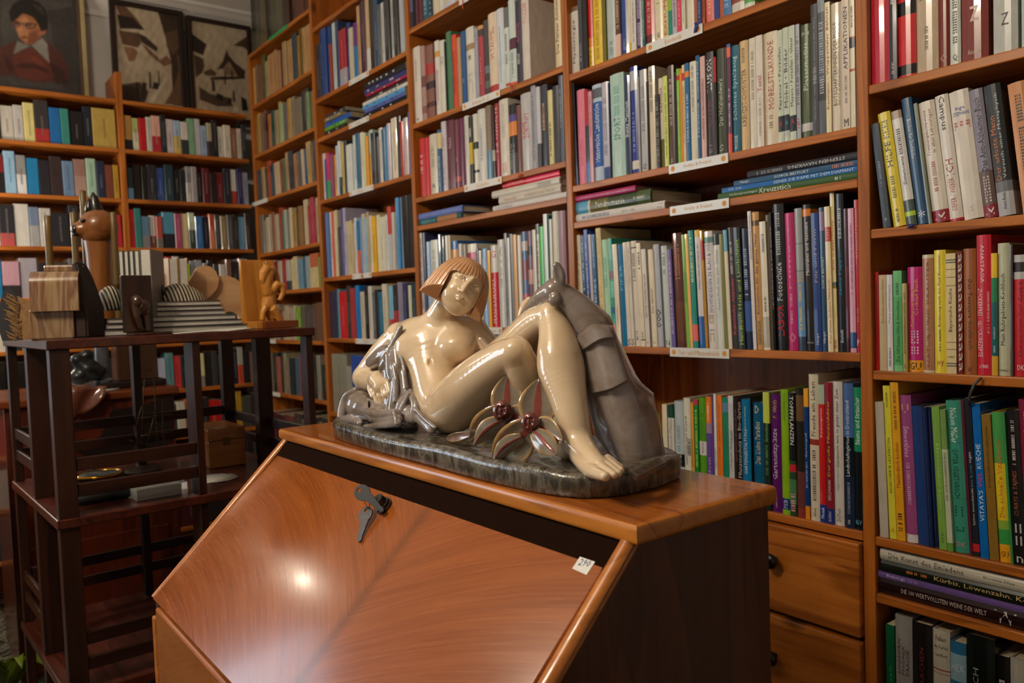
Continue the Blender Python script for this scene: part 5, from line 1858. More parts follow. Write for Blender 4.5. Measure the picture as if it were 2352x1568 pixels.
# --- the deer: head and neck
D = SDF(1180, 1430, 596, 800, (-200, 260), STEP)
D.chain([nd(1204, 729, .634, 12.5), nd(1216, 714, .634, 15), nd(1238, 690, .632, 19), nd(1256, 676, .631, 24), nd(1277, 667, .631, 28)], 8)
D.chain([nd(1277, 668, .632, 28), nd(1300, 684, .640, 30), nd(1336, 716, .652, 36), nd(1366, 752, .662, 44)], 10)
D.ell(nd(1284, 628, .628, 0)[:3], (14, 29, 8), 6, rot=[(.95, -.30, 0), (.30, .95, 0), (0, 0, 1)])
D.ell(nd(1281, 626, .6235, 0)[:3], (8, 21, 6), 3, 'cut', rot=[(.95, -.30, 0), (.30, .95, 0), (0, 0, 1)])
D.ell(nd(1275, 688, .6205, 0)[:3], (15, 17, 10), 3, rot=[(.9, .3, .3), (-.3, .95, 0), (-.3, 0, .95)])
ec = nd(1232, 692, .6245, 0)[:3]
ring = [(ec[0] + 6 * math.cos(a), ec[1] + 8 * math.sin(a), ec[2] + 2, 1.6) for a in [2 * math.pi * k / 10 for k in range(11)]]
D.chain(ring, 1.5)
D.ell(ec, (3.4, 4.5, 4), 1.5)
D.ell(nd(1199, 722, .6275, 0)[:3], (3.5, 3, 4), 2, 'cut')
dh = sdf_object('deer_head', D, GREYG, scu, SO)
dh['label'] = 'grey glazed deer head resting on the woman\'s raised knee'
del D

# --- the deer's draped body: stepped folds around a tapering trunk
LV = [  # near-side points across the front, then the far side, per level
    [(1316, 762, .648), (1358, 738, .650), (1398, 744, .662), (1394, 750, .69), (1328, 764, .685)],
    [(1318, 776, .640), (1364, 744, .640), (1408, 747, .658), (1404, 752, .70), (1330, 776, .69)],
    [(1318, 779, .634), (1365, 749, .634), (1412, 751, .654), (1410, 756, .71), (1330, 778, .70)],
    [(1332, 806, .634), (1378, 776, .634), (1418, 772, .655), (1420, 778, .715), (1338, 806, .70)],
    [(1332, 812, .640), (1378, 784, .640), (1419, 777, .660), (1428, 790, .72), (1338, 812, .71)],
    [(1343, 906, .634), (1402, 893, .634), (1447, 868, .655), (1468, 856, .715), (1350, 906, .72)],
    [(1343, 911, .640), (1402, 899, .640), (1450, 874, .660), (1484, 880, .715), (1350, 911, .72)],
    [(1352, 950, .640), (1410, 945, .640), (1459, 914, .661), (1515, 900, .715), (1360, 950, .725)],
    [(1362, 1000, .643), (1425, 1000, .641), (1468, 968, .662), (1526, 940, .712), (1372, 1000, .725)],
    [(1398, 1049, .646), (1440, 1056, .644), (1477, 1058, .657), (1541, 1044, .703), (1420, 1040, .735)],
    [(1398, 1056, .646), (1440, 1063, .644), (1477, 1065, .657), (1541, 1051, .703), (1420, 1047, .735)],
]


def rounded(poly, it=2):
    poly = [np.array(p, float) for p in poly]
    for k in range(it):
        out = []
        for i in range(len(poly)):
            p, q = poly[i], poly[(i + 1) % len(poly)]
            f = .16 if k == 0 else .25
            out += [p + (q - p) * f, p + (q - p) * (1 - f)]
        poly = out
    return poly


db = bmesh.new()
rows = []
LQ = [rounded([zz0 for zz0 in [(u, v, z_at(u, v, y)) for u, v, y in L]]) for L in LV]
for L in LQ: rows.append([db.verts.new(tuple(p)) for p in to_world(L) - np.array(SO)])
N_ = len(rows[0])
for a, b_ in zip(rows[:-1], rows[1:]):
    for i in range(N_): db.faces.new((a[i], a[(i + 1) % N_], b_[(i + 1) % N_], b_[i]))
db.faces.new(rows[0])
db.faces.new(rows[-1][::-1])
bmesh.ops.recalc_face_normals(db, faces=db.faces[:])
for e in db.edges: e.smooth = not (len(e.link_faces) == 2 and e.calc_face_angle(0) > .9)
dm = bpy.data.meshes.new('deer_body')
db.to_mesh(dm)
db.free()
for p in dm.polygons: p.use_smooth = True
dm.materials.append(GREYG)
obj('deer_body', dm, scu)['label'] = 'grey glazed deer body in stepped folds behind the woman\'s shin'

# --- drapery and cushion under her arm
C = SDF(764, 1020, 738, 1012, (-200, 300), STEP)
C.chain([nd(921, 751, .606, 5.5), nd(914, 770, .606, 8.5), nd(906, 790, .606, 12), nd(903, 806, .606, 16)], 5)
C.chain([nd(902, 806, .606, 16), nd(880, 818, .603, 18), nd(858, 833, .601, 13), nd(847, 836, .600, 8)], 4)
C.chain([nd(896, 797, .605, 8), nd(876, 803, .604, 9), nd(856, 820, .602, 8), nd(846, 829, .601, 7)], 2)
C.chain([nd(898, 818, .602, 15), nd(884, 838, .599, 15), nd(878, 850, .597, 9)], 3)
C.chain([nd(898, 820, .600, 15), nd(900, 852, .596, 16), nd(904, 870, .594, 14)], 3)
C.chain([nd(910, 808, .606, 15), nd(914, 850, .601, 17), nd(912, 900, .595, 18), nd(906, 948, .589, 18)], 2.5)
C.chain([nd(903, 840, .594, 7), nd(910, 880, .589, 7), nd(909, 920, .585, 6)], 2)
C.chain([nd(918, 812, .610, 10), nd(925, 850, .605, 11), nd(930, 890, .600, 12), nd(935, 912, .598, 12)], 2)
C.chain([nd(921, 815, .603, 4), nd(928, 850, .598, 4.5), nd(932, 890, .594, 4)], 1.5)
C.chain([nd(942, 902, .600, 10), nd(928, 930, .590, 18), nd(914, 956, .583, 14)], 3)
C.chain([nd(940, 902, .598, 7), nd(955, 930, .592, 12), nd(948, 962, .584, 12)], 2.5)
C.chain([nd(938, 905, .590, 5), nd(920, 945, .580, 6)], 1.5)
C.cone(nd(935, 925, .597, 18), nd(940, 965, .588, 20), 5)
C.chain([nd(952, 945, .592, 14), nd(970, 966, .590, 13), nd(992, 986, .588, 12)], 3)
C.chain([nd(955, 940, .586, 5), nd(975, 962, .584, 5), nd(1000, 982, .583, 5)], 1.5)
C.ell(nd(994, 990, .581, 0)[:3], (11, 6, 10), 2, 'cut')
C.chain([nd(902, 812, .612, 17), nd(898, 850, .606, 20), nd(902, 905, .600, 24), nd(905, 955, .594, 26)], 4)
C.chain([nd(880, 822, .608, 15), nd(862, 834, .605, 12)], 4)
C.chain([nd(918, 845, .610, 16), nd(928, 900, .604, 20), nd(936, 950, .598, 24)], 4)
C.ell(nd(828, 930, .590, 0)[:3], (36, 34, 40), 5)
C.chain([nd(816, 897, .606, 10), nd(797, 912, .600, 13), nd(788, 938, .594, 13), nd(783, 962, .588, 10)], 3)
C.cone(nd(838, 938, .588, 30), nd(880, 952, .582, 24), 4)
C.ell(nd(848, 930, .575, 0)[:3], (2, 30, 20), 3, 'cut')
C.chain([nd(846, 946, .572, 10), nd(876, 952, .570, 12), nd(910, 950, .568, 12)], 2)
C.chain([nd(852, 962, .570, 6), nd(882, 966, .566, 9), nd(914, 962, .565, 11)], 2)
C.chain([nd(838, 979, .568, 5), nd(870, 977, .563, 8), nd(914, 972, .561, 9)], 2)
C.chain([nd(905, 944, .563, 5), nd(908, 960, .559, 5), nd(910, 974, .557, 4)], 1.5)
C.chain([nd(778, 966, .580, 8), nd(806, 962, .574, 11), nd(828, 972, .570, 8)], 3)
C.cone(nd(870, 978, .600, 24), nd(940, 980, .604, 22), 6)
dr_ = sdf_object('drapery', C, GREYG, scu, SO)
dr_['label'] = 'grey glazed cloth and cushion under the woman\'s arm'
del C


# --- two open flowers
def petal_mat():
    t = NT('petal_glaze', .13, .6, .6)
    a = t.n('ShaderNodeAttribute', attribute_name='Col')
    f = t.noise(t.coords(), 60.0, 4.0)
    t.base(t.mix(1.0, a.outputs['Color'], t.ramp(f, [(.3, (.7, .68, .64, 1)), (.65, (1, 1, 1, 1))]), 'MULTIPLY'))
    return t.m


PETAL = petal_mat()
GREY_, RIM_, RED_ = np.array(srgb('887e6e')), np.array(srgb('b89462')), np.array(srgb('8e463e'))


def petal(base, tip, wid, cup, lift, side, parent, rib=True, red=0.0):
    """base and tip: (u, v, z); wid: half width; cup: how far the edges fold forward; lift: bow of the middle; side: in-plane bend"""
    b, t_ = np.array(base, float), np.array(tip, float)
    ax = t_ - b
    ac = np.cross(ax, (0, 0, 1.0))
    ac /= np.linalg.norm(ac) + 1e-9
    nn = np.cross(ac, ax)
    nn /= np.linalg.norm(nn)
    if nn[2] < 0: nn = -nn
    NS, NT_ = 12, 10
    mb = MB()
    pts, cols, back = [], [], []
    for i in range(NS + 1):
        s_ = i / NS
        w_ = wid * (math.sin(math.pi / 2 * (.30 + .70 * s_ / .42)) if s_ < .42 else 1 - ((s_ - .42) / .58) ** 1.9) + .3
        for j in range(NT_ + 1):
            t = -1 + 2 * j / NT_
            p = b + ax * s_ + ac * (w_ * t + side * math.sin(math.pi * s_)) + nn * (lift * math.sin(math.pi * s_) + cup * abs(t) ** 1.6 * math.sin(math.pi * s_) + (3.0 * max(0, 1 - abs(t) / .16) if rib else 0))
            pts.append(p)
    W = to_world(pts) - np.array(SO)
    cam_dir = np.array([0, 0, CAMZ]) - np.array(SO)
    nrm = cam_dir / np.linalg.norm(cam_dir)
    W2 = W - nrm * .0032
    fs, cs = [], []
    M = NT_ + 1
    n_ = len(pts)
    for i in range(NS):
        for j in range(NT_):
            t = abs(-1 + 2 * (j + .5) / NT_)
            s_ = (i + .5) / NS
            c = GREY_ * (1 - red) + RED_ * red
            if t > .89 or s_ > .96: c = RIM_
            if rib and t < .2 and s_ < .9: c = RED_
            fs.append((i * M + j, i * M + j + 1, (i + 1) * M + j + 1, (i + 1) * M + j))
            cs.append(tuple(c))
            fs.append((n_ + i * M + j, n_ + (i + 1) * M + j, n_ + (i + 1) * M + j + 1, n_ + i * M + j + 1))
            cs.append(tuple(c * .9))
    for i in range(NS):
        for j in (0, NT_):
            fs.append((i * M + j, (i + 1) * M + j, n_ + (i + 1) * M + j, n_ + i * M + j))
            cs.append(tuple(RIM_))
    for i in (0, NS):
        for j in range(NT_):
            fs.append((i * M + j, i * M + j + 1, n_ + i * M + j + 1, n_ + i * M + j))
            cs.append(tuple(RIM_))
    mb.add(list(W) + list(W2), fs, 0, cs)
    o = mb.build('petal', [PETAL], parent, smooth=True)
    bm_ = bmesh.new()
    bm_.from_mesh(o.data)
    bmesh.ops.recalc_face_normals(bm_, faces=bm_.faces[:])
    bm_.to_mesh(o.data)
    bm_.free()
    return o


def zz_(u, v, y): return (u, v, z_at(u, v, y))


REDG = glaze('red_brown_glaze', [(.3, '4e221e'), (.55, '7a3c36'), (.75, '94584c')], .14, 40.0)


def flower(core, petals):
    u, v, y, r = core
    f = SDF(u - 40, u + 44, v - 40, v + 44, (0, 360), STEP)
    c0 = np.array(zz_(u, v, y))
    f.ell(c0, (r, r * 1.15, r), 4)
    # overlapping inner petals wound round the bud
    for k, (rr, a0, lift) in enumerate(((r * .98, .3, 4), (r * .80, 2.3, 9), (r * .58, 4.2, 13), (r * .34, 5.6, 16))):
        pts = []
        for m in range(9):
            a = a0 + m * .52
            q = c0 + np.array([rr * math.cos(a), rr * 1.1 * math.sin(a), lift + r * .35])
            pts.append((*q, 3.4))
        f.chain(pts, 1.6)
    hub = sdf_object('flower_bud', f, REDG, scu, SO)
    for p in petals: petal(*p, hub if False else scu)
    return hub


flower((1156, 944, .572, 22), [
    (zz_(1164, 962, .577), zz_(1166, 858, .592), 38, 10, -2, 0),
    (zz_(1156, 942, .574), zz_(1079, 1012, .560), 44, 10, 8, 10),
    (zz_(1166, 944, .579), zz_(1212, 976, .586), 30, 8, 0, 0),
    (zz_(1156, 962, .566), zz_(1088, 1024, .555), 22, -8, 5, -8),
])
flower((1220, 970, .565, 21), [
    (zz_(1233, 980, .573), zz_(1238, 868, .590), 45, 10, -2, 0),
    (zz_(1218, 974, .566), zz_(1130, 1050, .550), 47, 10, 8, 12),
    (zz_(1230, 970, .572), zz_(1294, 1014, .573), 36, 8, 2, -6),
    (zz_(1226, 990, .561), zz_(1280, 1046, .556), 26, -10, 6, 0),
    (zz_(1200, 1002, .559), zz_(1132, 1062, .547), 20, -8, 6, -10),
])
petal(zz_(1082, 996, .566), zz_(1024, 1008, .575), 10, 4, 8, 0, scu, False, .35)

# raised name tablet on the plinth
tw = to_world([(1449, 1091, z_at(1449, 1091, on_z(1449, 1091, ZTOPB)[1])), (1463, 1103, z_at(1463, 1103, on_z(1463, 1103, ZTOPB)[1])), (1530, 1068, z_at(1530, 1068, on_z(1530, 1068, ZTOPB)[1])), (1514, 1058, z_at(1514, 1058, on_z(1514, 1058, ZTOPB)[1]))]) - np.array(SO)
tb = MB()
tb.add([(p[0], p[1], .027) for p in tw] + [(p[0], p[1], .0318) for p in tw], [(0, 1, 5, 4), (1, 2, 6, 5), (2, 3, 7, 6), (3, 0, 4, 7), (4, 5, 6, 7)])
tb.build('tablet', [plain('worn_brown_glaze', '4a3c30', .3, .5, .3)], scu)
le = MB()
e0, e1 = Vector(tw[0]), Vector(tw[3])
f0 = Vector(tw[1])
ex_, ey_ = (e1 - e0), (f0 - e0)
for k in range(8):
    a = .08 + k * .11
    for (p, q, w_) in (((a, .2), (a, .8), .012), ((a, .25), (a + .06, .25), .012), ((a, .75), (a + .06, .75), .012)) if k % 2 else (((a, .2), (a + .05, .8), .012), ((a + .05, .2), (a + .05, .8), .012)):
        A_ = e0 + ex_ * p[0] + ey_ * p[1]
        B_ = e0 + ex_ * q[0] + ey_ * q[1]
        d = (B_ - A_).normalized()
        sd = Vector((-d.y, d.x, 0)) * .0006
        le.add([(A_ - sd)[:2] + (.0319,), (A_ + sd)[:2] + (.0319,), (B_ + sd)[:2] + (.0319,), (B_ - sd)[:2] + (.0319,)], [(0, 1, 2, 3)])
le.build('engraved_letters', [plain('dark_engraving', '201812', .5)], scu)
# ------------------------------------------------------------------ keys, sticker on the bureau flap
FM = Matrix.Translation((BX, BY, 0)) @ Matrix.Translation(fl.location) @ Matrix.Rotation(ang, 4, 'X')
FMi = FM.inverted()


def key_shape(name, L, parent_loc, rot):
    """a flat key lying in its local x (width) / y (length) plane, bow at +y"""
    out = []
    for k in range(14):
        a = math.radians(-55 + 290 * k / 13)
        out.append((.0105 * math.cos(a), .0115 * math.sin(a)))
    blade = [(-.0048, -.0115), (-.0046, -.020), (-.004, -.0385), (-.001, -.041), (.0022, -.0385), (.0022, -.031), (.0036, -.029), (.0030, -.026), (.0046, -.023), (.0042, -.019), (.0062, -.0125)]
    poly = out + [(x, y * L) for x, y in blade]
    hole = [(.0030 * math.cos(2 * math.pi * k / 10), .0055 + .0030 * math.sin(2 * math.pi * k / 10)) for k in range(10)]
    cu = bpy.data.curves.new(name, 'CURVE')
    cu.dimensions = '2D'
    cu.fill_mode = 'BOTH'
    cu.extrude = .0009
    cu.bevel_depth = .0003
    for pts in (poly, hole):
        sp = cu.splines.new('POLY')
        sp.points.add(len(pts) - 1)
        for q, (x, y) in zip(sp.points, pts): q.co = (x, y, 0, 1)
        sp.use_cyclic_u = True
    o = bpy.data.objects.new(name, cu)
    me = bpy.data.meshes.new_from_object(o)
    bpy.data.objects.remove(o)
    me.materials.append(KEYM)
    return obj(name, me)


key = empty('key', FM @ flap_pt(845, 1180, .004))
tag(key, 'dark key hanging from the wire ring at the bureau lock', 'key')
kb = key_shape('key_blank', 1.0, None, None)
kb.parent = key
q0, q1 = FM @ flap_pt(843, 1166, .0125), FM @ flap_pt(829, 1232, .004)
yv = (q0 - q1).normalized()
zv = (FM.to_3x3() @ Vector((.25, .1, 1))).normalized()
xv = yv.cross(zv).normalized()
zv = xv.cross(yv)
kM = Matrix(((xv.x, yv.x, zv.x, 0), (xv.y, yv.y, zv.y, 0), (xv.z, yv.z, zv.z, 0), (0, 0, 0, 1)))
key.matrix_world = Matrix.Translation(q0 + yv * -.010) @ kM @ Matrix.Scale(.98, 4)
en = MB().box(-.0058, .0058, -.0085, -.0015, .0009, .0013, bev=.0003)
en.build('stamped_plate', [plain('worn_key_plate', '4a4644', .5, .5, metal=.2)], key)
# the second key sits in the lock, seen edge on
k2 = empty('key', (0, 0, 0))
tag(k2, 'dark key pushed into the black lock of the bureau flap', 'key')
kb2 = key_shape('key_blank', 1.0, None, None)
kb2.parent = k2
a0, a1 = FM @ flap_pt(861, 1155, .0185), FM @ flap_pt(831, 1130, .034)
yv = (a1 - a0).normalized()
xv = (FM.to_3x3() @ Vector((.1, 1, .2)))
zv = xv.cross(yv).normalized()
xv = yv.cross(zv)
kM = Matrix(((xv.x, yv.x, zv.x, 0), (xv.y, yv.y, zv.y, 0), (xv.z, yv.z, zv.z, 0), (0, 0, 0, 1)))
k2.matrix_world = Matrix.Translation(a0 + yv * .024) @ kM
MB().box(-.0012, .0012, -.022, -.0135, -.0008, .0008).build('key_shank', [KEYM], k2)
rc = FM @ flap_pt(842, 1149, .020)
rg = MB()
ringp = []
r_u, r_v = (q0 - a1).normalized(), (FM.to_3x3() @ Vector((1, .2, .3))).normalized()
for k in range(25):
    a = 2 * math.pi * k / 24
    ringp.append(rc + r_u * (.0105 * math.cos(a)) + r_v * (.0075 * math.sin(a)))
rg.tube(ringp, .0006, 6, cap=False)
ro_ = rg.build('key_ring', [WIRE], None, smooth=True)
tag(ro_, 'small steel wire ring holding the two bureau keys', 'key ring')

st = [flap_pt(*p, .0004) for p in ((1337, 1270), (1371, 1283), (1347, 1320), (1314, 1305))]
sm_ = MB().add([(p.x, p.y, .0004) for p in st] + [(p.x, p.y, .0001) for p in st], [(3, 2, 1, 0), (0, 1, 5, 4), (1, 2, 6, 5), (2, 3, 7, 6), (3, 0, 4, 7)])
so = sm_.build('price_sticker', [plain('white_sticker', 'dcdad4', .6, var=.03)])
so.matrix_world = FM
tag(so, 'small white price sticker with blue handwriting on the bureau flap', 'sticker')
ink = MB()
S0, SX, SY_ = st[3], st[2] - st[3], st[0] - st[3]
tv, tf, _ = text_shape('290')
pts = [S0 + SX * (.18 + .66 * a) + SY_ * (.30 + .42 * b + .12 * a) for a, b in tv]
ink.add([(p.x, p.y, .0006) for p in pts], tf)
ink.build('handwriting', [plain('blue_ink', '2a3468', .5)], so)

# ------------------------------------------------------------------ shelf labels
LABW = plain('label_card', 'd6d4ce', .35, .5, .3, var=.03)
LABI = plain('label_orange_print', 'd4923a', .5)


def shelf_label(crop, xl, xr, z, text, label, h=.021, axis='x', colr=None):
    ox, oy, s = crop
    y = YW - .0016
    X0, X1 = x_of(ox + xl / s, y, z), x_of(ox + xr / s, y, z)
    r = MB().box(0, X1 - X0, 0, .0014, -h, 0).build('shelf_label', [colr or LABW])
    r.location = (X0, y, z + .001)
    tag(r, label, 'label', 'printed labels on the shelf edges')
    w = X1 - X0
    if text:
        t = MB()
        v, f, asp = text_shape(text)
        hh = h * .5
        ww = min(w * .7, hh * asp)
        t.add([((w - ww) / 2 + a * ww, -.0003, -h * .76 + b * hh) for a, b in v], f)
        t.build('lettering', [LABI], r)
        for cx in (.012, w - .012):
            t = MB()
            t.add([(cx + .006 * math.cos(k * math.pi / 6), -.0003, -h / 2 + .006 * math.sin(k * math.pi / 6)) for k in range(12)], [tuple(range(12))])
            t.build('emblem', [LABI], r)
    return r


shelf_label(CA, 725, 1205, rel(.4206), 'Esoterik', 'white shelf label lettered Esoterik with a blue ribbon hanging over it')
shelf_label(CA, 918, 1425, rel(.2165), 'Hobby & Freizeit', 'white shelf label lettered Hobby & Freizeit, the upper of the two')
shelf_label(CC, 850, 1332, rel(.1492), 'Hobby & Freizeit', 'white shelf label lettered Hobby & Freizeit, the lower of the two')
shelf_label(CC, 850, 1334, rel(-.0795), 'Tier- und Pflanzenkunde', 'white shelf label lettered Tier- und Pflanzenkunde')
shelf_label(CJ, 690, 1138, rel(.4423), 'Romane A - Z', 'white shelf label under the Im Taumel book')
shelf_label(CK, 455, 740, rel(.266), 'Geschichte', 'white shelf label above the flat stacked white books')
shelf_label(CK, 600, 745, rel(-.0466), 'Kunst', 'white shelf label beside the cheek of the ceramic woman')
shelf_label(CJ, 650, 760, rel(.6678), '', 'white shelf label on the topmost shelf behind the woman')
C2, C3 = (560, 0, 3.733), (560, 400, 3.136)
shelf_label(C2, 900, 1070, rel(.6231), 'Reise', 'white shelf label under the tall blue books', .02)
shelf_label(C2, 900, 1070, rel(.509), 'Länder', 'white shelf label under the lying travel books', .02)
shelf_label(C3, 760, 932, rel(.3281), 'Kinder', 'white shelf label in the middle of the second bookcase', .02)
shelf_label(C3, 780, 918, rel(.1003), 'Musik', 'white shelf label with a red ribbon in the second bookcase', .02)
shelf_label(C3, 803, 970, rel(-.0787), 'Biografien', 'white shelf label beside the bare shoulder of the ceramic woman', .02)
shelf_label(C2, 60, 200, rel(.5496 - .1594), '', 'blank white label at the far end of the corner shelf', .02)
shelf_label(C3, 165, 228, rel(-.0889), '', 'blank white label on the corner shelf above the small table', .02)
shelf_label(C3, 195, 260, rel(-.27), '', 'blank white label on the lowest corner shelf in sight', .02)
shelf_label(C2, 215, 372, rel(.8954), '', 'bright green tape strip on the top board of the corner bookcase', .014, colr=plain('green_tape', '2a9a58', .4))


def ribbon(u, v0, v1, col, label, x=None, z=None, bend=.004, wid=.004):
    y = YW - .003
    p0, p1 = on_y(u, v0, y), on_y(u + 2, v1, y)
    mb = MB()
    pts = []
    for k in range(7):
        t = k / 6
        q = p0 * (1 - t) + p1 * t
        pts.append((q[0] + bend * math.sin(t * 4), q[1] - .004 * math.sin(t * 3.1), q[2]))
    vs = [(x - wid / 2, y_, z_) for x, y_, z_ in pts] + [(x + wid / 2, y_, z_) for x, y_, z_ in pts] + [(x - wid / 2, y_ + .0008, z_) for x, y_, z_ in pts] + [(x + wid / 2, y_ + .0008, z_) for x, y_, z_ in pts]
    fs = []
    for i in range(6): fs += [(i, 7 + i, 8 + i, i + 1), (14 + i, 15 + i, 22 + i, 21 + i), (i, i + 1, 15 + i, 14 + i), (7 + i, 21 + i, 22 + i, 8 + i)]
    mb.add(vs, fs)
    o = mb.build('ribbon_bookmark', [plain('ribbon_' + col, col, .5)], None, smooth=True)
    tag(o, label, 'bookmark', 'ribbon bookmarks hanging over shelf edges')


ribbon(1175, 196, 214, 'b01c20', 'red ribbon bookmark hanging below the Im Taumel book')
ribbon(1062, 0, 19, 'd8602a', 'orange ribbon bookmark hanging from the topmost shelf behind the woman')
ribbon(1597, 52, 74, '1c3080', 'dark blue ribbon bookmark hanging over the Esoterik label', wid=.008)
ribbon(1192, 399, 408, 'd04020', 'orange red ribbon end above the lying red book', wid=.01)
ribbon(2090, 514, 524, '1c2a70', 'dark blue ribbon end under the yellow Hilfe book', wid=.01)
ribbon(831, 623, 643, 'c02028', 'red ribbon bookmark over the label of the second bookcase')
cab = MB().tube([on_y(2254, 868, YW - .004), on_y(2238, 882, YW - .016), on_y(2228, 905, YW - .010), on_y(2226, 930, YW + .004)], .0022, 8)
tag(cab.build('power_cable', [plain('grey_cord', '4a4a48', .5)], None, smooth=True), 'dark grey cord bent over the shelf edge above the blue cookbook', 'cable')

# ------------------------------------------------------------------ etagere
ETH = .0484
EO = np.array([-1.8065, .2245, 0])
EX, EY = np.array([math.cos(ETH), math.sin(ETH), 0]), np.array([-math.sin(ETH), math.cos(ETH), 0])


def E(a, b, z): return EO + EX * a + EY * b + np.array([0, 0, z])


def eloc(p):
    q = np.array(p) - EO
    return float(q @ EX), float(q @ EY), float(p[2])


def eA(u, v, a):
    """etagere coordinates (a, b, z) of the pixel on the plane at depth a behind its front"""
    r = ray(u, v)
    o = EO - np.array([0, 0, CAMZ])
    t = (a + o @ EX) / (r @ EX)
    return eloc(_pt(r, t))


ROSE = ['150905', '26120a', '361a0e']
R_X = wood('dark_rosewood_deep', *ROSE, 0, .38, 70, False, .1, 16)
R_Y = wood('dark_rosewood_along', *ROSE, 1, .38, 70, False, .1, 16)
R_Z = wood('dark_rosewood_upright', *ROSE, 2, .38, 70, False, .1, 16)
R_TOP = wood('red_rosewood_boards', '220d08', '3e1a10', '562618', 0, .32, 80, False, .2, 22)
eta = empty('dark_wood_shelf_stand', tuple(EO), ETH)
tag(eta, 'dark wooden shelf stand with open tiers and rails, carrying carved animals', 'shelf stand')
D_, L_ = .544, .567
for z in (1.173, .813, .4545, .10):
    MB().box(-D_, .004, -.004, L_ + .004, z - .02, z, bev=.0025).build('tier_board', [R_TOP], eta)
legs = [(0, 0, .038, .03), (0, .277, .018, .06), (0, .547, .018, .035), (-.255, 0, .043, .03), (-.255, .525, .042, .03), (-.52, 0, .022, .025), (-.50, .283, .022, .03), (-.52, .53, .036, .025)]
for a, b, w, d in legs:
    for z0, z1 in ((.813, 1.153), (.4545, .793), (.10, .4345)):
        MB().box(a - d, a - .001, b + .001, b + w, z0, z1, bev=.0015).build('leg', [R_Z], eta)
    MB().box(a - d, a - .001, b + .001, b + w, 0, .08).build('foot', [R_Z], eta)
for zb in (.813, .4545, .10):
    for z0 in (.039, .092):
        MB().box(-.016, -.004, .039, .277, zb + z0, zb + z0 + .026, bev=.0015).build('rail', [R_Y], eta)
        MB().box(-.52, -.285, .006, .014, zb + z0 + .016, zb + z0 + .042, bev=.0015).build('side_rail', [R_X], eta)
        MB().box(-.535, -.527, .022, .53, zb + z0 + .016, zb + z0 + .042, bev=.0015).build('back_rail', [R_Y], eta)
        MB().box(-.52, -.035, .553, .562, zb + z0, zb + z0 + .026, bev=.0015).build('side_rail', [R_X], eta)

# --- on the top tier
ZE = 1.1732


def on_top(name, a, b, rz=0.0, z=ZE):
    o = empty(name, tuple(E(a, b, z)), ETH + rz)
    return o


# polished petrified wood: a slab with an overhanging upper piece
def stone_mat():
    t = NT('polished_petrified_wood', .16, .6, .4)
    v = t.coords((1, 7, .8))
    f = t.noise(v, 5.0, 3.0, .5, .8)
    t.base(t.ramp(f, [(.28, '5a3a26'), (.42, '7a5638'), (.52, '927a58'), (.60, '6e4a36'), (.72, '86704e')]))
    return t.m


PETW = stone_mat()
ROUGHD = plain('rough_dark_stone', '2c1a12', .6, .4, var=.4, scale=50)
ps = on_top('petrified_wood_sculpture', -.11, .036, -.38)
tag(ps, 'polished petrified wood block with overhanging top slab on the shelf stand', 'stone')
# x: towards the viewer, y: across, z: up
MB().box(-.045, .010, -.048, .036, 0, .062, bev=.003).build('lower_block', [PETW], ps)
up = MB()
pr = [(-.055, .060)] + [(-.055 + .0, .140)] + [(.022 - .030 + .030 * math.sin(math.radians(q)), .112 + .030 * math.cos(math.radians(q))) for q in range(0, 91, 15)] + [(.026, .058), (.016, .056)]
up.prism([(x, z) for x, z in pr], 1, -.040, .050)
up.build('upper_slab', [PETW], ps, sharp=.7)
MB().box(-.060, -.018, -.020, .056, .140, .156, bev=.004).build('top_ridge', [PETW], ps)
rk = MB()
bm = bmesh.new()
for sec in ([(-.060, .0365), (-.044, .0375), (.006, .0375), (.008, .060), (-.030, .088), (-.075, .082)],):
    lv = []
    for z, k, sh in ((0, 1.0, 0), (.05, 1.0, -.002), (.09, .86, -.006), (.13, .62, -.012), (.160, .38, -.018)):
        lv.append([bm.verts.new((-.03 + (x + .03) * (.6 + .4 * k), .036 + (y - .036) * k, z)) for x, y in sec])
    for p, q in zip(lv[:-1], lv[1:]):
        for i in range(6): bm.faces.new((p[i], p[(i + 1) % 6], q[(i + 1) % 6], q[i]))
    bm.faces.new(lv[0][::-1])
    bm.faces.new(lv[-1])
bmesh.ops.recalc_face_normals(bm, faces=bm.faces[:])
bmesh.ops.bevel(bm, geom=bm.edges[:], offset=.003, segments=2, affect='EDGES')
rk.bm(bm)
rk.build('rough_back', [ROUGHD], ps, sharp=.9)

# splintered bark
bk = on_top('bark_fragment', -.14, -.035, -.2)
tag(bk, 'grey splintered bark fragment with a pale torn edge beside the petrified wood', 'bark')
BARKD, BARKL = plain('grey_bark', '2e3034', .7, var=.35, scale=60), plain('torn_pale_wood', '9a7448', .7, var=.4, scale=90)
bb = MB()
prof = [(-.022, 0), (-.028, .03), (-.026, .06), (-.020, .085), (-.014, .104), (-.004, .110), (.006, .098), (.012, .07), (.008, .04), (.012, 0)]
bb.prism([(y, z) for y, z in prof], 0, -.03, .006)
bb.build('bark', [BARKD], bk, sharp=.5)
sp = MB()
rr = random.Random(4)
for k in range(40):
    y0 = -.002 + rr.uniform(-.006, .006)
    z0 = .088 * k / 40
    sp.tube([(.004, y0 + .008, z0), (.007, y0 + rr.uniform(-.004, .004), z0 + .006), (.008, y0 + rr.uniform(-.012, .0), z0 + .012)], [.003, .002, .0004], 5)
sp.prism([(y, z) for y, z in [(.002, 0), (-.002, .03), (.0, .06), (-.006, .092), (-.010, .100), (.010, .092), (.030, .080), (.036, 0)]], 0, -.02, .004)
sp.build('splinters', [BARKL], bk)['kind'] = 'stuff'


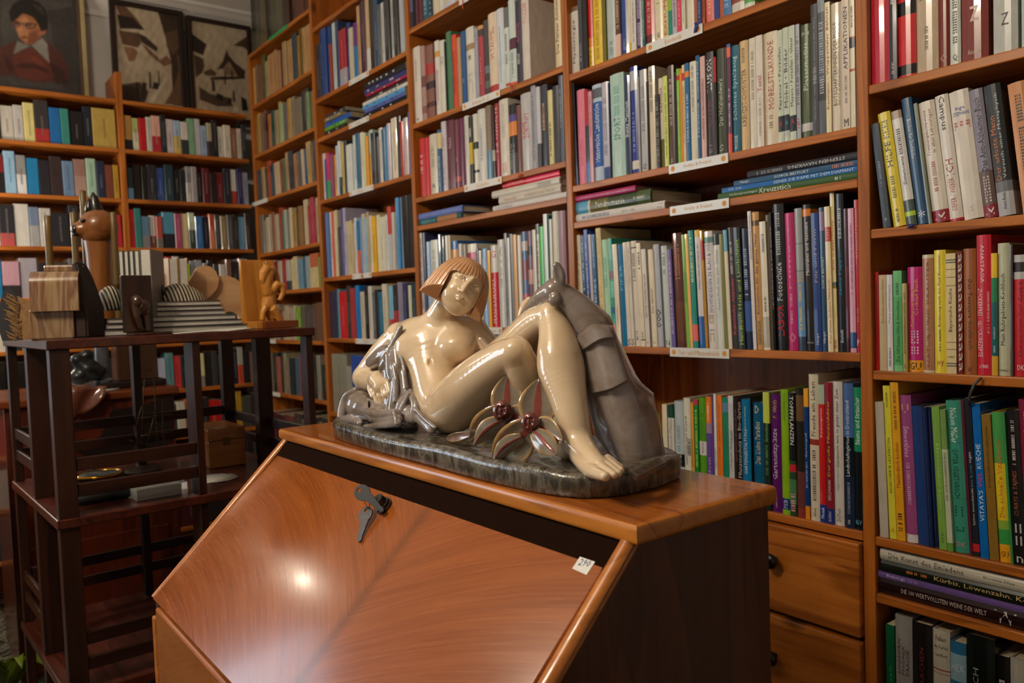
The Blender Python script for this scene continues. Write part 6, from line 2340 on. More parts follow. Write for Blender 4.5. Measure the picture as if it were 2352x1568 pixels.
# carved wooden cat head on a tall neck
CATW = wood('carved_cat_wood', '4e2812', '754218', '8e5826', 2, .28, 40, False, .3, 6)
CATB = plain('black_stained_wood', '16120f', .3, .5, .2)
ca_, cb_, _z = eA(228, 700, -.42)
cat = on_top('carved_wooden_cat', -.42, cb_, 0)
tag(cat, 'tall carved brown wooden cat with black ears and muzzle looking aside', 'carving')
sN = depth_of(E(-.42, cb_, 1.3)) / FPX       # metres per picture unit there


def cpt(u, v, x=0.0):                          # local coordinates of a place on the cat's plane
    a, b, z = eA(u, v, -.42)
    return (x, b - cb_, z - ZE)


nk = MB().lathe([(.036, .0128), (.040, .03), (.031, .10), (.029, .15), (.030, .20), (.033, .236)], 24, (0, .006, 0))
nk.build('neck', [CATW], cat, sharp=.8)


def ball(mb, c, r, sub=3):
    bm = bmesh.new()
    bmesh.ops.create_icosphere(bm, subdivisions=sub, radius=1)
    for q in bm.verts: q.co = Vector((c[0] + q.co.x * r[0], c[1] + q.co.y * r[1], c[2] + q.co.z * r[2]))
    return mb.bm(bm)


def remeshed(name, mb, mats, parent, vox, smooth=6):
    """several overlapping shapes fused into one skin"""
    me = mb.mesh(name, mats)
    o = obj(name, me, parent)
    m = o.modifiers.new('fuse', 'REMESH')
    m.mode = 'VOXEL'
    m.voxel_size = vox
    m.use_smooth_shade = True
    s_ = o.modifiers.new('soften', 'SMOOTH')
    s_.iterations = smooth
    s_.factor = .5
    dg = bpy.context.evaluated_depsgraph_get()
    me2 = bpy.data.meshes.new_from_object(o.evaluated_get(dg))
    o.modifiers.clear()
    o.data = me2
    for p in me2.polygons: p.use_smooth = True
    return o


hd = MB()
c = cpt(226, 521)
ball(hd, c, (.048, .044 * sN / .00105, .045))
ball(hd, (c[0] + .004, c[1] - .006, c[2] - .018), (.040, .036, .030))
c2 = cpt(192, 527)
ball(hd, (c2[0], c2[1], c2[2]), (.026, .030, .022))
c3 = cpt(178, 530)
ball(hd, c3, (.015, .016, .016))
remeshed('head', hd, [CATW], cat, .0035)
mz = MB()
ball(mz, (cpt(170, 527)[0] + .006, *cpt(170, 527)[1:]), (.013, .009, .013), 2)
ball(mz, (cpt(174, 538)[0] + .004, *cpt(174, 538)[1:]), (.013, .010, .006), 2)
remeshed('muzzle', mz, [CATB], cat, .002, 3)
for (u0, v0), (u1, v1), w in (((225, 502), (213, 441), .017), ((205, 490), (204, 455), .010)):
    p0, p1 = Vector(cpt(u0, v0)), Vector(cpt(u1, v1))
    e = MB()
    e.tube([p0, p0.lerp(p1, .4), p0.lerp(p1, .8), p1], [w, w * .95, w * .55, w * .1], 10)
    eo = e.build('ear', [CATB], cat, smooth=True)
ey = MB()
ball(ey, (cpt(186, 509)[0] + .024, *cpt(186, 509)[1:]), (.006, .008, .005), 2)
ey.build('eye', [CATB], cat, smooth=True)

# four olive posts standing round the cat
OLIVE = plain('olive_brown_wood', '6a5228', .4, .4, .1, var=.25, scale=20)
stl = on_top('upturned_stool', -.44, cb_ - .02)
tag(stl, 'small upturned stool whose four olive posts surround the wooden cat', 'stool')
MB().box(-.08, .10, -.14, .07, 0, .012, bev=.003).build('seat', [OLIVE], stl)
for (u, v), a in (((108, 495), -.38), ((168, 487), -.50), ((189, 437), -.53), ((259, 487), -.38)):
    _, b, z = eA(u, v, a)
    x, y = a + .44, b - (cb_ - .02)
    MB().lathe([(.0085, .012), (.0080, z - ZE - .05), (.0085, z - ZE - .003), (.006, z - ZE)], 12, (x, y, 0)).build('leg', [OLIVE], stl, sharp=.8)
    MB().lathe([(.0098, .10), (.0104, .106), (.0104, .118), (.0098, .124)], 12, (x, y, 0)).build('brass_ring', [plain('dark_brass', '5a4420', .3, metal=.8)], stl, sharp=.8)

# books on the stand, page edges towards the room
COVD = 'cover'


def stand_book(a0, a1, b0, b1, z0, z1, col, label, upright=False, group='books on the shelf stand', turn=0.0, piv=None):
    """page block with two boards; lying flat, or upright with its boards facing along the stand"""
    ca__, cb__ = (a0 + a1) / 2, (b0 + b1) / 2
    if piv:
        da_, db_ = ca__ - piv[0], cb__ - piv[1]
        ca__, cb__ = piv[0] + da_ * math.cos(turn) - db_ * math.sin(turn), piv[1] + da_ * math.sin(turn) + db_ * math.cos(turn)
    r = empty('book', tuple(E(ca__, cb__, z0)), ETH + turn)
    da, db, h = (a1 - a0) / 2, (b1 - b0) / 2, z1 - z0
    cm = plain('book_cover_' + col, col, .45)
    if upright:
        t = min(.0018, db * .4)
        MB().box(-da, da, -db, -db + t, 0, h).box(-da, da, db - t, db, 0, h).box(-da, -da + .002, -db + t, db - t, 0, h).build('cover', [cm], r)
        MB().box(-da + .0022, da - .002, -db + t + .0001, db - t - .0001, .002, h - .002).build('pages', [PAGES2], r)
    else:
        t = min(.0018, h * .25)
        MB().box(-da, da, -db, db, 0, t).box(-da, da, -db, db, h - t, h).box(-da, -da + .002, -db, db, t, h - t).build('cover', [cm], r)
        MB().box(-da + .0022, da - .002, -db + .002, db - .002, t + .0001, h - t - .0001).build('pages', [PAGES2], r)
    tag(r, label, 'book', group)
    return r


PAGES2 = plain('white_page_edges', 'c8c4ba', .7, var=.15, scale=200)
bL = eA(246, 760, -.12)[1]
bM = eA(372, 750, -.12)[1]
zt = ZE
lower = [('3a3634', .0145), ('2a2826', .0125), ('4a4644', .012)]
b_r = eA(556, 745, -.14)[1]
for i, (c, h) in enumerate(lower):
    stand_book(-.30 + .006 * i, -.105 - .004 * i, bL - .01 + .004 * i, b_r - .012 * i, zt, zt + h - .0003, c, ['bottom book with dark covers in the lying stack on the shelf stand', 'second book from below in the lying stack on the shelf stand', 'third book from below in the lying stack on the shelf stand'][i])
    zt += h
b_u0, b_u1 = eA(352, 715, -.13)[1], eA(516, 715, -.13)[1]
zs = zt
for i, (c, h) in enumerate((('3a3230', .012), ('2e2a28', .011), ('46302a', .012))):
    stand_book(-.29, -.125 - .003 * i, b_u0, b_u1 - .004 * i, zs, zs + h - .0003, c, ['lower book with dark covers under the striped wooden cat', 'middle book with dark covers under the striped wooden cat', 'topmost dark book directly under the striped wooden cat'][i])
    zs += h
# upright books behind the dark bookend
zu = zt
b0 = eA(277, 700, -.14)[1]
PIV = (-.14, b0)
for i, (c, w) in enumerate((('2a3a30', .0115), ('2a2826', .011), ('33302e', .011), ('2a3a34', .012), ('6e6660', .024))):
    stand_book(-.245, -.14 if i < 4 else -.141, b0, b0 + w - .0004, zu, zu + (.150 if i < 4 else .153), c, ['dark green upright book at the end of the upright row on the shelf stand', 'second upright book with dark covers on the shelf stand', 'third upright book with dark covers on the shelf stand', 'fourth upright book with greenish covers on the shelf stand', 'thick upright book with grey boards behind the dark bookend'][i], True, turn=-.55, piv=PIV)
    b0 += w
for i, (u, c) in enumerate(((389, 'a07c58'), (412, '9a7450'))):
    b1 = eA(u, 650, -.33)[1]
    stand_book(-.42, -.33, b1, b1 + .0235, ZE, eA(u, 592, -.33)[2], c, ['tan upright book with ribbed spine nearer the wooden cat', 'tan upright book with ribbed spine nearer the cut-out'][i], True)

# striped cats
def stripe_mat():
    t = NT('black_and_cream_stripes', .4, .4, .1)
    tc = t.n('ShaderNodeTexCoord')
    wv = t.n('ShaderNodeTexWave')
    wv.wave_type = 'BANDS'
    wv.bands_direction = 'Y'
    wv.inputs['Scale'].default_value = 40.0
    wv.inputs['Distortion'].default_value = .5
    wv.inputs['Detail Scale'].default_value = 2.0
    mp = t.n('ShaderNodeMapping')
    mp.inputs['Rotation'].default_value = (-.18, 0, 0)
    t.l(tc.outputs['Object'], mp.inputs['Vector'])
    t.l(mp.outputs[0], wv.inputs['Vector'])
    t.base(t.ramp(wv.outputs['Fac'], [(.45, '14110f'), (.55, 'c2b49a')]))
    return t.m


STRIPE = stripe_mat()


def striped_cat(a, u0, u1, v0, v1, label, flip):
    b0, b1 = eA(u0, v1, a)[1], eA(u1, v1, a)[1]
    z1, z0 = eA((u0 + u1) / 2, v0, a)[2], eA((u0 + u1) / 2, v1, a)[2]
    r = empty('striped_wooden_cat', tuple(E(a - .03, (b0 + b1) / 2, z0)), ETH)
    tag(r, label, 'figurine', 'striped wooden cats on the shelf stand')
    w, h = (b1 - b0), (z1 - z0)
    m = MB()
    ball(m, (0, 0, 0), (.036, w * .5, h), 4)
    m.v = [(x, y - (.10 * w * (z / h)) * flip, max(0.0, z)) for x, y, z in m.v]
    m.build('body', [STRIPE], r, smooth=True)
    e = MB()
    ye = -w * .40 * flip
    e.tube([(.008, ye + .004 * flip, h * .35), (.008, ye, h * .66), (.008, ye - .006 * flip, h * .98)], [.011, .008, .0008], 8)
    e.build('ear', [CATB], r, smooth=True)
    return r


striped_cat(-.15, 374, 488, 649, 704, 'black and cream striped wooden cat lying on the stacked books', 1)
sc2 = striped_cat(-.16, 222, 290, 655, 713, 'black and cream striped wooden cat beside the petrified wood', -1)

# plywood cut-out and dark carved bookend, horse bookend
PLY = wood('pale_plywood', 'b0835a', 'c89c6e', 'd2aa7e', 1, .5, 40, False, 0, 8)


def cutout(name, a, outline, thick, mat, label, cat_, parent=None):
    pts = [eA(u, v, a) for u, v in outline]
    b0 = sum(p[1] for p in pts) / len(pts)
    z0 = min(p[2] for p in pts)
    m = MB().prism([(p[1] - b0, p[2] - z0) for p in pts], 0, -thick, 0)
    o = m.build(name, [mat], parent, sharp=.6)
    o.location = tuple(E(a, b0, z0))
    o.rotation_euler = (0, 0, ETH)
    if label: tag(o, label, cat_)
    return o


po = empty('plywood_elephant', tuple(E(-.40, 0, 0)), ETH)
tag(po, 'pale plywood cut-out of an animal with a rounded back behind the striped cat', 'figurine')


def cut_in(root, aroot, name, a, outline, thick, mat):
    pts = [eA(u, v, a) for u, v in outline]
    m = MB().prism([(p[1], p[2]) for p in pts], 0, a - aroot - thick, a - aroot)
    return m.build(name, [mat], root, sharp=.6)


zb_ = lambda u, a: None
cut_in(po, -.40, 'head', -.385, [(425, 660), (438, 640), (452, 616), (468, 609), (484, 612), (496, 623), (503, 640), (500, 660), (488, 676), (470, 690), (430, 700)], .010, PLY)
cut_in(po, -.40, 'body', -.398, [(470, 650), (500, 634), (520, 632), (540, 639), (558, 652), (568, 680), (570, 752), (556, 752), (548, 724), (534, 715), (520, 716), (512, 740), (500, 752), (440, 755), (430, 690)], .012, PLY)
cut_in(po, -.40, 'ear', -.375, [(366, 700), (367, 626), (378, 634), (393, 646), (396, 700)], .006, PLY)
cut_in(po, -.40, 'tail', -.375, [(257, 700), (259, 664), (268, 652), (286, 646), (288, 700)], .006, PLY)

ebm = wood('dark_bookend_wood', '1a0c07', '2c150c', '3a1e12', 2, .3, 50, False, .3, 8)
be = empty('dark_bookend', tuple(E(-.07, 0, ZE)), ETH)
tag(be, 'dark wooden bookend with a carved animal relief against the upright books', 'bookend')
pa = eA(284, 764, -.075)
pb = eA(357, 758, -.075)
zt_ = eA(318, 632, -.075)[2] - ZE
MB().box(-.014, 0, pa[1], pb[1] - .004, .006, zt_, bev=.002).build('upright_board', [ebm], be)
MB().box(-.016, .050, pa[1] + .008, pb[1] + .020, 0, .006, bev=.0015).build('foot_board', [ebm], be)
rl = MB()
bc = (pa[1] + pb[1]) / 2
ball(rl, (.006, bc - .006, .072), (.018, .014, .018))
ball(rl, (.004, bc + .006, .060), (.013, .016, .022))
rl.tube([(.010, bc - .010, .064), (.016, bc - .010, .040), (.015, bc - .004, .018), (.013, bc + .004, .008)], [.010, .007, .005, .004], 10)
rl.tube([(.006, bc + .012, .050), (.007, bc + .014, .006)], [.007, .006], 8)
remeshed('carved_animal', rl, [plain('polished_dark_wood', '3a2416', .2, .5, .4)], be, .0022, 4)

HW = wood('honey_horse_wood', '9a5a1c', 'b87428', 'c88a3a', 2, .4, 50, False, .1, 8)
HB = wood('red_brown_base_wood', '5a2a12', '72381a', '824422', 1, .35, 50, False, .2, 8)
hb = empty('horse_bookend', tuple(E(-.16, 0, ZE)), ETH)
tag(hb, 'honey-coloured wooden bookend with a carved rearing horse on a brown base', 'bookend')
p0, p1, p2 = eA(560, 740, -.20), eA(638, 740, -.20), eA(690, 740, -.12)
ztop = eA(600, 597, -.20)[2] - ZE
MB().box(-.055, -.042, p0[1], p1[1], .016, ztop, bev=.0015).build('back_board', [HW], hb)
MB().box(-.056, .035, p0[1] + .002, eA(603, 740, -.13)[1], 0, .018, bev=.0015).build('base', [HW], hb)
MB().box(-.056, .04, eA(603, 740, -.13)[1] + .0005, eA(686, 740, -.12)[1], 0, .018, bev=.0015).build('base', [HB], hb)


def hp(u, v, x=0.0):
    a, b, z = eA(u, v, -.16 + x)
    return (x, b, z - ZE)


hm = MB()
hm.tube([hp(625, 734), hp(620, 716), hp(616, 700), hp(619, 680), hp(622, 660)], [.010, .016, .019, .017, .014], 12)          # trunk
hm.tube([hp(616, 676, .004), hp(612, 655, .006), hp(616, 632, .006), hp(622, 616, .004)], [.015, .014, .014, .013], 12)      # neck
hm.tube([hp(616, 614, .008), hp(606, 626, .010), hp(603, 643, .011), hp(606, 650, .011)], [.013, .012, .0085, .006], 10)     # head
hm.tube([hp(608, 610, .008), hp(602, 600, .010)], [.006, .001], 6)
hm.tube([hp(613, 606, .004), hp(610, 597, .005)], [.006, .001], 6)
hm.tube([hp(624, 612, -.004), hp(632, 630, -.004), hp(638, 655, -.002), hp(642, 672)], [.009, .010, .009, .007], 8)          # mane
hm.tube([hp(624, 668, .008), hp(637, 652, .012), hp(648, 656, .012), hp(650, 672, .012), hp(642, 690, .012)], [.012, .011, .010, .008, .006], 10)   # forelegs
hm.tube([hp(612, 704, .010), hp(604, 718, .012), hp(602, 736, .012)], [.012, .008, .007], 8)                                  # hind legs
hm.tube([hp(624, 708, .010), hp(636, 720, .012), hp(645, 736, .012)], [.015, .011, .009], 8)
hm.tube([hp(630, 735, -.004), hp(642, 737, 0.0)], [.008, .006], 8)
remeshed('horse', hm, [HW], hb, .0022, 2)

# paper sheet lying under the stack's end
pp = MB()
P0 = [eA(390, 765, -.05), eA(572, 753, -.05)]
N1, N2 = 14, 5
ba, bb2 = P0[0][1], P0[1][1]
vs, fs = [], []
for i in range(N1 + 1):
    for j in range(N2 + 1):
        s_ = i / N1
        vs.append((-.012 - .085 * j / N2 * (.6 + .4 * math.sin(s_ * 3)), ba + (bb2 - ba) * s_, .0006 + .004 * abs(math.sin(s_ * 5 + j)) * s_ + .003 * (j / N2) * s_))
for i in range(N1):
    for j in range(N2): fs.append((i * 6 + j, (i + 1) * 6 + j, (i + 1) * 6 + j + 1, i * 6 + j + 1))
pp.add(vs, fs)
pe = pp.build('paper_sheet', [plain('white_paper', 'c8c4b8', .7, var=.08)], None, smooth=True)
pe.location = tuple(E(0, 0, ZE))
pe.rotation_euler = (0, 0, ETH)
m_ = pe.modifiers.new('thickness', 'SOLIDIFY')
m_.thickness = .0006
tag(pe, 'crumpled white paper sheet on the top tier in front of the stacked books', 'paper')

# --- on the middle tier
ZM = .8133
WBX = wood('orange_box_wood', '7a4012', '9a5a1c', 'ac6a28', 1, .3, 40, False, .3, 10)
wb = empty('wooden_box', tuple(E(-.36, .452, ZM)), ETH - .05)
tag(wb, 'orange brown wooden box with a hinged lid on the middle tier', 'box')
MB().box(-.085, .080, -.050, .046, 0, .070, bev=.003).build('body', [WBX], wb)
MB().box(-.086, .081, -.051, .047, .0705, .102, bev=.003).build('lid', [WBX], wb)
MB().box(.0811, .0835, -.012, .004, .058, .078, bev=.0008).build('clasp', [plain('brass_clasp', '6a4a1c', .35, metal=.8)], wb)
mg = empty('magnifying_glass', tuple(E(-.40, .165, ZM)), ETH)
tag(mg, 'round magnifying glass with a gold rim lying on the middle tier', 'magnifying glass')
t_ = MB()
t_.tube([(.052 * math.cos(2 * math.pi * k / 32), .052 * math.sin(2 * math.pi * k / 32), .010) for k in range(33)], .004, 8, cap=False)
t_.build('rim', [plain('polished_gold', 'c08a28', .2, metal=1.0, var=.03)], mg, smooth=True)
gm = NT('lens_glass', .02, .5)
gm.b.inputs['Transmission Weight'].default_value = .6
gm.base('9ab0a8')
MB().lathe([(.003, .0065), (.034, .0072), (.050, .009), (.050, .011), (.034, .0128), (.003, .0135)], 32).build('lens', [gm.m], mg, sharp=1.0)
MB().tube([(-.055, 0, .010), (-.075, 0, .010), (-.12, .002, .009)], [.004, .008, .007], 10).build('handle', [BLACKM], mg, smooth=True)
pc = MB().tube([E(-.10, .048, ZM + .0125), E(-.10, .06, ZM + .0125), E(-.098, .152, ZM + .0125), E(-.098, .156, ZM + .0125)], [.010, .0123, .0123, .011], 14)
tag(pc.build('black_tube', [BLACKM], None, sharp=.8), 'black round case lying along the front of the middle tier', 'case')
wbx = empty('white_box', tuple(E(-.075, .207, ZM)), ETH)
tag(wbx, 'flat white cardboard box under clear film beside the black case', 'box')
MB().box(-.028, .028, -.048, .047, .0003, .024, bev=.001).build('carton', [plain('white_card', 'c0bcb0', .4, var=.1)], wbx)
fm = NT('clear_film', .08, .5)
fm.b.inputs['Transmission Weight'].default_value = .9
fm.b.inputs['IOR'].default_value = 1.2
fm.base('f0f0f0')
MB().box(-.0295, .0295, -.0495, .060, .0001, .0255).build('clear_sleeve', [fm.m], wbx)
dl = MB()
vs = [(0, 0, .001)]
rr = random.Random(9)
for k in range(28):
    a = 2 * math.pi * k / 28
    vs.append(((.042 + .004 * (k % 2)) * math.cos(a) * 1.2, (.05 + .004 * (k % 2)) * math.sin(a), .0012 + .0015 * rr.random()))
dl.add(vs, [(0, 1 + k, 1 + (k + 1) % 28) for k in range(28)])
do = dl.build('paper_doily', [plain('white_doily', 'b8b2a4', .8, var=.2, scale=120)], None, smooth=True)
do.location = tuple(E(-.15, .365, ZM))
m_ = do.modifiers.new('thickness', 'SOLIDIFY')
m_.thickness = .0008
tag(do, 'white paper doily lying in front of the wooden box', 'doily')
tag(MB().lathe([(.040, 0), (.046, .004), (.046, .008), (.040, .011), (.01, .012)], 28, tuple(E(-.38, .262, ZM))).build('dark_dish', [plain('dark_turned_wood', '20120c', .35)], None, sharp=.7), 'small dark turned wooden dish beside the magnifying glass', 'dish')
wfm = plain('bent_brass_wire', '6a5c40', .35, metal=.9)
wf_ = MB()


def wpt(u, v, a=-.33):
    return E(*eA(u, v, a))


for ln in (((298, 1011), (310, 1014), (340, 1022), (362, 1024)), ((326, 1028), (328, 950), (330, 900), (334, 852), (344, 848), (352, 862), (356, 905), (360, 1000), (362, 1016)),
           ((308, 1000), (322, 945), (330, 922), (346, 936)), ((324, 960), (360, 955), (396, 951)), ((324, 1001), (360, 996), (396, 992)), ((352, 918), (372, 918), (374, 1000), (382, 1024)), ((336, 1026), (348, 980), (358, 940))):
    wf_.tube([wpt(*p) for p in ln], .0013, 6)
wo_ = wf_.build('wire_figure', [wfm], None, smooth=True)
tag(wo_, 'thin bent wire figure standing behind the rail of the middle tier', 'figurine')
# ------------------------------------------------------------------ furniture behind the stand
MAH = wood('mahogany_veneer', '2e0f07', '4a1a0c', '5e2410', 2, .3, 40, False, .3, 8)
MAHT = wood('mahogany_top', '4a1e0c', '6a3014', '7c3c1a', 1, .3, 40, False, .3, 8)
CARVE = plain('dark_carved_wood', '170906', .4, .5, .1)
ch = empty('mahogany_chest', (-2.9, .47, 0))
tag(ch, 'reddish mahogany chest with dark scrolled front behind the shelf stand', 'chest')
MB().box(-.44, 0, -.24, .26, .08, .945, bev=.004).build('body', [MAH], ch)
MB().box(-.46, .02, -.26, .275, .945, .972, bev=.006).build('top', [MAHT], ch)
sc = MB()
scl = [(-.03, .93)]
for k in range(15):
    t = k / 14
scl = []
for u, v in [(395, 905), (395, 1010), (300, 1040), (200, 1050), (170, 1030), (172, 1012), (190, 1008), (200, 1018), (215, 1008), (232, 1002), (238, 985), (238, 970), (248, 960), (252, 948), (260, 940), (272, 938), (290, 936), (330, 930)]:
    p = on_x(u, v, -2.899)
    scl.append((p[1] - .47, p[2]))
MB().prism([(y, z) for y, z in scl], 0, .0005, .008).build('scrolled_panel', [CARVE], ch)
MB().box(.0005, .010, -.20, .22, .10, .50, bev=.003).build('door', [MAH], ch)
for y in (-.20, .25):
    MB().box(-.05, -.005, y - .03, y, 0, .08).build('foot', [CARVE], ch)
brs = plain('old_brass', '8a6a30', .3, metal=1.0)
for z in (.34, .42, .60):
    MB().tube([(.010, -.16, z + .03), (.020, -.16, z + .025), (.020, -.16, z - .02), (.010, -.16, z - .025)], .004, 8).build('handle', [brs], ch, smooth=True)

# clear brown sheet hanging over the chest's edge, white doily, bronze, clock
sh = MB()
A0, A1, A2, A3 = (on_x(u, v, -2.865) for u, v in ((158, 890), (246, 886), (234, 920), (166, 972)))
vs, fs = [], []
for i in range(9):
    for j in range(7):
        s_, t = i / 8, j / 6
        p = (A0 * (1 - s_) + A1 * s_) * (1 - t) + (A3 * (1 - s_) + A2 * s_) * t
        vs.append((p[0] + .012 * math.sin(s_ * 6 + t * 3), p[1], p[2]))
for i in range(8):
    for j in range(6): fs.append((i * 7 + j, (i + 1) * 7 + j, (i + 1) * 7 + j + 1, i * 7 + j + 1))
sh.add(vs, fs)
shm = NT('shiny_brown_film', .12, .6, .5)
shm.base('6a3c2c')
so_ = sh.build('plastic_sheet', [shm.m], None, smooth=True)
m_ = so_.modifiers.new('thickness', 'SOLIDIFY')
m_.thickness = .001
tag(so_, 'shiny brown plastic sheet hanging down from the chest top', 'sheet')
ZC_ = .9725
dz = MB()
c0 = on_z(215, 876, ZC_)
c0 = np.array([-2.985, .47 - .02, ZC_])
vs = [(0, 0, .002)]
for k in range(36):
    a = 2 * math.pi * k / 36
    q = 1 + .06 * (k % 2)
    vs.append((.10 * q * math.cos(a), .12 * q * math.sin(a), .0015 + .002 * math.sin(k * 1.7) ** 2))
dz.add(vs, [(0, 1 + k, 1 + (k + 1) % 36) for k in range(36)])
d2 = dz.build('lace_doily', [plain('white_lace', 'c8c4bc', .8, var=.2, scale=150)], None, smooth=True)
d2.location = tuple(c0)
m_ = d2.modifiers.new('thickness', 'SOLIDIFY')
m_.thickness = .001
tag(d2, 'white lace doily under the bronze figure on the chest', 'doily')
BRZ = plain('dark_bronze', '26282a', .3, .5, .2, .5, var=.4, scale=30)
br = MB()


def xp(u, v, x): 
    p = on_x(u, v, x)
    return tuple(p)


for (u, v), r in (((182, 866), .030), ((204, 848), .034), ((190, 838), .026), ((216, 858), .026), ((178, 826), .022), ((200, 815), .020), ((230, 850), .018)):
    p = xp(u, v, -3.0)
    ball(br, (p[0], p[1], max(p[2], ZC_ + .003 + r)), (r, r * 1.15, r))
bo = remeshed('bronze_figure', br, [BRZ], None, .006, 4)
tag(bo, 'dark lumpy bronze figure on the lace doily on the chest', 'figurine')
ck = empty('mantel_clock', (-3.06, .60, ZC_))
tag(ck, 'brown wooden mantel clock with grey columns on the chest', 'clock')
CKW = wood('clock_wood', '22100a', '382012', '48301c', 2, .3, 40, False, .2, 8)
GREYW = plain('grey_marbled_stone', '54565a', .25, .5, .2, var=.3, scale=20)
MB().box(-.07, .075, -.10, .13, 0, .022, bev=.004).build('base', [CARVE], ck)
MB().box(-.055, .05, -.02, .11, .022, .20, bev=.004).build('case', [CKW], ck)
MB().lathe([(.030, .022), (.032, .030), (.024, .036), (.022, .17), (.030, .178), (.032, .19)], 18, (.03, -.065, 0)).build('column', [GREYW], ck, sharp=.7)

# orange wooden cabinet at the picture's edge, plant
cbw = wood('orange_veneer', '5a2c10', '7c4418', '8e5420', 2, .35, 40, False, .2, 8)
cbn = empty('veneered_cabinet', (-2.62, .02, 0))
tag(cbn, 'orange brown veneered cabinet with curved top at the edge behind the stand', 'cabinet')
pts = [(-.40, .32), (-.40, .97), (-.02, .97), (.06, .95), (.10, .90), (.13, .84), (.13, .40), (.10, .32)]
MB().prism([(y, z) for y, z in pts], 0, -.30, 0).build('body', [cbw], cbn, sharp=.6)
MB().prism([(y, z) for y, z in [(-.34, .38), (-.34, .78), (.06, .78), (.06, .38)]], 0, .0003, .010).build('door', [cbw], cbn)
for y in (-.36, .09):
    MB().tube([(-.04, y, 0), (-.04, y, .16), (-.04, y, .32)], [.014, .018, .026], 10).build('foot', [CARVE], cbn, smooth=True)
for z in (.46, .70):
    MB().lathe([(.005, 0), (.009, .008), (.006, .016)], 10, (0, 0, 0)).build('knob', [brs], cbn, smooth=True)
    cbn.children[-1].rotation_euler = (0, math.pi / 2, 0)
    cbn.children[-1].location = (.0102, .02, z)
pl = on_z(14, 1500, .24)
pt_ = empty('leafy_plant', (pl[0], pl[1], 0))
tag(pt_, 'leafy yellow green potted plant low on the carpet by the stand', 'plant')
MB().lathe([(.05, 0), (.065, .10), (.07, .105), (.06, .105)], 20).build('pot', [plain('dark_pot', '1c1814', .5)], pt_, sharp=.7)
LEAFM = plain('plant_leaf', '7a8a24', .35, .5, .1, var=.3, scale=20)
rr = random.Random(5)
for k in range(11):
    a = rr.uniform(-1.4, 1.6)
    L = rr.uniform(.10, .16)
    lf = MB()
    vs, fs = [], []
    for i in range(7):
        s_ = i / 6
        w_ = .032 * math.sin(math.pi * s_ ** .7) + .001
        rad = L * s_
        z = .105 + .16 * math.sin(s_ * 1.9) * rr.uniform(.95, 1.05) - .03 * s_ * s_
        cx_, cy_ = rad * math.cos(a), rad * math.sin(a)
        for t in (-1, 0, 1): vs.append((cx_ - math.sin(a) * w_ * t, cy_ + math.cos(a) * w_ * t, z + .006 * abs(t)))
    for i in range(6):
        for t in range(2): fs.append((i * 3 + t, i * 3 + t + 1, (i + 1) * 3 + t + 1, (i + 1) * 3 + t))
    lf.add(vs, fs)
    lo_ = lf.build('leaf', [LEAFM], pt_, smooth=True)
    lo_.modifiers.new('thickness', 'SOLIDIFY').thickness = .001

# white frame glimpsed between her shoulder and knee
wfr = empty('white_framed_print', tuple(on_y(1155, 790, YW + .03)))
tag(wfr, 'white card with a dark red top edge standing between her shoulder and knee', 'card')
MB().box(-.06, .10, 0, .004, -.08, .035).build('card', [plain('white_card_b', 'c8c4bc', .5)], wfr)
MB().box(-.06, .10, -.0005, .0045, .0352, .042).build('red_edge', [plain('dark_red_edge', '6a1a1a', .5)], wfr)

# ------------------------------------------------------------------ the paintings
PX = -4.135


def pic(u, v, x=PX):
    p = on_x(u, v, x)
    return (p[1], p[2])


PAINT = attr_mat('oil_paint', .5)


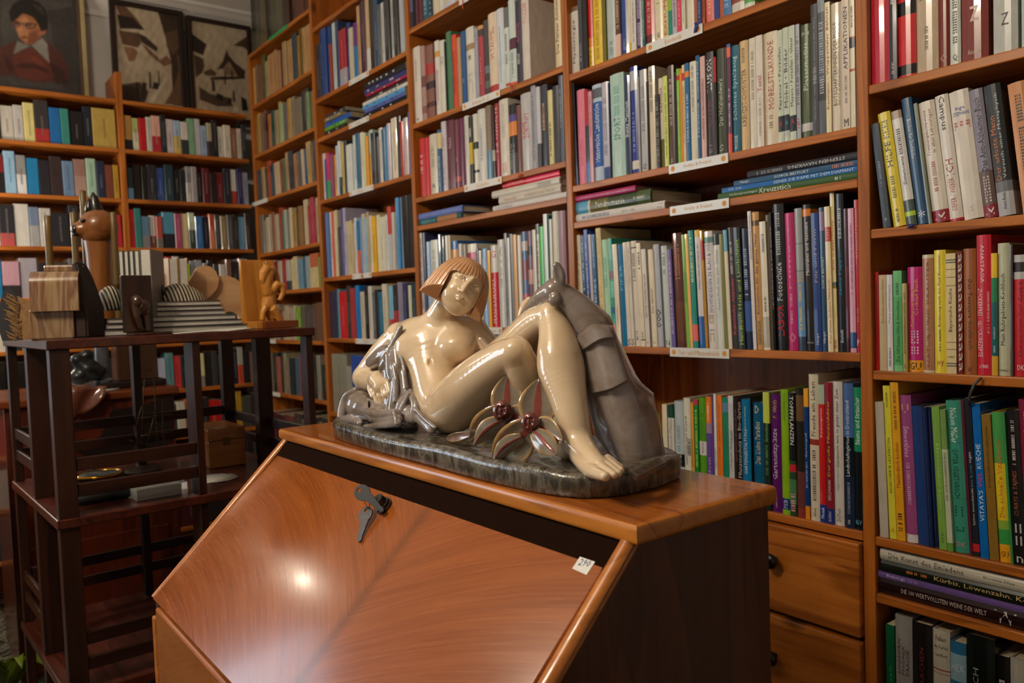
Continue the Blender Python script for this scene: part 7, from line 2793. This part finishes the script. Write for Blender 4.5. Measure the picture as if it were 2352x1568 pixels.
def painting(name, label, outer, fw, fcol, bgc, polys, inner_col=None, crop=(0, 0, 3.92)):
    """outer: four picture corners (top near, top far, bottom far, bottom near) in (Y, Z); polys: (colour, [(x, y)...]) in crop pixels"""
    root = empty(name, (PX, 0, 0))
    tag(root, label, 'painting', 'paintings on top of the far bookcase')
    (y0, z0), (y1, z1) = outer
    fm_ = plain(name + '_frame_' + fcol, fcol, .45, .4, .05)
    for a in ((y0, y0 + fw, z0, z1), (y1 - fw, y1, z0, z1), (y0 + fw, y1 - fw, z0, z0 + fw), (y0 + fw, y1 - fw, z1 - fw, z1)):
        MB().box(-.012, .014, a[0], a[1], a[2], a[3], bev=.002).build('frame_bar', [fm_], root)
    if inner_col:
        im = plain('inner_frame_' + inner_col, inner_col, .5)
        w2 = fw * .75
        for a in ((y0 + fw, y0 + fw + w2, z0 + fw, z1 - fw), (y1 - fw - w2, y1 - fw, z0 + fw, z1 - fw)):
            MB().box(-.010, .008, a[0], a[1], a[2], a[3]).build('inner_bar', [im], root)
    MB().box(-.008, -.003, y0 + fw * .9, y1 - fw * .9, z0 + fw * .9, z1 - fw * .9, 0, srgb(bgc)).build('canvas', [PAINT], root)
    if polys:
        # a fine grid of paint, each patch laid over the last with a soft edge
        nx, ny = 110, 120
        gy, gz = np.meshgrid(np.linspace(y0 + fw, y1 - fw, nx), np.linspace(z0 + fw, z1 - fw, ny), indexing='ij')
        colr = np.ones((nx, ny, 1)) * np.array(srgb(bgc))[:3]
        rs = np.random.RandomState(len(polys))
        tex = np.zeros((nx, ny))
        for f_ in (6, 14, 30):
            ph = rs.rand(6, 3)
            for q in ph: tex += np.sin(gy * f_ * 6 * (q[0] - .5) * 2 + gz * f_ * 6 * (q[1] - .5) * 2 + q[2] * 6.3) / 12
        for c, pts in polys:
            q = np.array([pic(crop[0] + x / crop[2], crop[1] + y / crop[2]) for x, y in pts])
            ins = np.zeros((nx, ny), bool)
            dist = np.full((nx, ny), 9.0)
            for (ay, az), (by, bz) in zip(q, np.roll(q, -1, 0)):
                cond = (az > gz) != (bz > gz)
                xi = (by - ay) * (gz - az) / (bz - az + 1e-12) + ay
                ins ^= cond & (gy < xi)
                L2 = (by - ay) ** 2 + (bz - az) ** 2 + 1e-12
                t = np.clip(((gy - ay) * (by - ay) + (gz - az) * (bz - az)) / L2, 0, 1)
                dist = np.minimum(dist, np.hypot(gy - ay - t * (by - ay), gz - az - t * (bz - az)))
            al = np.clip(.5 + np.where(ins, dist, -dist) / .007, 0, 1)[..., None]
            colr = colr * (1 - al) + np.array(srgb(c))[:3] * al
        colr = np.clip(colr * (1 + .30 * tex[..., None]), 0, 1)
        m = MB()
        vs = [(-.0026, float(y), float(z)) for y, z in zip(gy.ravel(), gz.ravel())]
        fs, cs = [], []
        for i in range(nx - 1):
            for j in range(ny - 1):
                fs.append((i * ny + j, (i + 1) * ny + j, (i + 1) * ny + j + 1, i * ny + j + 1))
                cs.append((*map(float, colr[i, j]), 1.0))
        m.add(vs, fs, 0, cs)
        m.build('painted_scene', [PAINT], root)
    return root


zb = 2.196
o_r = pic(203, 200)[0]
painting('portrait_painting', 'oil portrait of a dark-haired young man with glasses in an orange jumper', ((o_r - .62, zb), (o_r, zb + .74)), .018, 'b0a070', '3a3634', [
    ('4a4642', [(0, 0), (640, 0), (660, 400), (680, 820), (0, 760)]),
    ('3a3632', [(420, 100), (650, 60), (680, 830), (560, 800), (480, 400)]),
    ('5a2a1c', [(-60, 520), (0, 425), (80, 390), (160, 370), (280, 470), (370, 345), (470, 420), (560, 510), (600, 600), (615, 720), (560, 745), (490, 745), (300, 745), (100, 680), (-60, 690)]),
    ('6e3020', [(100, 560), (150, 480), (280, 430), (430, 560), (490, 700), (300, 735), (150, 690)]),
    ('3e1c16', [(440, 560), (480, 580), (560, 640), (610, 760), (500, 760)]),
    ('8a8880', [(115, 490), (150, 370), (180, 385), (265, 415), (250, 425)]),
    ('96948c', [(280, 410), (375, 345), (420, 400), (440, 570), (360, 490)]),
    ('a86a44', [(105, 190), (180, 125), (330, 130), (350, 240), (375, 290), (350, 350), (285, 405), (220, 395), (165, 340), (140, 270)]),
    ('c08458', [(140, 200), (220, 150), (260, 200), (250, 290), (235, 380), (175, 335), (150, 280)]),
    ('b06a4c', [(370, 250), (400, 260), (408, 300), (380, 320), (365, 300)]),
    ('1a1410', [(75, 110), (110, 40), (170, 0), (250, -15), (340, 20), (400, 80), (430, 160), (425, 270), (380, 285), (362, 285), (345, 235), (300, 165), (250, 140), (200, 125), (150, 170), (110, 215), (85, 190)]),
    ('3a2418', [(105, 195), (125, 185), (190, 205), (185, 235), (140, 255), (110, 225)]),
    ('3a2418', [(195, 212), (250, 205), (330, 220), (305, 260), (240, 265), (205, 240)]),
    ('9a6a50', [(115, 205), (180, 212), (172, 232), (140, 242), (120, 225)]),
    ('9a6a50', [(210, 220), (255, 215), (312, 228), (295, 252), (245, 256), (215, 240)]),
    ('7a3a2c', [(180, 335), (215, 328), (250, 335), (225, 350), (195, 350)]),
    ('8a5236', [(255, 300), (340, 260), (352, 345), (285, 402), (245, 395)]),
    ('3a3028', [(290, 30), (370, 70), (400, 140), (360, 120), (300, 60)]),
    ('4a1c14', [(120, 600), (200, 570), (330, 580), (440, 640), (430, 665), (300, 620), (180, 615)]),
    ('7e3a26', [(300, 500), (380, 560), (420, 610), (340, 590), (280, 540)]),
    ('4a1a14', [(20, 470), (60, 520), (110, 600), (90, 660), (40, 560)]),
    ('b07a58', [(195, 265), (215, 215), (228, 270), (222, 300), (196, 296)]),
    ('24180f', [(118, 212), (160, 205), (170, 222), (130, 226)]),
    ('24180f', [(215, 226), (262, 220), (285, 236), (230, 240)]),
], '5a4630')
TL2, TR2 = pic(249, 2), pic(418, 28)
painting('street_painting', 'sepia painting of a narrow village street with overhanging roofs in a dark frame', ((TL2[0], zb), (TR2[0], max(TL2[1], TR2[1]))), .022, '24140c', 'b8a68c', [
    ('6a4a34', [(1040, 40), (1120, 50), (1230, 170), (1300, 270), (1240, 262), (1080, 150)]),
    ('241812', [(1050, 130), (1190, 160), (1300, 270), (1200, 262), (1080, 260)]),
    ('5a402c', [(1070, 275), (1180, 290), (1250, 300), (1270, 390), (1240, 430), (1100, 400)]),
    ('8a6248', [(1110, 420), (1200, 430), (1240, 470), (1215, 545), (1160, 555)]),
    ('3a281c', [(1240, 300), (1310, 330), (1420, 430), (1410, 470), (1330, 420), (1270, 380)]),
    ('7a5640', [(1270, 390), (1330, 430), (1440, 540), (1500, 500), (1560, 570), (1480, 600), (1400, 540), (1340, 490)]),
    ('3c2a1c', [(1420, 110), (1640, 120), (1680, 960), (1560, 950), (1540, 560), (1500, 380)]),
    ('5c4430', [(1490, 300), (1590, 270), (1620, 420), (1560, 500), (1500, 420)]),
    ('6a5038', [(1590, 480), (1640, 560), (1670, 940), (1480, 940), (1560, 800), (1610, 640)]),
    ('4a3626', [(1100, 760), (1260, 740), (1340, 830), (1300, 940), (1100, 900)]),
    ('1c1410', [(1220, 740), (1240, 745), (1260, 930), (1235, 925)]),
    ('1c1410', [(1340, 650), (1355, 652), (1365, 790), (1345, 800)]),
    ('1c1410', [(1420, 640), (1430, 640), (1440, 740), (1425, 745)]),
    ('2a1e16', [(1280, 740), (1320, 750), (1310, 900), (1270, 900)]),
    ('c8bca8', [(1340, 900), (1420, 800), (1480, 700), (1500, 720), (1430, 850), (1370, 930)]),
    ('2a2018', [(1380, 740), (1440, 750), (1420, 810), (1370, 800)]),
])
TL3, TR3 = pic(424, 35), pic(574, 64)
painting('village_painting', 'sepia painting of a pointed hut roof above small figures in a dark frame', ((TL3[0] + .006, zb), (min(TR3[0], 1.53), max(TL3[1], TR3[1]))), .02, '28170d', 'b09e84', [
    ('2c1e14', [(1720, 300), (1860, 400), (1830, 500), (1730, 460)]),
    ('4a3624', [(1740, 490), (1830, 530), (1840, 600), (1820, 660), (1760, 700), (1750, 560)]),
    ('3c2a1c', [(2040, 450), (2060, 500), (2120, 570), (2210, 640), (2200, 700), (2140, 690), (2100, 620), (2060, 560), (2010, 620), (1950, 630), (2000, 560)]),
    ('8a6c50', [(2010, 620), (2060, 570), (2100, 620), (2140, 680), (2030, 680)]),
    ('4a3424', [(2100, 410), (2220, 330), (2240, 470), (2200, 430)]),
    ('5a4430', [(1830, 650), (1900, 620), (1950, 660), (1940, 690), (1850, 680)]),
    ('2a1c14', [(1890, 700), (2000, 690), (2200, 690), (2210, 710), (2000, 720), (1900, 720)]),
    ('1e1610', [(2020, 650), (2030, 650), (2035, 760), (2022, 760)]),
    ('1e1610', [(2080, 640), (2092, 640), (2100, 720), (2085, 720)]),
    ('3a2a1e', [(1900, 720), (1930, 725), (1940, 820), (1910, 825)]),
    ('4a3828', [(1790, 780), (1900, 850), (2060, 880), (2100, 960), (1960, 960), (1800, 900)]),
    ('1e1610', [(2095, 820), (2110, 825), (2120, 920), (2098, 915)]),
    ('1e1610', [(1950, 840), (2010, 860), (2000, 910), (1950, 890)]),
    ('1e1610', [(2170, 870), (2220, 900), (2235, 1000), (2180, 1000)]),
    ('2a1e16', [(2050, 880), (2090, 890), (2080, 940), (2045, 930)]),
    ('c0b098', [(2110, 960), (2160, 980), (2140, 1005), (2100, 990)]),
])
SC.view_layers[0].update()
